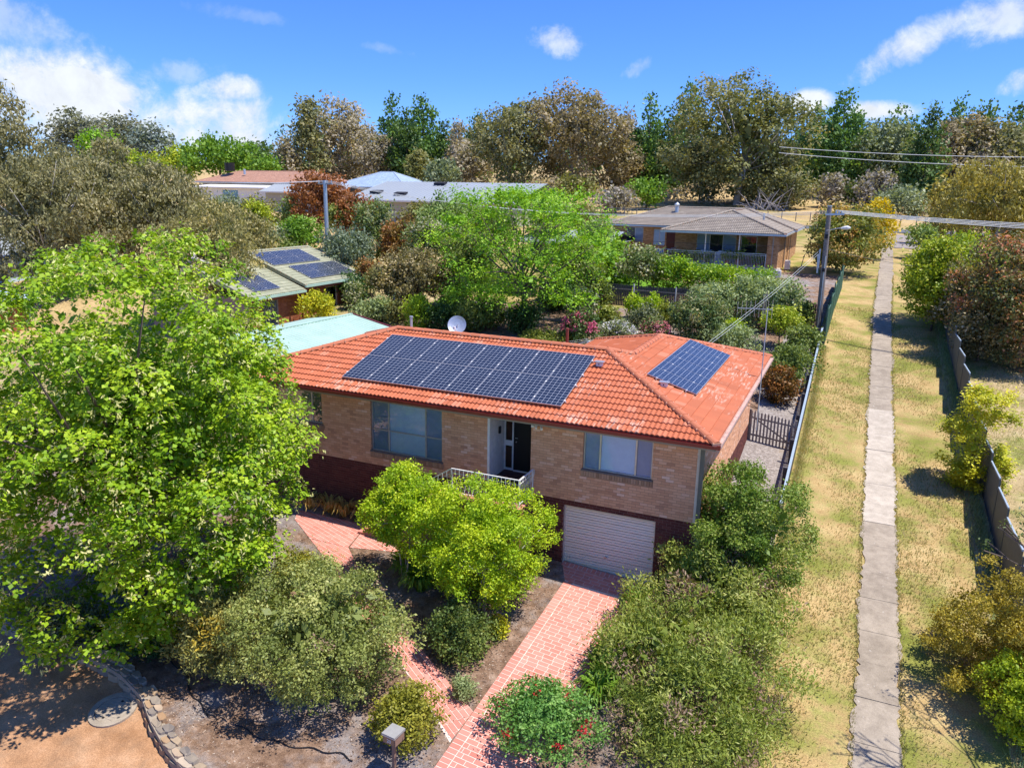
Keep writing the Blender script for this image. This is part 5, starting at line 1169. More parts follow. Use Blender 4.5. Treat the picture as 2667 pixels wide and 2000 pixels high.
# ------------------------------------------------------------------ vegetation
LC = {  # leaf colours, from the least to the most bleached or fresh leaf on the plant
 'gumb': [(.13,.155,.055),(.23,.24,.09),(.38,.34,.15)], 'gumo': [(.14,.16,.07),(.25,.25,.11),(.38,.34,.17)], 'gumbr': [(.18,.165,.09),(.31,.255,.145),(.44,.35,.21)],
 'gumg': [(0.222,0.202,0.141), (0.383,0.333,0.232), (0.564,0.473,0.343)], 'gumd': [(0.113,0.132,0.095), (0.208,0.226,0.161), (0.321,0.312,0.226)], 'gumn': [(.15,.155,.07),(.29,.27,.125),(.47,.41,.22)],
 'gumy': [(0.189,0.189,0.067), (0.360,0.321,0.122), (0.586,0.473,0.208)], 'wattle': [(0.168,0.168,0.037), (0.335,0.290,0.069), (0.549,0.443,0.091)], 'wyel': [(0.366,0.293,0.012), (0.610,0.464,0.012), (0.720,0.586,0.024)],
 'pine': [(.06,.13,.035),(.13,.25,.06),(.24,.38,.085)], 'pined': [(.045,.095,.03),(.10,.18,.045),(.18,.27,.06)], 'blueg': [(0.122,0.171,0.146), (0.207,0.256,0.220), (0.305,0.342,0.293)],
 'greyg': [(0.152,0.199,0.106), (0.259,0.305,0.168), (0.411,0.443,0.259)], 'greyp': [(0.207,0.189,0.152), (0.329,0.293,0.244), (0.451,0.403,0.342)], 'greyo': [(0.168,0.229,0.091), (0.290,0.359,0.145), (0.443,0.504,0.229)], 'greyd': [(0.110,0.146,0.079), (0.195,0.220,0.122), (0.293,0.305,0.183)],
 'olive': [(0.061,0.098,0.030), (0.110,0.159,0.049), (0.183,0.220,0.073)], 'olivey': [(0.134,0.146,0.037), (0.232,0.226,0.067), (0.354,0.311,0.110)], 'oliveg': [(0.122,0.171,0.104), (0.207,0.262,0.165), (0.293,0.354,0.232)], 'olivy': [(0.168,0.180,0.018), (0.282,0.276,0.030), (0.408,0.372,0.054)],
 'brightg': [(0.122,0.268,0.012), (0.207,0.403,0.018), (0.305,0.512,0.037)], 'yellowg': [(0.195,0.293,0.015), (0.342,0.415,0.024), (0.512,0.512,0.049)], 'midg': [(0.098,0.207,0.018), (0.171,0.317,0.030), (0.281,0.427,0.055)], 'midg2': [(.10,.155,.03),(.19,.25,.05),(.31,.36,.09)],
 'lightg': [(0.134,0.220,0.049), (0.232,0.329,0.085), (0.354,0.427,0.146)], 'red': [(0.152,0.061,0.022), (0.320,0.130,0.043), (0.519,0.199,0.069)], 'redg': [(0.152,0.091,0.022), (0.305,0.182,0.046), (0.458,0.168,0.061)], 'redb': [(0.110,0.073,0.015), (0.220,0.104,0.022), (0.390,0.146,0.030)],
 'creamb': [(0.122,0.114,0.046), (0.244,0.206,0.076), (0.701,0.549,0.305)], 'creamg': [(0.098,0.159,0.037), (0.195,0.256,0.073), (0.610,0.561,0.366)], 'photb': [(0.105,0.158,0.035), (0.245,0.263,0.053), (0.720,0.420,0.122)], 'photr': [(0.105,0.131,0.039), (0.227,0.210,0.070), (0.595,0.210,0.105)],
 'photg': [(0.073,0.134,0.037), (0.159,0.220,0.073), (0.464,0.403,0.195)], 'hedge': [(0.110,0.232,0.010), (0.207,0.366,0.015), (0.415,0.512,0.024)], 'lime': [(.13,.29,.012),(.25,.46,.016),(.42,.60,.03)], 'limey': [(0.220,0.354,0.018), (0.378,0.512,0.024), (0.549,0.610,0.037)],
 'limey2': [(0.293,0.342,0.015), (0.512,0.512,0.024), (0.708,0.634,0.037)], 'limeo': [(0.146,0.183,0.024), (0.244,0.281,0.037), (0.366,0.378,0.067)], 'darkg': [(0.030,0.079,0.018), (0.061,0.134,0.030), (0.110,0.195,0.049)], 'yellowc': [(0.366,0.329,0.024), (0.586,0.488,0.049), (0.720,0.634,0.098)],
 'linden': [(.13,.25,.008),(.25,.40,.012),(.44,.56,.03)], 'crepe': [(.21,.35,.010),(.38,.52,.012),(.56,.62,.025)], 'sage': [(.15,.19,.045),(.28,.32,.075),(.48,.48,.16)], 'sagey': [(.16,.19,.06),(.30,.30,.09),(.52,.44,.10)],
 'dgrey': [(0.085,0.122,0.067), (0.146,0.189,0.110), (0.232,0.268,0.159)], 'hedge2': [(.10,.19,.02),(.20,.29,.035),(.38,.40,.10)], 'grev': [(.14,.19,.03),(.27,.33,.05),(.46,.46,.13)], 'bottle': [(0.091,0.221,0.039), (0.169,0.338,0.065), (0.273,0.442,0.104)],
 'ochre': [(.22,.18,.02),(.38,.30,.03),(.54,.42,.06)], 'brightl': [(.22,.32,.012),(.38,.46,.018),(.52,.56,.03)], 'dkmix': [(0.061,0.104,0.024), (0.122,0.183,0.037), (0.268,0.293,0.061)],
 'pink': [(0.061,0.122,0.030), (0.110,0.171,0.043), (0.159,0.220,0.061)], 'pinkp': [(0.098,0.146,0.037), (0.159,0.195,0.055), (0.244,0.268,0.085)], 'white': [(0.146,0.183,0.073), (0.220,0.256,0.098), (0.329,0.342,0.159)], 'strap': [(0.073,0.171,0.015), (0.146,0.281,0.024), (0.268,0.403,0.043)], 'dryst': [(0.366,0.244,0.061), (0.512,0.342,0.085), (0.659,0.464,0.146)], 'grassy': [(.15,.19,.04),(.32,.29,.10),(.50,.40,.20)]}
_lm = {}
def LM(k, trans=.26):
    if k not in _lm:
        c = LC[k]; _lm[k] = leaf_mat(k, [(0, c[0]), (.45, c[1]), (.92, c[2])], trans, .18 if k[:3] == 'gum' else .3)
    return _lm[k]
M_PINK = tinted('pink_petals', [(0,(.50,.05,.14)),(1,(.74,.20,.28))], .7, .2, .05); M_PINKP = tinted('pale_pink_petals', [(0,(.60,.14,.18)),(1,(.80,.36,.34))], .7, .2, .05)
M_PET = tinted('white_petals', [(0,(.66,.64,.60)),(1,(.80,.78,.74))], .7, .2, .05); M_REDF = tinted('red_bottlebrush_flower', [(0,(.32,.012,.015)),(1,(.48,.03,.03))], .7, .2, .05)
M_LIND = leaf_mat('linden_flower', [(0,(.50,.50,.13)),(1,(.70,.66,.32))], .3); M_DEAD = leaf_mat('dry_foliage', [(0,(.24,.15,.09)),(1,(.40,.28,.19))], .15)
M_BRONZE = leaf_mat('bronze_tip', [(0,(.42,.30,.04)),(1,(.55,.42,.06))], .3)
def quadmesh(name, Q, tint, mats, mi=None):
    """N leaves, each four corners; one mesh"""
    N = len(Q); me = bpy.data.meshes.new(name); me.vertices.add(N*4); me.vertices.foreach_set('co', Q.reshape(-1).astype(np.float32))
    me.loops.add(N*4); me.loops.foreach_set('vertex_index', np.arange(N*4, dtype=np.int32)); me.polygons.add(N)
    me.polygons.foreach_set('loop_start', np.arange(0, N*4, 4, dtype=np.int32)); me.polygons.foreach_set('loop_total', np.full(N, 4, dtype=np.int32))
    for m in mats: me.materials.append(m)
    if mi is not None: me.polygons.foreach_set('material_index', mi.astype(np.int32))
    a = me.attributes.new('tint', 'FLOAT', 'FACE'); a.data.foreach_set('value', tint.astype(np.float32)); me.update(); me.validate(); return me
def nrm(a): return a/np.maximum(np.linalg.norm(a, axis=-1, keepdims=True), 1e-9)
def leaves(g, C, Rr, n, L, W, up=.35, droop=0., rad=0., shell=.45, bias=None, low=-.55, spread=.75, axis=None, cl=7, cr=.85, tv=1.):
    """n leaf quads scattered through ellipsoidal puffs C (k,3) with radii Rr (k,3)"""
    k = len(C); wgt = (Rr[:,0]*Rr[:,1]*Rr[:,2])**(2/3.); m = max(1, n//cl)     # sprigs of cl leaves each
    ix = g.choice(k, m, p=wgt/wgt.sum())
    d = nrm(g.normal(size=(m, 3))); flip = d[:,2] < low; d[flip,2] *= -.6; d = nrm(d)
    r = 1-shell*g.random(m)**1.6; r = r*g.normal(1, .06, m)
    P = C[ix] + d*Rr[ix]*r[:,None]; tw = g.normal(0, .13, m)
    n0 = nrm(d*.55 + np.array([0,0,up]) + g.normal(size=(m,3))*spread*.45)
    rp_ = np.repeat(np.arange(m), cl); n = len(rp_); idx = ix[rp_]; d = d[rp_]
    P = P[rp_] + g.normal(size=(n,3))*L*cr; nn = nrm(n0[rp_] + g.normal(size=(n,3))*spread*.75)
    a = g.normal(size=(n,3)) + d*rad + np.array([0,0,-droop])
    if axis is not None: a = a*.5 + axis
    a = nrm(a - nn*np.sum(a*nn, 1)[:,None]*(0 if droop > 1.5 else 1)); a = nrm(a); b = nrm(np.cross(nn, a))
    s = g.uniform(.65, 1.3, n)[:,None]; l = a*L*s; w_ = b*W*s*.5
    Q = np.stack([P, P+l*.45+w_, P+l, P+l*.45-w_], 1)
    t = np.clip((bias[idx] if bias is not None else .45) + tw[rp_]*tv + g.normal(0, .13*tv, n), 0, 1)
    return Q, t, P
def puffs(g, st, r, h, k):
    """puff centres and radii around (0,0,0..h) for a crown of radius r and height h"""
    c = np.array([0,0,h/2])
    if st in ('round', 'clump', 'gum', 'linden', 'crepe', 'rose', 'whorl', 'spiky'):
        nh = {'round':5,'clump':8,'gum':9,'linden':18,'crepe':8,'rose':4,'whorl':7,'spiky':9}[st]; hs = {'round':.72,'clump':.55,'gum':.50,'linden':.64,'crepe':.55,'rose':.7,'whorl':.6,'spiky':.58}[st]
        ps = {'round':.16,'clump':.19,'gum':.19,'linden':.118,'crepe':.165,'rose':.25,'whorl':.18,'spiky':.19}[st]; S3 = np.array([r,r,h/2])
        fi = np.arange(nh)+.5; ph = math.pi*(1+5**.5)*fi+g.uniform(0,6.28); cz = 1-2*fi/nh; hd = np.stack([np.cos(ph)*np.sqrt(1-cz*cz), np.sin(ph)*np.sqrt(1-cz*cz), cz],1)+g.normal(0,.16,(nh,3)); hd = hd*(1-hs)*g.uniform(.75,1.1,(nh,1)); hr = hs*g.uniform(.82,1.12,nh)
        if st not in ('linden','crepe','gum'): hd[:,2] = np.abs(hd[:,2])*.6
        hd = np.vstack([hd, [[0,0,0]]]); hr = np.append(hr, hs*1.05)
        which = g.integers(0, nh+1, k*4); d = nrm(g.normal(size=(k*4,3))); u_ = hd[which]+d*hr[which][:,None]*g.uniform(.86,1.0,k*4)[:,None]
        ins = np.zeros(len(u_), bool)
        for j in range(nh+1): ins |= (np.linalg.norm(u_-hd[j], axis=1) < hr[j]*.84) & (which != j)
        u_ = u_[~ins][:k]; rad = g.uniform(.65,1.3,len(u_))*ps
        C = c + u_*S3; Rr = np.stack([rad*r,rad*r,rad*min(h/2,r)*(.62 if st == 'gum' else .85)],1)
        C = np.vstack([C, c+hd*S3]); Rr = np.vstack([Rr, (hr*.62)[:,None]*S3])
    elif st == 'box':
        d = g.uniform(-1,1,(k,3)); m_ = np.max(np.abs(d),1,keepdims=True); d = d/m_; d[:,2] = np.abs(d[:,2])*np.sign(g.random(k)-.3)
        C = c + d*np.array([r,r*.8,h/2])*.78; Rr = np.full((k,3), .17)*np.array([r,r,min(h,r)*.8]); C = np.vstack([C, c]); Rr = np.vstack([Rr,[[r*.8,r*.65,h*.4]]])
    elif st == 'pine':
        z = g.random(k)**.85; a = g.uniform(0,6.28,k); rr_ = r*(1.04-z)**.75*g.uniform(.45,1.0,k)*np.where(z < .18, .75, 1)
        C = np.stack([rr_*np.cos(a), rr_*np.sin(a), z*h*.95],1); s = (1.18-z)*g.uniform(.7,1.3,k)*.27; Rr = np.stack([s*r,s*r,s*r*.9],1)
    elif st == 'cone':
        z = g.random(k); a = g.uniform(0,6.28,k); rr_ = r*np.sqrt(np.clip(1-z**1.7,0,1))*.8
        C = np.stack([rr_*np.cos(a), rr_*np.sin(a), z*h*.94],1); s = g.uniform(.22,.34,k); Rr = np.stack([s*r,s*r,s*r*1.6],1)
    elif st == 'feath':
        a = g.uniform(0,6.28,k); q = np.sqrt(g.random(k))*.85; z = g.uniform(.25,.85,k)*(1-q*.35)
        C = np.stack([r*q*np.cos(a), r*q*np.sin(a), z*h],1); s = g.uniform(.14,.24,k); Rr = np.stack([s*r,s*r,s*h*.9],1)
    elif st in ('layer','layer2'):
        a = g.uniform(0,6.28,k); q = np.sqrt(g.random(k))*.92; z = np.floor(g.random(k)*6)/6; z = .16+z*.9+g.normal(0,.03,k); lim = np.sqrt(np.clip(1.02-np.abs(z-.5)**2*2.6,.12,1))
        C = np.stack([r*q*lim*np.cos(a), r*q*lim*np.sin(a), np.clip(z,.05,.93)*h],1); s = g.uniform(.13,.26,k); Rr = np.stack([s*r,s*r,s*r*.62],1)
    elif st == 'sprays':
        a = g.uniform(0,6.28,k); el = g.uniform(.05,1.35,k); q = g.uniform(.25,1.15,k)
        C = np.stack([r*q*np.cos(a)*np.cos(el), r*q*np.sin(a)*np.cos(el), h*.25+h*.72*q*np.sin(el)],1); s = g.uniform(.07,.16,k); Rr = np.stack([s*r*1.2,s*r*1.2,s*r],1)
        C = np.vstack([C, c*.8]); Rr = np.vstack([Rr,[[r*.5,r*.5,h*.33]]])
    # fit the puffs to the asked radius and height
    ext = np.percentile(np.hypot(C[:,0], C[:,1])+Rr[:,0], 72); f = r/ext; C[:,:2] *= f; Rr[:,:2] *= min(f, 1.25)
    lo = np.percentile(C[:,2]-Rr[:,2], 4); hi = np.max(C[:,2]+Rr[:,2]*.85); f = h/(hi-lo); C[:,2] = (C[:,2]-lo)*f; Rr[:,2] *= min(f, 1.25)
    return C, Rr
SEED = [100]
def plant(kind, x, y, z0, ztop, zb, r, st, co_, label, group=None):
    SEED[0] += 1; g = np.random.default_rng(SEED[0]); rr_ = random.Random(SEED[0])
    dist = math.sqrt((x-CAMLOC.x)**2+(y-CAMLOC.y)**2); px = dist/774.
    z0 = T(x, y); H_ = ztop-z0; tree = kind not in ('shrub','hedge_shrub','rose_bush','bottlebrush')
    zb = max(min(zb, z0+H_*.45), z0+.02) if tree else z0+.0
    if st in ('pine',): zb = z0+H_*.08
    if st == 'gum': zb = min(zb, z0+H_*.14)
    root = thing(kind, (x, y, z0), label, {'gum_tree':'gum tree','pine_tree':'pine tree','garden_tree':'tree','shrub':'shrub','hedge_shrub':'shrub','rose_bush':'rose bush','honey_locust':'tree','conifer':'conifer','linden_tree':'linden tree','crepe_myrtle':'crepe myrtle','bottlebrush':'bottlebrush','wattle_tree':'wattle'}[kind], group)
    h = ztop-zb; off = zb-z0
    k = {'round':120,'clump':95,'gum':130,'pine':170,'cone':90,'feath':60,'layer':230,'layer2':80,'box':110,'rose':50,'linden':620,'crepe':150,'whorl':90,'spiky':110,'sprays':150}[st]
    if r > 8: k = int(k*1.6)
    C, Rr = puffs(g, st, r, h, k); C = C + np.array([0,0,off])
    if False:   # pull the dome into separate heads
        heads = nrm(g.normal(size=(7,3)))*np.array([.36*r,.36*r,.18*h]); C[:-1] += heads[g.integers(0,7,len(C)-1)]*.55
    bias = np.clip(g.normal(.42, .2, len(C)), .05, .9)
    L = {'round':.075,'clump':.09,'gum':.15,'pine':.2,'cone':.1,'feath':.09,'layer':.10,'layer2':.09,'box':.07,'rose':.07,'linden':.12,'crepe':.062,'whorl':.13,'spiky':.12,'sprays':.055}[st]
    asp = {'round':.62,'clump':.6,'gum':.26,'pine':.28,'cone':.5,'feath':.4,'layer':.42,'layer2':.5,'box':.6,'rose':.7,'linden':.78,'crepe':.6,'whorl':.2,'spiky':.15,'sprays':.3}[st]
    if co_ in ('greyo','dgrey','greyd','oliveg'): asp = .3
    L = max(L, px*2.7 if asp > .35 else px*3.0); W = max(L*asp, px*(2.1 if dist > 100 else 1.5))
    area = math.pi*r*h/2; lai = {'gum':6.5,'layer':8.0,'layer2':7,'pine':7.0,'linden':12.0,'crepe':6.5,'sprays':8.5,'clump':7}.get(st, 7.5)
    n = int(min(120000 if st == 'linden' else 80000, max(1500, lai*area/(.5*L*W))))
    if dist > 100: n = int(min(n*.85, 17000 if r > 7.5 else 9500))
    elif dist > 35: n = min(n, 24000 if st == 'layer' else 13500)
    kw = dict(up=.35)
    if st == 'gum': kw = dict(up=.1, droop=1.6, spread=.9, shell=.9)
    elif st in ('pine','feath'): kw = dict(up=.1, rad=1.0, droop=-1.3, spread=.8, shell=.8)
    elif st in ('layer','layer2'): kw = dict(up=1.1, rad=1.0, droop=.25, spread=.45, shell=.9)
    elif st == 'linden': kw = dict(up=.8, rad=.7, droop=.6, spread=.5, shell=.3, cl=9, cr=.62, low=-.25)
    elif st == 'crepe': kw = dict(up=.5, rad=.4, droop=-.2, spread=.7, shell=.8)
    elif st in ('whorl','spiky'): kw = dict(up=.1, rad=1.2, droop=-1.0, spread=.9, shell=.6)
    elif st == 'sprays': kw = dict(up=.3, rad=.6, droop=0, spread=.8, shell=1)
    elif co_ == 'dgrey': kw = dict(up=.2, rad=.5, droop=1.3, spread=.7)
    elif st == 'box': kw = dict(up=.5, shell=.35, spread=.7)
    if dist > 100 and st == 'gum': kw = dict(up=.5, droop=.8, spread=.6, shell=.5)
    kw['tv'] = 1.0 if dist < 60 else .55
    Q, t, P = leaves(g, C, Rr, n, L, W, bias=bias, **kw)
    if st not in ('layer2','sprays'):   # oversized inner quads added to block light, with shade put in as darker tint
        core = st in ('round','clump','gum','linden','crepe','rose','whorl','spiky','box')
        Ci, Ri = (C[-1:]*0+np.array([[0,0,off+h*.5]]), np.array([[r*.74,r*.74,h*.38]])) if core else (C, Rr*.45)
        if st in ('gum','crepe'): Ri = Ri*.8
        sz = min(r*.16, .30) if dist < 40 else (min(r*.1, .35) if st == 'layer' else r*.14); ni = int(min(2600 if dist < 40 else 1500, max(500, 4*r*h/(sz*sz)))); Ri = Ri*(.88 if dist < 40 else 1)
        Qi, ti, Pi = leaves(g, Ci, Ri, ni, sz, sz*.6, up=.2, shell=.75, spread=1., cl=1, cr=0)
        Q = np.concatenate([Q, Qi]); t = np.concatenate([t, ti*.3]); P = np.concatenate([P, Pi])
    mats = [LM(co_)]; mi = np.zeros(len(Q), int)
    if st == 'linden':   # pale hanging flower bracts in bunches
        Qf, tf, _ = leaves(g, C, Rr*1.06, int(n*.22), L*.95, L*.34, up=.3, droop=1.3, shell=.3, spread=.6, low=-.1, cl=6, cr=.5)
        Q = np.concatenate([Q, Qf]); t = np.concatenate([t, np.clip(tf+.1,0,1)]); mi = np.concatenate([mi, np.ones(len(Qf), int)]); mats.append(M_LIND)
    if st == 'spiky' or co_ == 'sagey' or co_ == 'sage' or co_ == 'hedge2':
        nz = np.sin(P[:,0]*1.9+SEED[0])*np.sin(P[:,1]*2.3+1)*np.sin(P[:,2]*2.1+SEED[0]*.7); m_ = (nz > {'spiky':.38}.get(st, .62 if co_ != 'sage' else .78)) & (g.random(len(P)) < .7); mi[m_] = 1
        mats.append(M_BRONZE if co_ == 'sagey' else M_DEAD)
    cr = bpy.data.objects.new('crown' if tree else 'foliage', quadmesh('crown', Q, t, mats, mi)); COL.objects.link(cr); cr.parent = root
    if st == 'rose' or co_ == 'bottle':
        mf = {'pink':M_PINK,'pinkp':M_PINKP,'white':M_PET,'bottle':M_REDF}[co_]
        nf = {'rose':110}.get(st, 16); d = nrm(g.normal(size=(nf,3))); d[:,2] = np.abs(d[:,2])*.9
        if st == 'rose': d[:,1] = -np.abs(d[:,1])*.6+.2*d[:,1]; d = nrm(d)
        ctr = np.array([0,0,off+h/2]) + d*np.array([r,r,h/2])*g.uniform(.72,.98,nf)[:,None]
        if co_ == 'bottle': ctr = np.array([0,0,off+h/2]) + d*np.array([r,r,h/2])*.92
        rad = np.full((nf,3), .062 if st == 'rose' else .045)*np.array([1,1,1.0 if st == 'rose' else 1.5])
        Qf, tf, _ = leaves(g, ctr, rad, nf*14, .07, .055, up=.3, shell=.5)
        fo = bpy.data.objects.new('flowers', quadmesh('flowers', Qf, tf, [mf])); COL.objects.link(fo); fo.parent = root; tag(fo, kind='stuff')
    # trunk and limbs
    tb = MB(); low = not tree; gum = st == 'gum'; R0 = max(.03, r*.045 if gum else r*.035)*(1 if tree else .6)
    mbk = M_PALEBARK if gum or st == 'crepe' or co_ == 'sagey' else M_BARK
    ctr = Vector((0,0,off+h*.45)); nst = 4 if st == 'crepe' else (5 if low else 1)
    if st == 'olivey_bent': pass
    trs = []
    for i in range(nst):
        bx_ = Vector((rr_.uniform(-.12,.12)*r*(nst > 1), rr_.uniform(-.12,.12)*r*(nst > 1), -.15))
        tp_ = Vector((0,0,off+h*(.85 if st in ('pine','cone') else .42))) + Vector((rr_.uniform(-.3,.3)*r, rr_.uniform(-.3,.3)*r, 0))*(.9 if nst > 1 else (.25 if st not in ('pine','cone') else 0))
        md = (bx_+tp_)/2 + Vector((rr_.uniform(-.06,.06)*r, rr_.uniform(-.06,.06)*r, 0))
        tb.tube([bx_, md, tp_], [R0*(1.3 if nst == 1 else .55), R0*(.9 if nst == 1 else .42), R0*(.45 if nst == 1 else .25)], 7 if dist < 60 else 5); trs.append((md, tp_))
    nl = {'gum':22,'linden':26,'layer':26,'crepe':18,'pine':14,'clump':12}.get(st, 8)
    pick_ = g.choice(len(C), min(nl, len(C)), replace=False)
    for q in pick_:
        md, tp_ = trs[int(g.integers(0, len(trs)))]; e = Vector(C[q]); s0 = md.lerp(tp_, float(g.random()))
        if st == 'pine': s0 = Vector((0,0,max(off*.5, e.z-r*.15)))
        mid = s0.lerp(e, .5)+Vector((0,0,.06*r*float(g.normal())))
        tb.tube([s0, mid, e], [R0*.38, R0*.25, R0*.08], 5 if dist < 60 else 4)
    tb.build('trunk' if tree else 'stems', mbk, root, smooth=True, local=True)
    return root
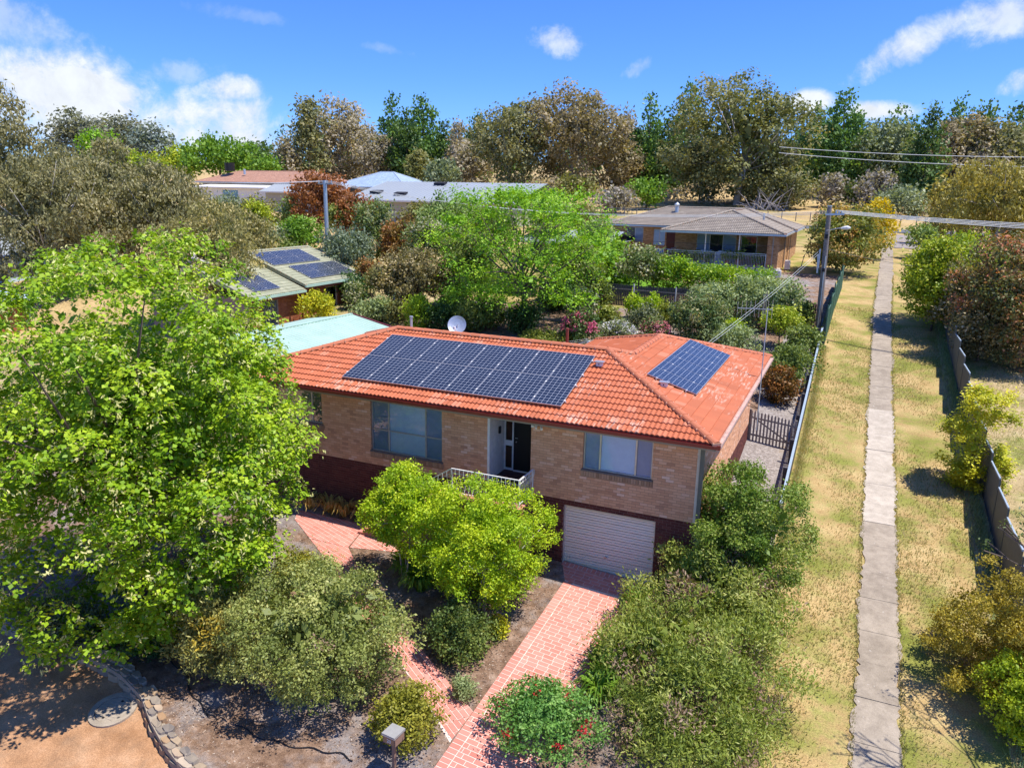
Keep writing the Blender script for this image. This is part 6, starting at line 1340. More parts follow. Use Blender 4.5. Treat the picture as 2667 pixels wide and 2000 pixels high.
VEG = [
 ('gum_tree', -18.17, 125.98, 7.48, 29.62, 8.7, 12.51, 'gum', 'gumb', 'broad domed gum tree behind the grey tiled house, tallest brown green crown on the skyline'),
 ('gum_tree', -66.22, 132.97, 7.99, 27.51, 10.39, 8.36, 'gum', 'gumo', 'olive gum tree left of the big twin trunked gum, behind the grey metal roof'),
 ('gum_tree', -55.13, 141.21, 8.5, 30.54, 10.16, 11.8, 'gum', 'gumbr', 'brownish gum tree with pale forked trunks at the centre of the skyline'),
 ('gum_tree', -139.55, 173.78, 10.55, 34.69, 11.89, 10.67, 'gum', 'gumg', 'grey brown gum tree with a pale bare trunk left of the dark pines'),
 ('gum_tree', -140.13, 160.16, 9.7, 32.76, 16.58, 5.45, 'gum', 'gumo', 'small lobed gum tree at the left end of the central tree line'),
 ('gum_tree', -142.43, 154.49, 9.34, 22.36, 12.06, 4.08, 'gum', 'gumg', 'small grey gum tree behind the yellow cone shaped conifer'),
 ('gum_tree', -121.14, 165.6, 10.04, 25.32, 11.3, 5.77, 'gum', 'gumg', 'thin greyish gum tree just right of the pale bare trunk'),
 ('pine_tree', -119.46, 171.23, 10.39, 34.33, 12.67, 4.45, 'pine', 'pine', 'blue green pine tree, left of the tallest pair on the left skyline'),
 ('pine_tree', -113.75, 178.19, 10.83, 34.93, 11.61, 6.39, 'pine', 'pine', 'tall dark pine tree with a pointed top on the left skyline'),
 ('pine_tree', -105.04, 175.31, 10.65, 27.41, 11.67, 4.4, 'pine', 'pined', 'short dark pine tree on the right shoulder of the tall pointed one'),
 ('pine_tree', -92.06, 169.08, 10.26, 29.42, 12.88, 3.7, 'pine', 'pine', 'narrow pine tree just left of the big brownish gum'),
 ('pine_tree', -93.7, 161.68, 9.79, 27.41, 13.85, 2.63, 'pine', 'gumg', 'thin pale pine tree between two dark pines'),
 ('pine_tree', -49.44, 160.47, 9.72, 28.46, 11.0, 4.35, 'pine', 'gumg', 'grey green pine tree at the right shoulder of the big brownish gum'),
 ('pine_tree', -41.67, 152.06, 9.19, 29.51, 10.99, 4.31, 'pine', 'pine', 'tall dark pine tree between the two biggest gums'),
 ('pine_tree', -35.87, 164.6, 9.97, 33.65, 11.23, 4.74, 'pine', 'pine', 'pine tree touching the left side of the broad domed gum'),
 ('pine_tree', -36.6, 150.31, 9.08, 26.68, 11.04, 3.01, 'pine', 'pined', 'lower dark pine tree filling the gap left of the broad domed gum'),
 ('pine_tree', -8.4, 162.92, 9.84, 27.52, 12.08, 4.22, 'pine', 'pine', 'dark pine tree directly right of the broad domed gum'),
 ('pine_tree', -2.7, 150.02, 8.99, 29.01, 11.51, 5.54, 'pine', 'pine', 'wide bright green pine tree in front of a white cloud on the right'),
 ('pine_tree', 2.59, 168.79, 10.07, 25.03, 11.83, 4.24, 'pine', 'pined', 'low pine tree between the wide pine and the grey green round tree'),
 ('pine_tree', 7.25, 175.89, 10.48, 29.36, 12.0, 3.93, 'pine', 'pine', 'pointed pine tree above the round grey green tree'),
 ('pine_tree', 11.3, 125.63, 7.22, 23.84, 10.64, 3.21, 'pine', 'pined', 'pine tree with a dark bare lower trunk left of the tan gum'),
 ('pine_tree', 19.61, 186.56, 11.07, 31.13, 14.37, 4.03, 'pine', 'pine', 'pine tree rising behind the tan gum on the right'),
 ('pine_tree', 25.38, 188.7, 11.19, 30.03, 14.47, 4.77, 'pine', 'pined', 'flat topped pine tree right of the tan gum'),
 ('pine_tree', 32.52, 191.19, 11.33, 29.91, 14.61, 5.81, 'pine', 'pined', 'dark pine tree at the right edge of the photo'),
 ('gum_tree', 5.87, 149.39, 8.82, 23.38, 11.62, 5.22, 'round', 'greyg', 'round grey green tree in front of the pines on the right'),
 ('gum_tree', 17.93, 144.44, 8.43, 24.01, 10.09, 6.6, 'gum', 'gumbr', 'tan brown gum tree in the pine row on the right'),
 ('gum_tree', 24.85, 142.55, 8.29, 22.79, 9.41, 5.74, 'gum', 'gumo', 'olive gum tree near the right edge above the yellow wattle'),
 ('gum_tree', 15.24, 66.08, 3.73, 12.91, 6.35, 4.79, 'gum', 'wattle', 'large yellow olive wattle at the right edge beyond the lane'),
 ('gum_tree', 12.38, 79.78, 4.18, 12.64, 7.26, 2.72, 'gum', 'wattle', 'left lobe of yellow olive wattle beside the far end of the lane'),
 ('shrub', -2.28, 126.63, 7.46, 13.04, 8.48, 2.4, 'round', 'greyp', 'pale grey shrub in the paddock right of the broad domed gum'),
 ('shrub', 4.34, 121.64, 6.94, 13.24, 7.54, 3.19, 'round', 'greyp', 'silver purple shrub in the paddock, largest of the two pale ones'),
 ('shrub', 8.12, 115.47, 6.45, 11.05, 7.03, 3.95, 'round', 'greyg', 'low spreading green shrub in the paddock beside the dark pine trunk'),
 ('shrub', 1.81, 125.26, 7.27, 11.61, 8.19, 1.96, 'round', 'olive', 'small dark green shrub between the two pale paddock shrubs'),
 ('gum_tree', -343.81, 245.09, 14.0, 42.2, 22.96, 13.77, 'gum', 'gumd', 'sparse branching dark gum tree on the far left skyline'),
 ('gum_tree', -382.53, 303.96, 16.36, 45.72, 23.42, 16.25, 'gum', 'gumd', 'dark flat crowned gum tree behind the bright green round tree on the far left'),
 ('gum_tree', -340.64, 285.77, 15.63, 39.19, 17.97, 11.65, 'gum', 'blueg', 'blue grey gum tree right of the dark flat crowned one'),
 ('garden_tree', -245.02, 178.53, 10.85, 26.81, 16.39, 6.23, 'round', 'brightg', 'bright green round tree in front of the far left skyline gums'),
 ('garden_tree', -157.84, 115.99, 6.69, 17.13, 8.85, 8.33, 'round', 'yellowg', 'pale yellow green dome shaped tree on the left'),
 ('garden_tree', -177.13, 149.56, 9.03, 19.49, 10.33, 5.59, 'round', 'yellowg', 'yellow green tree left of the large mid green tree'),
 ('garden_tree', -161.31, 149.02, 9.0, 23.28, 11.14, 10.06, 'feath', 'midg', 'large mid green tree with upright plumes behind the tan tiled roof'),
 ('garden_tree', -144.78, 146.64, 8.85, 17.07, 10.65, 5.2, 'feath', 'midg', 'mid green tree right of the large plumed one, behind the tan tiled roof'),
 ('conifer', -146.44, 158.35, 9.58, 17.36, 10.22, 2.35, 'cone', 'yellowc', 'narrow yellow cone shaped conifer right of the tan tiled house'),
 ('garden_tree', -85.15, 127.55, 7.61, 17.21, 8.59, 3.4, 'cone', 'olivey', 'olive yellow conifer with layered branches above the grey metal roof'),
 ('garden_tree', -77.25, 123.59, 7.29, 15.15, 8.23, 3.65, 'feath', 'greyg', 'soft grey green tree above the grey metal roof'),
 ('gum_tree', -55.89, 17.22, 0.67, 16.05, 4.89, 3.91, 'gum', 'gumn', 'tall brown green gum tree cut by the left edge of the photo'),
 ('gum_tree', -52.08, 21.08, 1.23, 12.27, 4.13, 4.58, 'gum', 'gumn', 'brown green gum tree behind the top of the big lime green tree'),
 ('gum_tree', -48.48, 25.59, 1.77, 11.13, 3.29, 4.0, 'gum', 'gumn', 'brown green gum tree in front of the tan tiled roof'),
 ('gum_tree', -32.87, 15.42, 0.4, 8.58, 2.52, 2.87, 'gum', 'gumy', 'olive gum tree with a bent pale limb beside the house with the green edged roof'),
 ('garden_tree', -51.28, 49.71, 3.48, 10.82, 5.0, 3.18, 'clump', 'red', 'red brown tree behind the left power pole'),
 ('garden_tree', -42.96, 44.84, 3.15, 8.97, 4.09, 2.06, 'clump', 'red', 'red brown tree right of the left power pole, beside the blue tiled roof'),
 ('garden_tree', -29.26, 31.17, 2.44, 7.08, 3.18, 1.82, 'clump', 'redg', 'reddish green tree below the grey metal roof'),
 ('garden_tree', -28.73, 36.95, 2.73, 8.85, 4.29, 2.17, 'feath', 'lightg', 'light green tree in front of the grey metal roof'),
 ('garden_tree', -22.93, 22.68, 1.41, 5.57, 1.95, 2.6, 'clump', 'creamb', 'dark tree with cream blossom left of the lime green layered tree'),
 ('garden_tree', -39.75, 31.82, 2.52, 6.84, 3.88, 1.96, 'round', 'midg', 'bright green rounded tree left of the left power pole'),
 ('garden_tree', -40.84, 29.61, 2.25, 6.39, 3.03, 1.46, 'round', 'greyg', 'grey green tree beside the olive gum, left of the bright rounded tree'),
 ('garden_tree', -47.23, 35.17, 2.68, 7.94, 6.46, 1.2, 'round', 'yellowg', 'yellow green shrub in front of the pale weatherboard shed wall'),
 ('garden_tree', -31.05, 26.57, 1.89, 6.47, 2.77, 1.8, 'feath', 'oliveg', 'grey olive tree behind the house with the green edged roof'),
 ('garden_tree', -24.71, 22.11, 1.34, 4.32, 2.34, 1.29, 'clump', 'olivey', 'small olive tree with a thin bent trunk beside the dry lawn'),
 ('garden_tree', -28.27, 25.21, 1.72, 4.36, 2.72, 1.0, 'clump', 'redg', 'dark red green shrub left of the cream blossomed tree'),
 ('honey_locust', -14.43, 20.79, 1.16, 9.64, 2.68, 5.12, 'layer', 'lime', 'wide lime green layered tree in the back garden behind the solar roof'),
 ('garden_tree', -44.18, 112.33, 6.4, 12.38, 8.02, 3.46, 'round', 'olivey', 'olive tree above the grey metal roof, right of its ridge'),
 ('garden_tree', -34.34, 105.27, 5.85, 9.87, 6.39, 3.67, 'round', 'greyp', 'grey twiggy bush behind the left end of the grey tiled roof'),
 ('garden_tree', -31.62, 114.14, 6.55, 11.53, 7.51, 3.38, 'round', 'midg', 'light green bush behind the ridge of the grey tiled house'),
 ('garden_tree', 2.2, 47.52, 3.17, 8.75, 3.63, 3.09, 'round', 'photb', 'wide round tree with orange tipped leaves behind the lane power pole'),
 ('wattle_tree', 4.38, 59.86, 3.61, 9.05, 4.49, 1.74, 'round', 'wyel', 'bright yellow wattle behind the round orange tipped tree'),
 ('garden_tree', 8.64, 31.21, 1.86, 7.44, 2.56, 2.71, 'round', 'yellowg', 'yellow green tree over the right lane fence'),
 ('garden_tree', 10.7, 26.74, 1.07, 7.57, 1.33, 2.49, 'clump', 'photr', 'red tipped dark tree over the right lane fence, nearest the photo edge'),
 ('garden_tree', 9.2, 28.85, 1.47, 5.67, 2.27, 1.84, 'clump', 'creamb', 'dark tree with tan tips hanging over the right lane fence'),
 ('garden_tree', 8.5, 62.1, 3.67, 6.69, 4.97, 1.23, 'round', 'lightg', 'pale green shrub at the far right end of the lane'),
 ('shrub', -8.49, 32.71, 2.54, 4.8, 2.88, 1.36, 'box', 'hedge', 'bright green hedge lobe at the left below the verandah railing'),
 ('shrub', -6.02, 34.09, 2.56, 4.38, 2.74, 1.79, 'box', 'hedge', 'bright green hedge in the middle below the verandah railing'),
 ('shrub', -3.33, 35.17, 2.56, 4.12, 2.76, 1.56, 'box', 'hedge', 'bright green hedge lobe at the right end below the verandah railing'),
 ('shrub', -12.78, 34.72, 2.64, 5.78, 3.14, 1.38, 'round', 'hedge', 'bright green hedge bush left of the lawn behind the paling fence'),
 ('shrub', -13.78, 33.69, 2.61, 5.51, 3.17, 0.89, 'round', 'hedge', 'bright green bush between the lime tree and the hedge bush'),
 ('garden_tree', -10.64, 32.44, 2.55, 5.79, 3.27, 1.7, 'clump', 'creamg', 'small tree with cream blossom standing on the green lawn'),
 ('shrub', -4.09, 26.14, 1.65, 4.13, 1.95, 1.74, 'round', 'greyo', 'soft grey green bush in front of the paling fence, left half of the wide pair'),
 ('shrub', -1.22, 26.89, 1.62, 4.42, 1.8, 2.0, 'box', 'greyo', 'soft grey green clipped bush by the paling fence, right half of the pair'),
 ('shrub', -4.43, 22.37, 1.17, 3.85, 1.45, 1.52, 'clump', 'photg', 'glossy green bush with pale tips between the pink roses and the grey bushes'),
 ('shrub', -2.5, 21.59, 0.97, 2.37, 1.13, 1.47, 'round', 'greyo', 'low grey green bush behind the right ridge of the orange roof'),
 ('shrub', -2.71, 24.09, 1.32, 2.36, 1.54, 0.48, 'round', 'limey', 'small lime green sprig beside the low grey bush'),
 ('garden_tree', -0.07, 23.3, 1.07, 3.25, 2.07, 1.08, 'round', 'yellowg', 'small multi stemmed yellow green tree near the lane pole'),
 ('shrub', 1.17, 21.8, 0.7, 2.6, 0.96, 1.08, 'round', 'midg2', 'soft green bush against the lane fence below the pole'),
 ('shrub', 0.92, 17.87, 0.14, 2.28, 0.38, 1.18, 'round', 'midg2', 'round green bush beside the right edge of the orange roof'),
 ('shrub', 0.83, 15.78, -0.16, 1.54, -0.02, 0.8, 'round', 'redb', 'round bronze red bush by the picket gate'),
 ('shrub', -10.26, 24.17, 1.53, 2.45, 1.71, 0.65, 'round', 'limeo', 'small lime olive mound in front of the paling fence'),
 ('shrub', -7.96, 24.04, 1.46, 2.64, 1.64, 0.86, 'round', 'greyd', 'round grey green mound in front of the paling fence'),
 ('shrub', -6.8, 25.31, 1.6, 2.74, 1.84, 0.76, 'round', 'limeo', 'olive mound left of the glossy green bush'),
 ('shrub', -11.91, 23.74, 1.51, 3.57, 1.75, 0.97, 'clump', 'creamg', 'pale green bush with cream flowers near the back fence'),
 ('rose_bush', -10.24, 18.9, 0.84, 2.88, 1.12, 1.08, 'rose', 'pink', 'pink rose bush behind the rotary clothesline'),
 ('rose_bush', -6.6, 21.5, 1.11, 2.39, 1.43, 0.94, 'rose', 'pinkp', 'pale pink rose bush behind the corner of the orange roof'),
 ('rose_bush', -8.53, 20.72, 1.06, 2.28, 1.34, 1.1, 'rose', 'white', 'white rose bush right of the rotary clothesline'),
 ('shrub', -12.01, 17.93, 0.73, 1.77, 0.85, 1.49, 'round', 'limeo', 'clipped olive mound behind the orange ridge'),
 ('shrub', -14.35, 25.93, 1.78, 2.94, 2.18, 0.48, 'feath', 'limey', 'thin yellow green sapling at the paling fence'),
 ('shrub', -8.85, 25.38, 1.65, 3.33, 2.29, 0.52, 'feath', 'limey', 'yellow green sapling by a white fence post'),
 ('shrub', -7.89, 25.96, 1.7, 3.26, 2.52, 0.4, 'feath', 'limey', 'small lime sapling right of the white fence post'),
 ('shrub', -20.44, 18.75, 0.88, 3.02, 1.18, 0.84, 'round', 'limey', 'bright lime shrub behind the orange roof left of the satellite dish'),
 ('shrub', -19.18, 19.12, 0.93, 2.65, 1.11, 1.01, 'round', 'darkg', 'dark green shrub beside the satellite dish'),
 ('shrub', -16.9, 20.17, 1.09, 3.11, 1.43, 1.68, 'clump', 'midg2', 'green bush under the lime green layered tree'),
 ('shrub', -27.37, 18.22, 0.81, 2.83, 0.97, 1.12, 'clump', 'limey2', 'yellow green bush against the brick wall of the left house'),
 ('shrub', -24.41, 19.08, 0.94, 2.26, 1.24, 0.82, 'round', 'greyo', 'grey green shrub beside the heat pump'),
 ('shrub', -23.58, 19.81, 1.06, 2.68, 1.36, 0.88, 'round', 'greyo', 'grey green shrub on the dry lawn edge'),
 ('shrub', -27.25, 21.78, 1.31, 3.13, 1.89, 0.56, 'clump', 'creamg', 'shrub with pale flowers at the corner of the left house'),
 ('shrub', 0.8, 27.95, 1.64, 3.08, 1.82, 0.45, 'round', 'midg2', 'small green shrub beneath the lane power pole'),
 ('linden_tree', -14.32, -6.88, -2.95, 8.05, -2.95, 4.74, 'linden', 'linden', 'huge lime green linden tree covered with pale flowers filling the left foreground'),
 ('crepe_myrtle', -8.07, -2.85, -2.48, 1.46, -1.2, 1.34, 'crepe', 'crepe', 'small multi stemmed crepe myrtle left of its larger twin in front of the porch'),
 ('crepe_myrtle', -5.25, -3.14, -2.59, 1.55, -2.07, 1.74, 'crepe', 'crepe', 'larger bright green crepe myrtle in front of the porch stairs'),
 ('shrub', -7.99, -7.16, -3.09, -0.01, -3.09, 2.21, 'round', 'sage', 'large rounded grey green shrub in the front garden'),
 ('shrub', -10.45, -7.67, -3.1, -0.68, -3.1, 1.41, 'whorl', 'sagey', 'yellowing protea like shrub left of the large rounded one'),
 ('shrub', -15.39, -8.79, -3.21, -1.71, -3.21, 0.92, 'feath', 'dgrey', 'weeping dark grey green shrub under the linden tree by the stone wall'),
 ('shrub', -12.87, -7.9, -3.09, -2.09, -3.09, 0.95, 'round', 'darkg', 'very dark shrub under the linden tree right of the weeping one'),
 ('shrub', -4.97, -7.81, -3.26, -2.02, -3.26, 0.85, 'round', 'olivy', 'round golden green shrub behind the letterbox'),
 ('hedge_shrub', 1.16, 0.51, -2.49, 1.89, -2.49, 1.86, 'round', 'hedge2', 'tall rounded hedge shrub at the right front corner of the house'),
 ('hedge_shrub', 0.74, -0.84, -2.64, -0.4, -2.64, 2.08, 'spiky', 'grev', 'spiky grevillea shrub beside the middle of the driveway'),
 ('hedge_shrub', 0.62, -3.73, -3.05, -0.89, -3.05, 2.3, 'spiky', 'grev', 'wide spiky grevillea shrub beside the lower driveway'),
 ('hedge_shrub', 1.18, -5.29, -3.34, -1.9, -3.34, 2.01, 'spiky', 'grev', 'spiky grevillea shrub at the bottom edge of the photo'),
 ('bottlebrush', -2.08, -6.49, -3.22, -2.08, -3.22, 1.26, 'round', 'bottle', 'bright green bottlebrush with red flowers at the bottom beside the driveway'),
 ('shrub', 8.25, 11.01, -1.3, 2.54, -1.16, 1.16, 'layer2', 'limey2', 'lime yellow shrub leaning on the right lane fence'),
 ('conifer', 8.36, 0.02, -2.94, 0.64, -2.94, 1.66, 'sprays', 'ochre', 'ochre green shrub with long feathery sprays at the right edge'),
 ('shrub', 8.39, -1.71, -3.2, -1.2, -3.2, 1.05, 'round', 'brightl', 'bright lime green conifer in the bottom right corner'),
 ('shrub', -5.18, -4.96, -2.85, -1.41, -2.63, 0.79, 'round', 'dkmix', 'low mixed green ground shrub in the shade of the crepe myrtle'),
 ('shrub', -4.9, -4.55, -2.8, -1.94, -2.72, 0.63, 'round', 'midg2', 'low green ground shrub beside the bare soil of the front garden'),
 ('shrub', -4.49, -3.81, -2.71, -2.17, -2.59, 0.28, 'round', 'limey2', 'small yellow ground shrub near the driveway'),
 ('shrub', -4.32, -6.2, -3.05, -2.51, -2.97, 0.28, 'round', 'greyo', 'tiny grey green shrub in the wedge between path and driveway'),
 ('shrub', -11.38, -3.88, -2.55, -1.63, -2.41, 0.65, 'round', 'olivy', 'low straggly green shrub beside the upper brick path'),
 ('gum_tree', -50.5, 16.73, 0.59, 11.59, 3.13, 3.58, 'gum', 'gumn', 'low brown green gum tree between the left edge gum and the linden'),
 ('gum_tree', -36.26, 22.76, 1.43, 7.55, 2.79, 1.52, 'gum', 'gumy', 'narrow olive gum at the right end of the gum mass, above the dark solar panels'),
 ('gum_tree', -58.13, 28.73, 2.15, 12.99, 4.23, 3.78, 'gum', 'gumn', 'brown gum tree rising behind the lime green tree near the yellow green dome'),
 ('garden_tree', -37.11, 26.84, 1.92, 5.2, 2.36, 1.3, 'round', 'midg2', 'green bush between the olive gum and the left power pole'),
 ('garden_tree', -33.05, 26.44, 1.88, 4.04, 2.3, 1.26, 'feath', 'oliveg', 'grey olive bush right in front of the left power pole foot'),
 ('garden_tree', -25.52, 29.03, 2.18, 7.26, 2.88, 1.9, 'clump', 'creamg', 'green tree with faded blossom between the cream blossomed tree and the lime tree'),
 ('garden_tree', -20.06, 24.47, 1.62, 6.64, 2.4, 1.85, 'clump', 'midg2', 'mid green tree behind the left side of the lime green layered tree'),
 ('garden_tree', -13.73, 27.76, 2.0, 6.14, 2.48, 1.86, 'round', 'midg2', 'green tree behind the right side of the lime green layered tree'),
 ('garden_tree', -22.89, 45.65, 3.2, 8.6, 4.88, 2.13, 'round', 'lightg', 'light green tree glimpsed above the lime green layered tree'),
 ('garden_tree', -16.51, 41.14, 2.89, 7.25, 3.85, 1.47, 'clump', 'lightg', 'pale green tree beside the left end of the tan brick house'),
 ('shrub', -12.07, 27.65, 1.99, 3.83, 2.31, 0.92, 'round', 'midg2', 'green bush at the left end of the small lawn'),
 ('shrub', -14.2, 20.27, 1.09, 3.03, 1.33, 1.09, 'round', 'darkg', 'dark bush at the foot of the lime green layered tree'),
 ('shrub', -20.12, 22.63, 1.4, 3.2, 1.72, 1.02, 'round', 'midg', 'bright green bush left of the lime tree trunk'),
 ('shrub', -22.55, 19.81, 1.05, 2.47, 1.29, 0.81, 'clump', 'olivey', 'olive bush on the dry lawn behind the orange roof'),
 ('garden_tree', -28.61, 23.43, 1.51, 3.51, 1.91, 1.29, 'round', 'darkg', 'dark green bush against the olive tree, behind the brick wall corner'),
 ('garden_tree', 11.35, 24.92, 0.75, 6.43, 0.77, 1.79, 'clump', 'photr', 'dark red tipped tree at the right edge beyond the lane fence'),
 ('garden_tree', 9.74, 25.64, 0.93, 4.39, 1.19, 1.48, 'clump', 'creamb', 'dark tree with tan tips overhanging the lane fence, lowest of the group'),
 ('garden_tree', 7.72, 29.98, 1.69, 5.89, 2.39, 1.69, 'round', 'yellowg', 'lower yellow green lobe over the lane fence'),
 ('gum_tree', -45.61, 147.47, 8.9, 20.5, 9.9, 4.55, 'gum', 'gumbr', 'tan gum tree filling the gap right of the brownish forked gum'),
 ('gum_tree', -81.22, 145.11, 8.75, 20.65, 9.29, 5.41, 'gum', 'gumg', 'grey tan gum tree below the narrow pine, left of the brownish forked gum'),
 ('gum_tree', -13.08, 130.28, 7.81, 19.11, 8.65, 5.07, 'gum', 'gumo', 'drooping olive gum at the right skirt of the broad domed gum'),
 ('gum_tree', -24.99, 126.92, 7.55, 18.99, 8.39, 4.28, 'gum', 'gumo', 'drooping olive gum at the left skirt of the broad domed gum'),
 ('gum_tree', 21.02, 139.95, 8.14, 19.44, 9.34, 5.71, 'gum', 'gumg', 'grey tan gum tree between the tan gum and the photo edge'),
 ('pine_tree', -0.61, 163.17, 9.79, 25.71, 11.71, 3.55, 'pine', 'pined', 'short dark pine tree right of the wide bright pine'),
 ('pine_tree', 9.64, 153.62, 9.07, 24.25, 11.73, 3.11, 'pine', 'pine', 'low pine tree left of the bare trunked pine'),
 ('pine_tree', 21.56, 181.86, 10.77, 27.91, 13.27, 4.13, 'pine', 'pine', 'pine tree directly behind the crown of the tan gum'),
 ('pine_tree', -112.89, 167.96, 10.19, 30.13, 11.43, 4.34, 'pine', 'pined', 'pine tree between the two highest pines on the left skyline'),
 ('garden_tree', -32.24, 32.07, 2.55, 8.35, 3.67, 1.81, 'clump', 'creamg', 'green tree with faded tips in front of the left end of the grey metal roof'),
 ('garden_tree', -33.94, 41.51, 2.92, 7.96, 3.78, 2.06, 'round', 'olivey', 'olive tree in front of the low side of the grey metal roof'),
 ('garden_tree', -24.57, 37.38, 2.73, 7.65, 3.69, 2.12, 'round', 'midg2', 'mid green tree in front of the right part of the grey metal roof'),
 ('garden_tree', -21.73, 51.27, 3.53, 8.17, 4.65, 2.03, 'clump', 'olivey', 'olive tree between the lime green tree and the grey tiled house'),
 ('garden_tree', -57.99, 47.31, 3.32, 8.14, 4.34, 2.07, 'round', 'olivey', 'olive bush below the patio left of the pale weatherboard wall'),
 ('garden_tree', -61.0, 46.23, 3.24, 8.24, 4.26, 2.28, 'round', 'greyg', 'grey green bush below the white patio roof'),
 ('garden_tree', -54.4, 48.59, 3.4, 8.02, 4.42, 1.34, 'round', 'lightg', 'light green bush against the pale weatherboard wall'),
 ('shrub', -14.19, 25.5, 1.73, 3.89, 2.11, 1.2, 'clump', 'darkg', 'dark bush behind the trunk of the lime green layered tree'),
 ('garden_tree', -29.69, 43.09, 3.03, 8.45, 4.73, 1.8, 'feath', 'lightg', 'tall light green tree left of the top of the lime green layered tree'),
 ('gum_tree', -8.95, 120.84, 7.05, 14.03, 7.59, 3.93, 'gum', 'gumo', 'low drooping olive gum between the domed gum and the dead branches'),
 ('garden_tree', -60.95, 42.08, 2.96, 8.46, 4.44, 1.98, 'clump', 'olivey', 'olive tree hiding the left wall of the tan tiled house'),
 ('garden_tree', -31.19, 44.09, 3.09, 8.33, 4.61, 1.75, 'round', 'greyg', 'grey green tree in front of the middle of the grey metal roof'),
 ('garden_tree', -44.53, 44.26, 3.11, 7.69, 4.97, 1.69, 'round', 'midg2', 'green tree between the red brown tree and the blue tiled house')]
GR = {'pine_tree':'pines along the skyline','gum_tree':'gum trees','garden_tree':'garden trees','shrub':'garden shrubs','hedge_shrub':'shrubs along the driveway','rose_bush':'rose bushes','crepe_myrtle':'crepe myrtles','conifer':'conifers'}
for v_ in VEG: plant(*v_, GR.get(v_[0]))
# more distant pines and gums that close the skyline behind the front row
g0 = np.random.default_rng(77)
fw = MB(); Qs = []; ts = []
for i in range(46):
    x = -230 + i*7.2 + g0.uniform(-2,2); y = 225 + g0.uniform(-15,25) - .25*x*(x < 0)*.2; hh = g0.uniform(11,17); rr_ = g0.uniform(4,6)
    C, Rr = puffs(g0, 'pine' if i % 2 else 'gum', rr_, hh, 34); C = C + np.array([x, y, T(x, y)+1]); Q, t, _ = leaves(g0, C, Rr, 700, 1.5, .8, up=.2, shell=.8, bias=np.clip(g0.normal(.35,.15,len(C)),0,1)); Qs.append(Q); ts.append(t)
o = bpy.data.objects.new('distant_woodland', quadmesh('distant_woodland', np.concatenate(Qs), np.concatenate(ts), [LM('pined')])); COL.objects.link(o)
tag(o, 'dark band of distant woodland closing the horizon behind the front pines and gums', 'woodland', kind='stuff')

# low scrub under the gums and pines
sp_ = np.random.default_rng(5); N_ = 260; cx_ = sp_.uniform(-150, 45, N_); cy_ = 124+sp_.uniform(-8, 45, N_)-.25*np.minimum(cx_, 0)
C = np.stack([cx_, cy_, [T(a, b)+.6 for a, b in zip(cx_, cy_)]],1); q_ = sp_.uniform(.8, 2.6, N_); Rr = np.stack([q_*1.5, q_*1.2, q_*.8],1)
Q, t, _ = leaves(sp_, C, Rr, 20000, .6, .36, up=.2, shell=.8, bias=np.clip(sp_.normal(.4,.25,N_),0,1))
o = bpy.data.objects.new('undergrowth', quadmesh('undergrowth', Q, t, [LM('gumg')])); COL.objects.link(o); tag(o, 'low grey green scrub under the far gums and pines', 'undergrowth', kind='stuff')

# bent pale dead limb on the olive gum
BL = next(o for o in COL.objects if o.get('label','').startswith('olive gum tree with a bent pale limb'))
mb = MB(); b0 = Vector((-34.6,14.2,.3))
pts = [b0, b0+Vector((.3,-.3,1.6)), b0+Vector((.45,-.5,3.0)), b0+Vector((.9,-.6,4.0)), b0+Vector((1.7,-.5,4.7)), b0+Vector((2.3,-.4,4.5)), b0+Vector((2.9,-.3,4.4))]
mb.tube(pts, [.20,.19,.19,.18,.15,.09,.04], 8); mb.tube([pts[4], pts[4]+Vector((-.1,.1,.35))], [.14,.08], 7); mb.tube([pts[2], pts[2]+Vector((.7,-.1,.5)), pts[2]+Vector((1.2,0,.35))], [.08,.06,.02], 6)
mb.build('bent_limb', M_PALEBARK, BL, smooth=True)
BT = next(o for o in COL.objects if o.get('label','').startswith('small olive tree with a thin bent trunk'))
mb = MB(); zt = T(-23,20.6); mb.tube([(-22.7,20.4,zt),(-23.3,20.7,zt+1.0),(-23.9,21.3,zt+1.9),(-24.3,21.7,zt+2.3)],[.06,.05,.045,.03],6); mb.tube([(-23.9,21.3,zt+1.9),(-23.2,21.0,zt+2.2)],[.03,.015],5); mb.build('bent_stem', M_PALEBARK, BT, smooth=True)

# sparse tree at the right edge whose twigs shade the near end of the lane path
TB = thing('bare_tree', (10.0,-4.3,T(10.0,-4.3)), 'sparse twiggy tree at the right edge casting its branching shadow on the path', 'tree')
mb = MB(); rb = random.Random(15); tips = []
def grow(p, d, L, r_, lv):
    e = p+d*L; mb.tube([p, (p+e)/2+Vector((rb.uniform(-.05,.05),rb.uniform(-.05,.05),0))*L, e], [max(r_,.016), max(r_*.8,.015), max(r_*.6,.013)], 5 if lv < 3 else 4)
    if lv >= 5: tips.append(e); return
    for _ in range(3 if lv < 4 else 2):
        nd = (d+Vector((rb.uniform(-.75,.75), rb.uniform(-.75,.75), rb.uniform(-.25,.35)))).normalized(); grow(e, nd, L*rb.uniform(.62,.85), r_*.58, lv+1)
grow(Vector((0,0,-.1)), Vector((-.05,0,1)).normalized(), 2.6, .10, 0); mb.build('trunk', M_BARK, TB, local=True)
gb_ = np.random.default_rng(4); C = np.array([tuple(t) for t in tips]); Q, t, _ = leaves(gb_, C, np.full((len(C),3), .16), len(C)*7, .09, .04)
o = bpy.data.objects.new('crown', quadmesh('crown', Q, t, [LM('olive')])); COL.objects.link(o); o.parent = TB

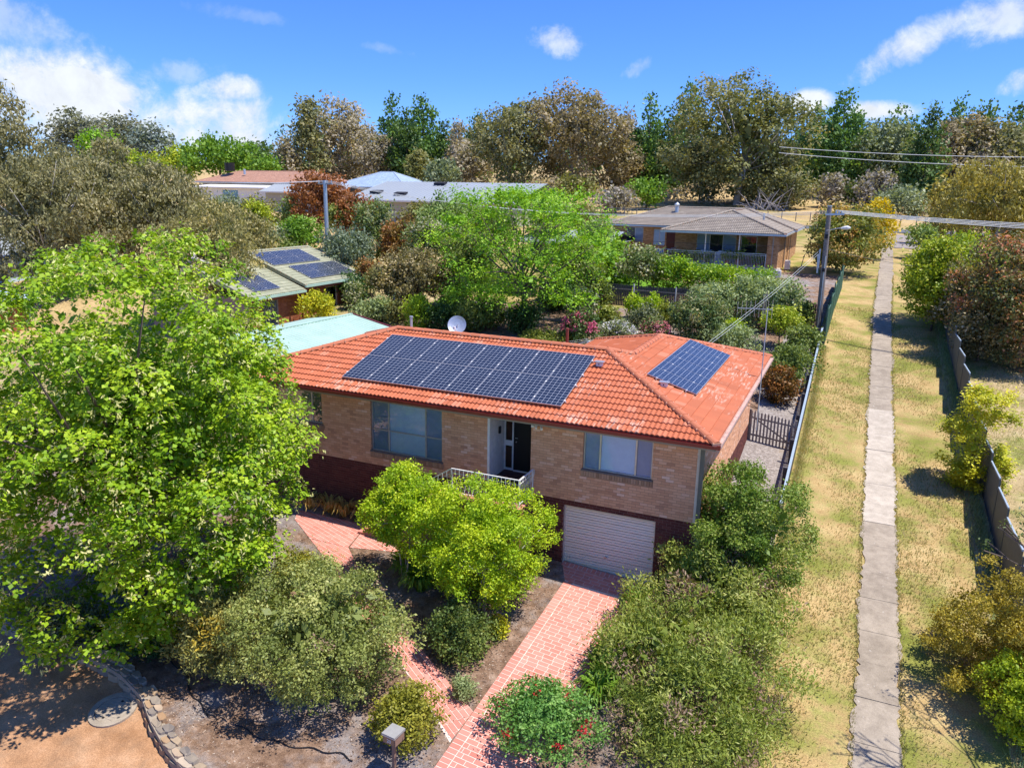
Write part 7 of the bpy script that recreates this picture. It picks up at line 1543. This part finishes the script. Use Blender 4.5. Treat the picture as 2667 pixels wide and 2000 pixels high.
# strappy clumps
def strap(x, y, label, h=.55, r=.45, n=110, co_='strap', wd=.028, group='strappy clumps'):
    SEED[0] += 1; g = np.random.default_rng(SEED[0]); root = thing('strappy_plant', (x, y, T(x, y)), label, 'plant', group); Q = []; t = []
    for i in range(n):
        a = g.uniform(0,6.28); o_ = np.array([math.cos(a), math.sin(a), 0]); b0 = o_*g.uniform(0,.16)*r*2; rc = r*g.uniform(.6,1.2); hc = h*g.uniform(.65,1.15); sdv = np.array([-o_[1], o_[0], 0])*wd
        P = [b0, b0+o_*rc*.35+[0,0,hc*.85], b0+o_*rc*.75+[0,0,hc], b0+o_*rc*1.15+[0,0,hc*.62]]; ws = (.8,1,.8,.15); tt = np.clip(g.normal(.45,.2),0,1)
        for j in range(3): Q.append([P[j]-sdv*ws[j], P[j]+sdv*ws[j], P[j+1]+sdv*ws[j+1], P[j+1]-sdv*ws[j+1]]); t.append(tt)
    o = bpy.data.objects.new('leaf_blades', quadmesh('leaf_blades', np.array(Q), np.array(t), [LM(co_)])); COL.objects.link(o); o.parent = root; tag(o, kind='stuff')
for x, y, lab in ((-8.3,-2.4,'strappy green clump at the foot of the smaller crepe myrtle, left side'),(-7.5,-2.9,'strappy green clump at the foot of the smaller crepe myrtle, right side'),(-7.0,-2.2,'strappy green clump between the two crepe myrtles'),(-6.3,-2.6,'strappy green clump under the left edge of the larger crepe myrtle'),(-5.6,-2.3,'strappy green clump beneath the larger crepe myrtle'),(-4.9,-2.0,'strappy green clump beside the corner of the front landing'),(-8.0,-1.9,'strappy green clump in the shade below the stairs'),
  (-1.15,-1.25,'strappy green clump at the right corner of the roller door'),(-.75,-1.7,'strappy green clump beside the top of the driveway'),(-1.35,-3.5,'upper strappy green clump halfway down the right driveway edge'),(-1.25,-4.2,'lower strappy green clump halfway down the right driveway edge'),(-1.2,-4.9,'strappy green clump right of the driveway above the bottlebrush')):
    strap(x, y, lab, .62, .52, 120)
for x, y, lab in ((-13.6,-.35,'dry yellow strappy plant left of the others along the dark brick wall'),(-12.8,-.3,'dry yellow strappy plant in the middle along the dark brick wall'),(-12.1,-.35,'dry yellow strappy plant right of the middle one along the dark brick wall'),(-11.3,-.3,'small dry brown strappy plant nearest the stairs')):
    strap(x, y, lab, .55, .5, 70, 'dryst', .02, 'dry strappy plants along the wall')
for pt, r_ in POTS:
    SEED[0] += 1; g = np.random.default_rng(SEED[0]); C = np.array([[0,0,r_*1.9+.35]]); Q, t, _ = leaves(g, C, np.array([[.28+r_*.4,.28+r_*.4,.38]]), 260, .2, .12)
    o = bpy.data.objects.new('foliage', quadmesh('foliage', Q, t, [LM('midg2')])); COL.objects.link(o); o.parent = pt
# grass and litter that nobody could count
def scatter(name, label, cat, spots, co_, L, W, lean=.5, upv=1.0):
    g = np.random.default_rng(len(spots)+5); S_ = np.array(spots); n = len(S_); a = g.uniform(0,6.28,n); d = np.stack([np.cos(a)*lean, np.sin(a)*lean, np.full(n, upv)],1)*g.uniform(.5,1.2,n)[:,None]
    b = np.stack([-np.sin(a), np.cos(a), np.zeros(n)],1)*W/2; Q = np.stack([S_-b, S_+b, S_+b*.5+d*L, S_-b*.5+d*L],1)
    t = np.clip(g.normal(.5,.28,n),0,1); o = bpy.data.objects.new(name, quadmesh(name, Q, t, [LM(co_, .25) if isinstance(co_, str) else co_])); COL.objects.link(o); tag(o, label, cat, kind='stuff')
rg = random.Random(12); sp = []
for i in range(75000):
    y = -12+46*rg.random()**1.5; x = rg.uniform(2.1,8.5)
    if abs(x-pathx(y)) < .56 or math.sin(x*1.7+y*.8)+math.sin(x*.6-y*.35)+rg.uniform(-1,1) < -.3: continue
    sp.append((x, y, T(x, y)))
for i in range(9000):
    y = -12+60*rg.random()**1.4; s = rg.choice((-1,1)); x = pathx(y)+s*(.5+abs(rg.gauss(0,.06))); sp.append((x, y, T(x, y)))
scatter('grass_blades', 'short yellow green grass blades over the lane verge', 'grass', sp, 'grassy', .075, .022)
sp = []
for i in range(12000):
    y = -4+44*rg.random(); x = 8.2+abs(rg.gauss(0,.22))*(-1)+.3; sp.append((x, y, T(x, y)))
scatter('long_grass', 'long unmown grass along the foot of the steel lane fence', 'grass', sp, 'greyo', .22, .016, .6)
sp = []
for i in range(6000):
    y = 3+22*rg.random(); x = 2.08+abs(rg.gauss(0,.16)); sp.append((x, y, T(x, y)))
scatter('long_grass', 'dry long grass along the foot of the pale topped lane fence', 'grass', sp, 'grassy', .16, .014, .6)
sp = []
for i in range(14000):
    y = 5+28*rg.random(); x = 8.9+6*rg.random()
    if math.sin(x*1.3)+math.sin(y*.9)+rg.uniform(-1,1) > 0: sp.append((x, y, T(x, y)))
scatter('dry_grass', 'patchy dry grass on the open lot right of the lane fence', 'grass', sp, 'grassy', .11, .02, .8)
sp = []
for i in range(16000):
    x = rg.uniform(-13,2); y = rg.uniform(-10.2,-.2)
    if dl(y)-.05 < x < dr(y)+.1: continue
    if y < np.interp(x, [p[0] for p in WALLC], [p[1] for p in WALLC])+.2: continue
    sp.append((x, y, T(x, y)+.035+nearwall(x, y)))
M_CHIP = tinted('bark_chip', [(0,(.10,.06,.04)),(.6,(.30,.21,.15)),(1,(.52,.42,.33))], .95, .1)
scatter('leaf_litter', 'bark chips and leaf litter on the front garden soil', 'leaf litter', sp, M_CHIP, .05, .03, 1.0, .25)
sp = []
for i in range(3500):
    x = rg.gauss(-11.3,.8); y = rg.gauss(-3.6,.5); sp.append((x, y, T(x, y)+.04))
scatter('ground_cover', 'pale green ground cover beside the upper brick path', 'ground cover', sp, 'greyo', .08, .02, .8)
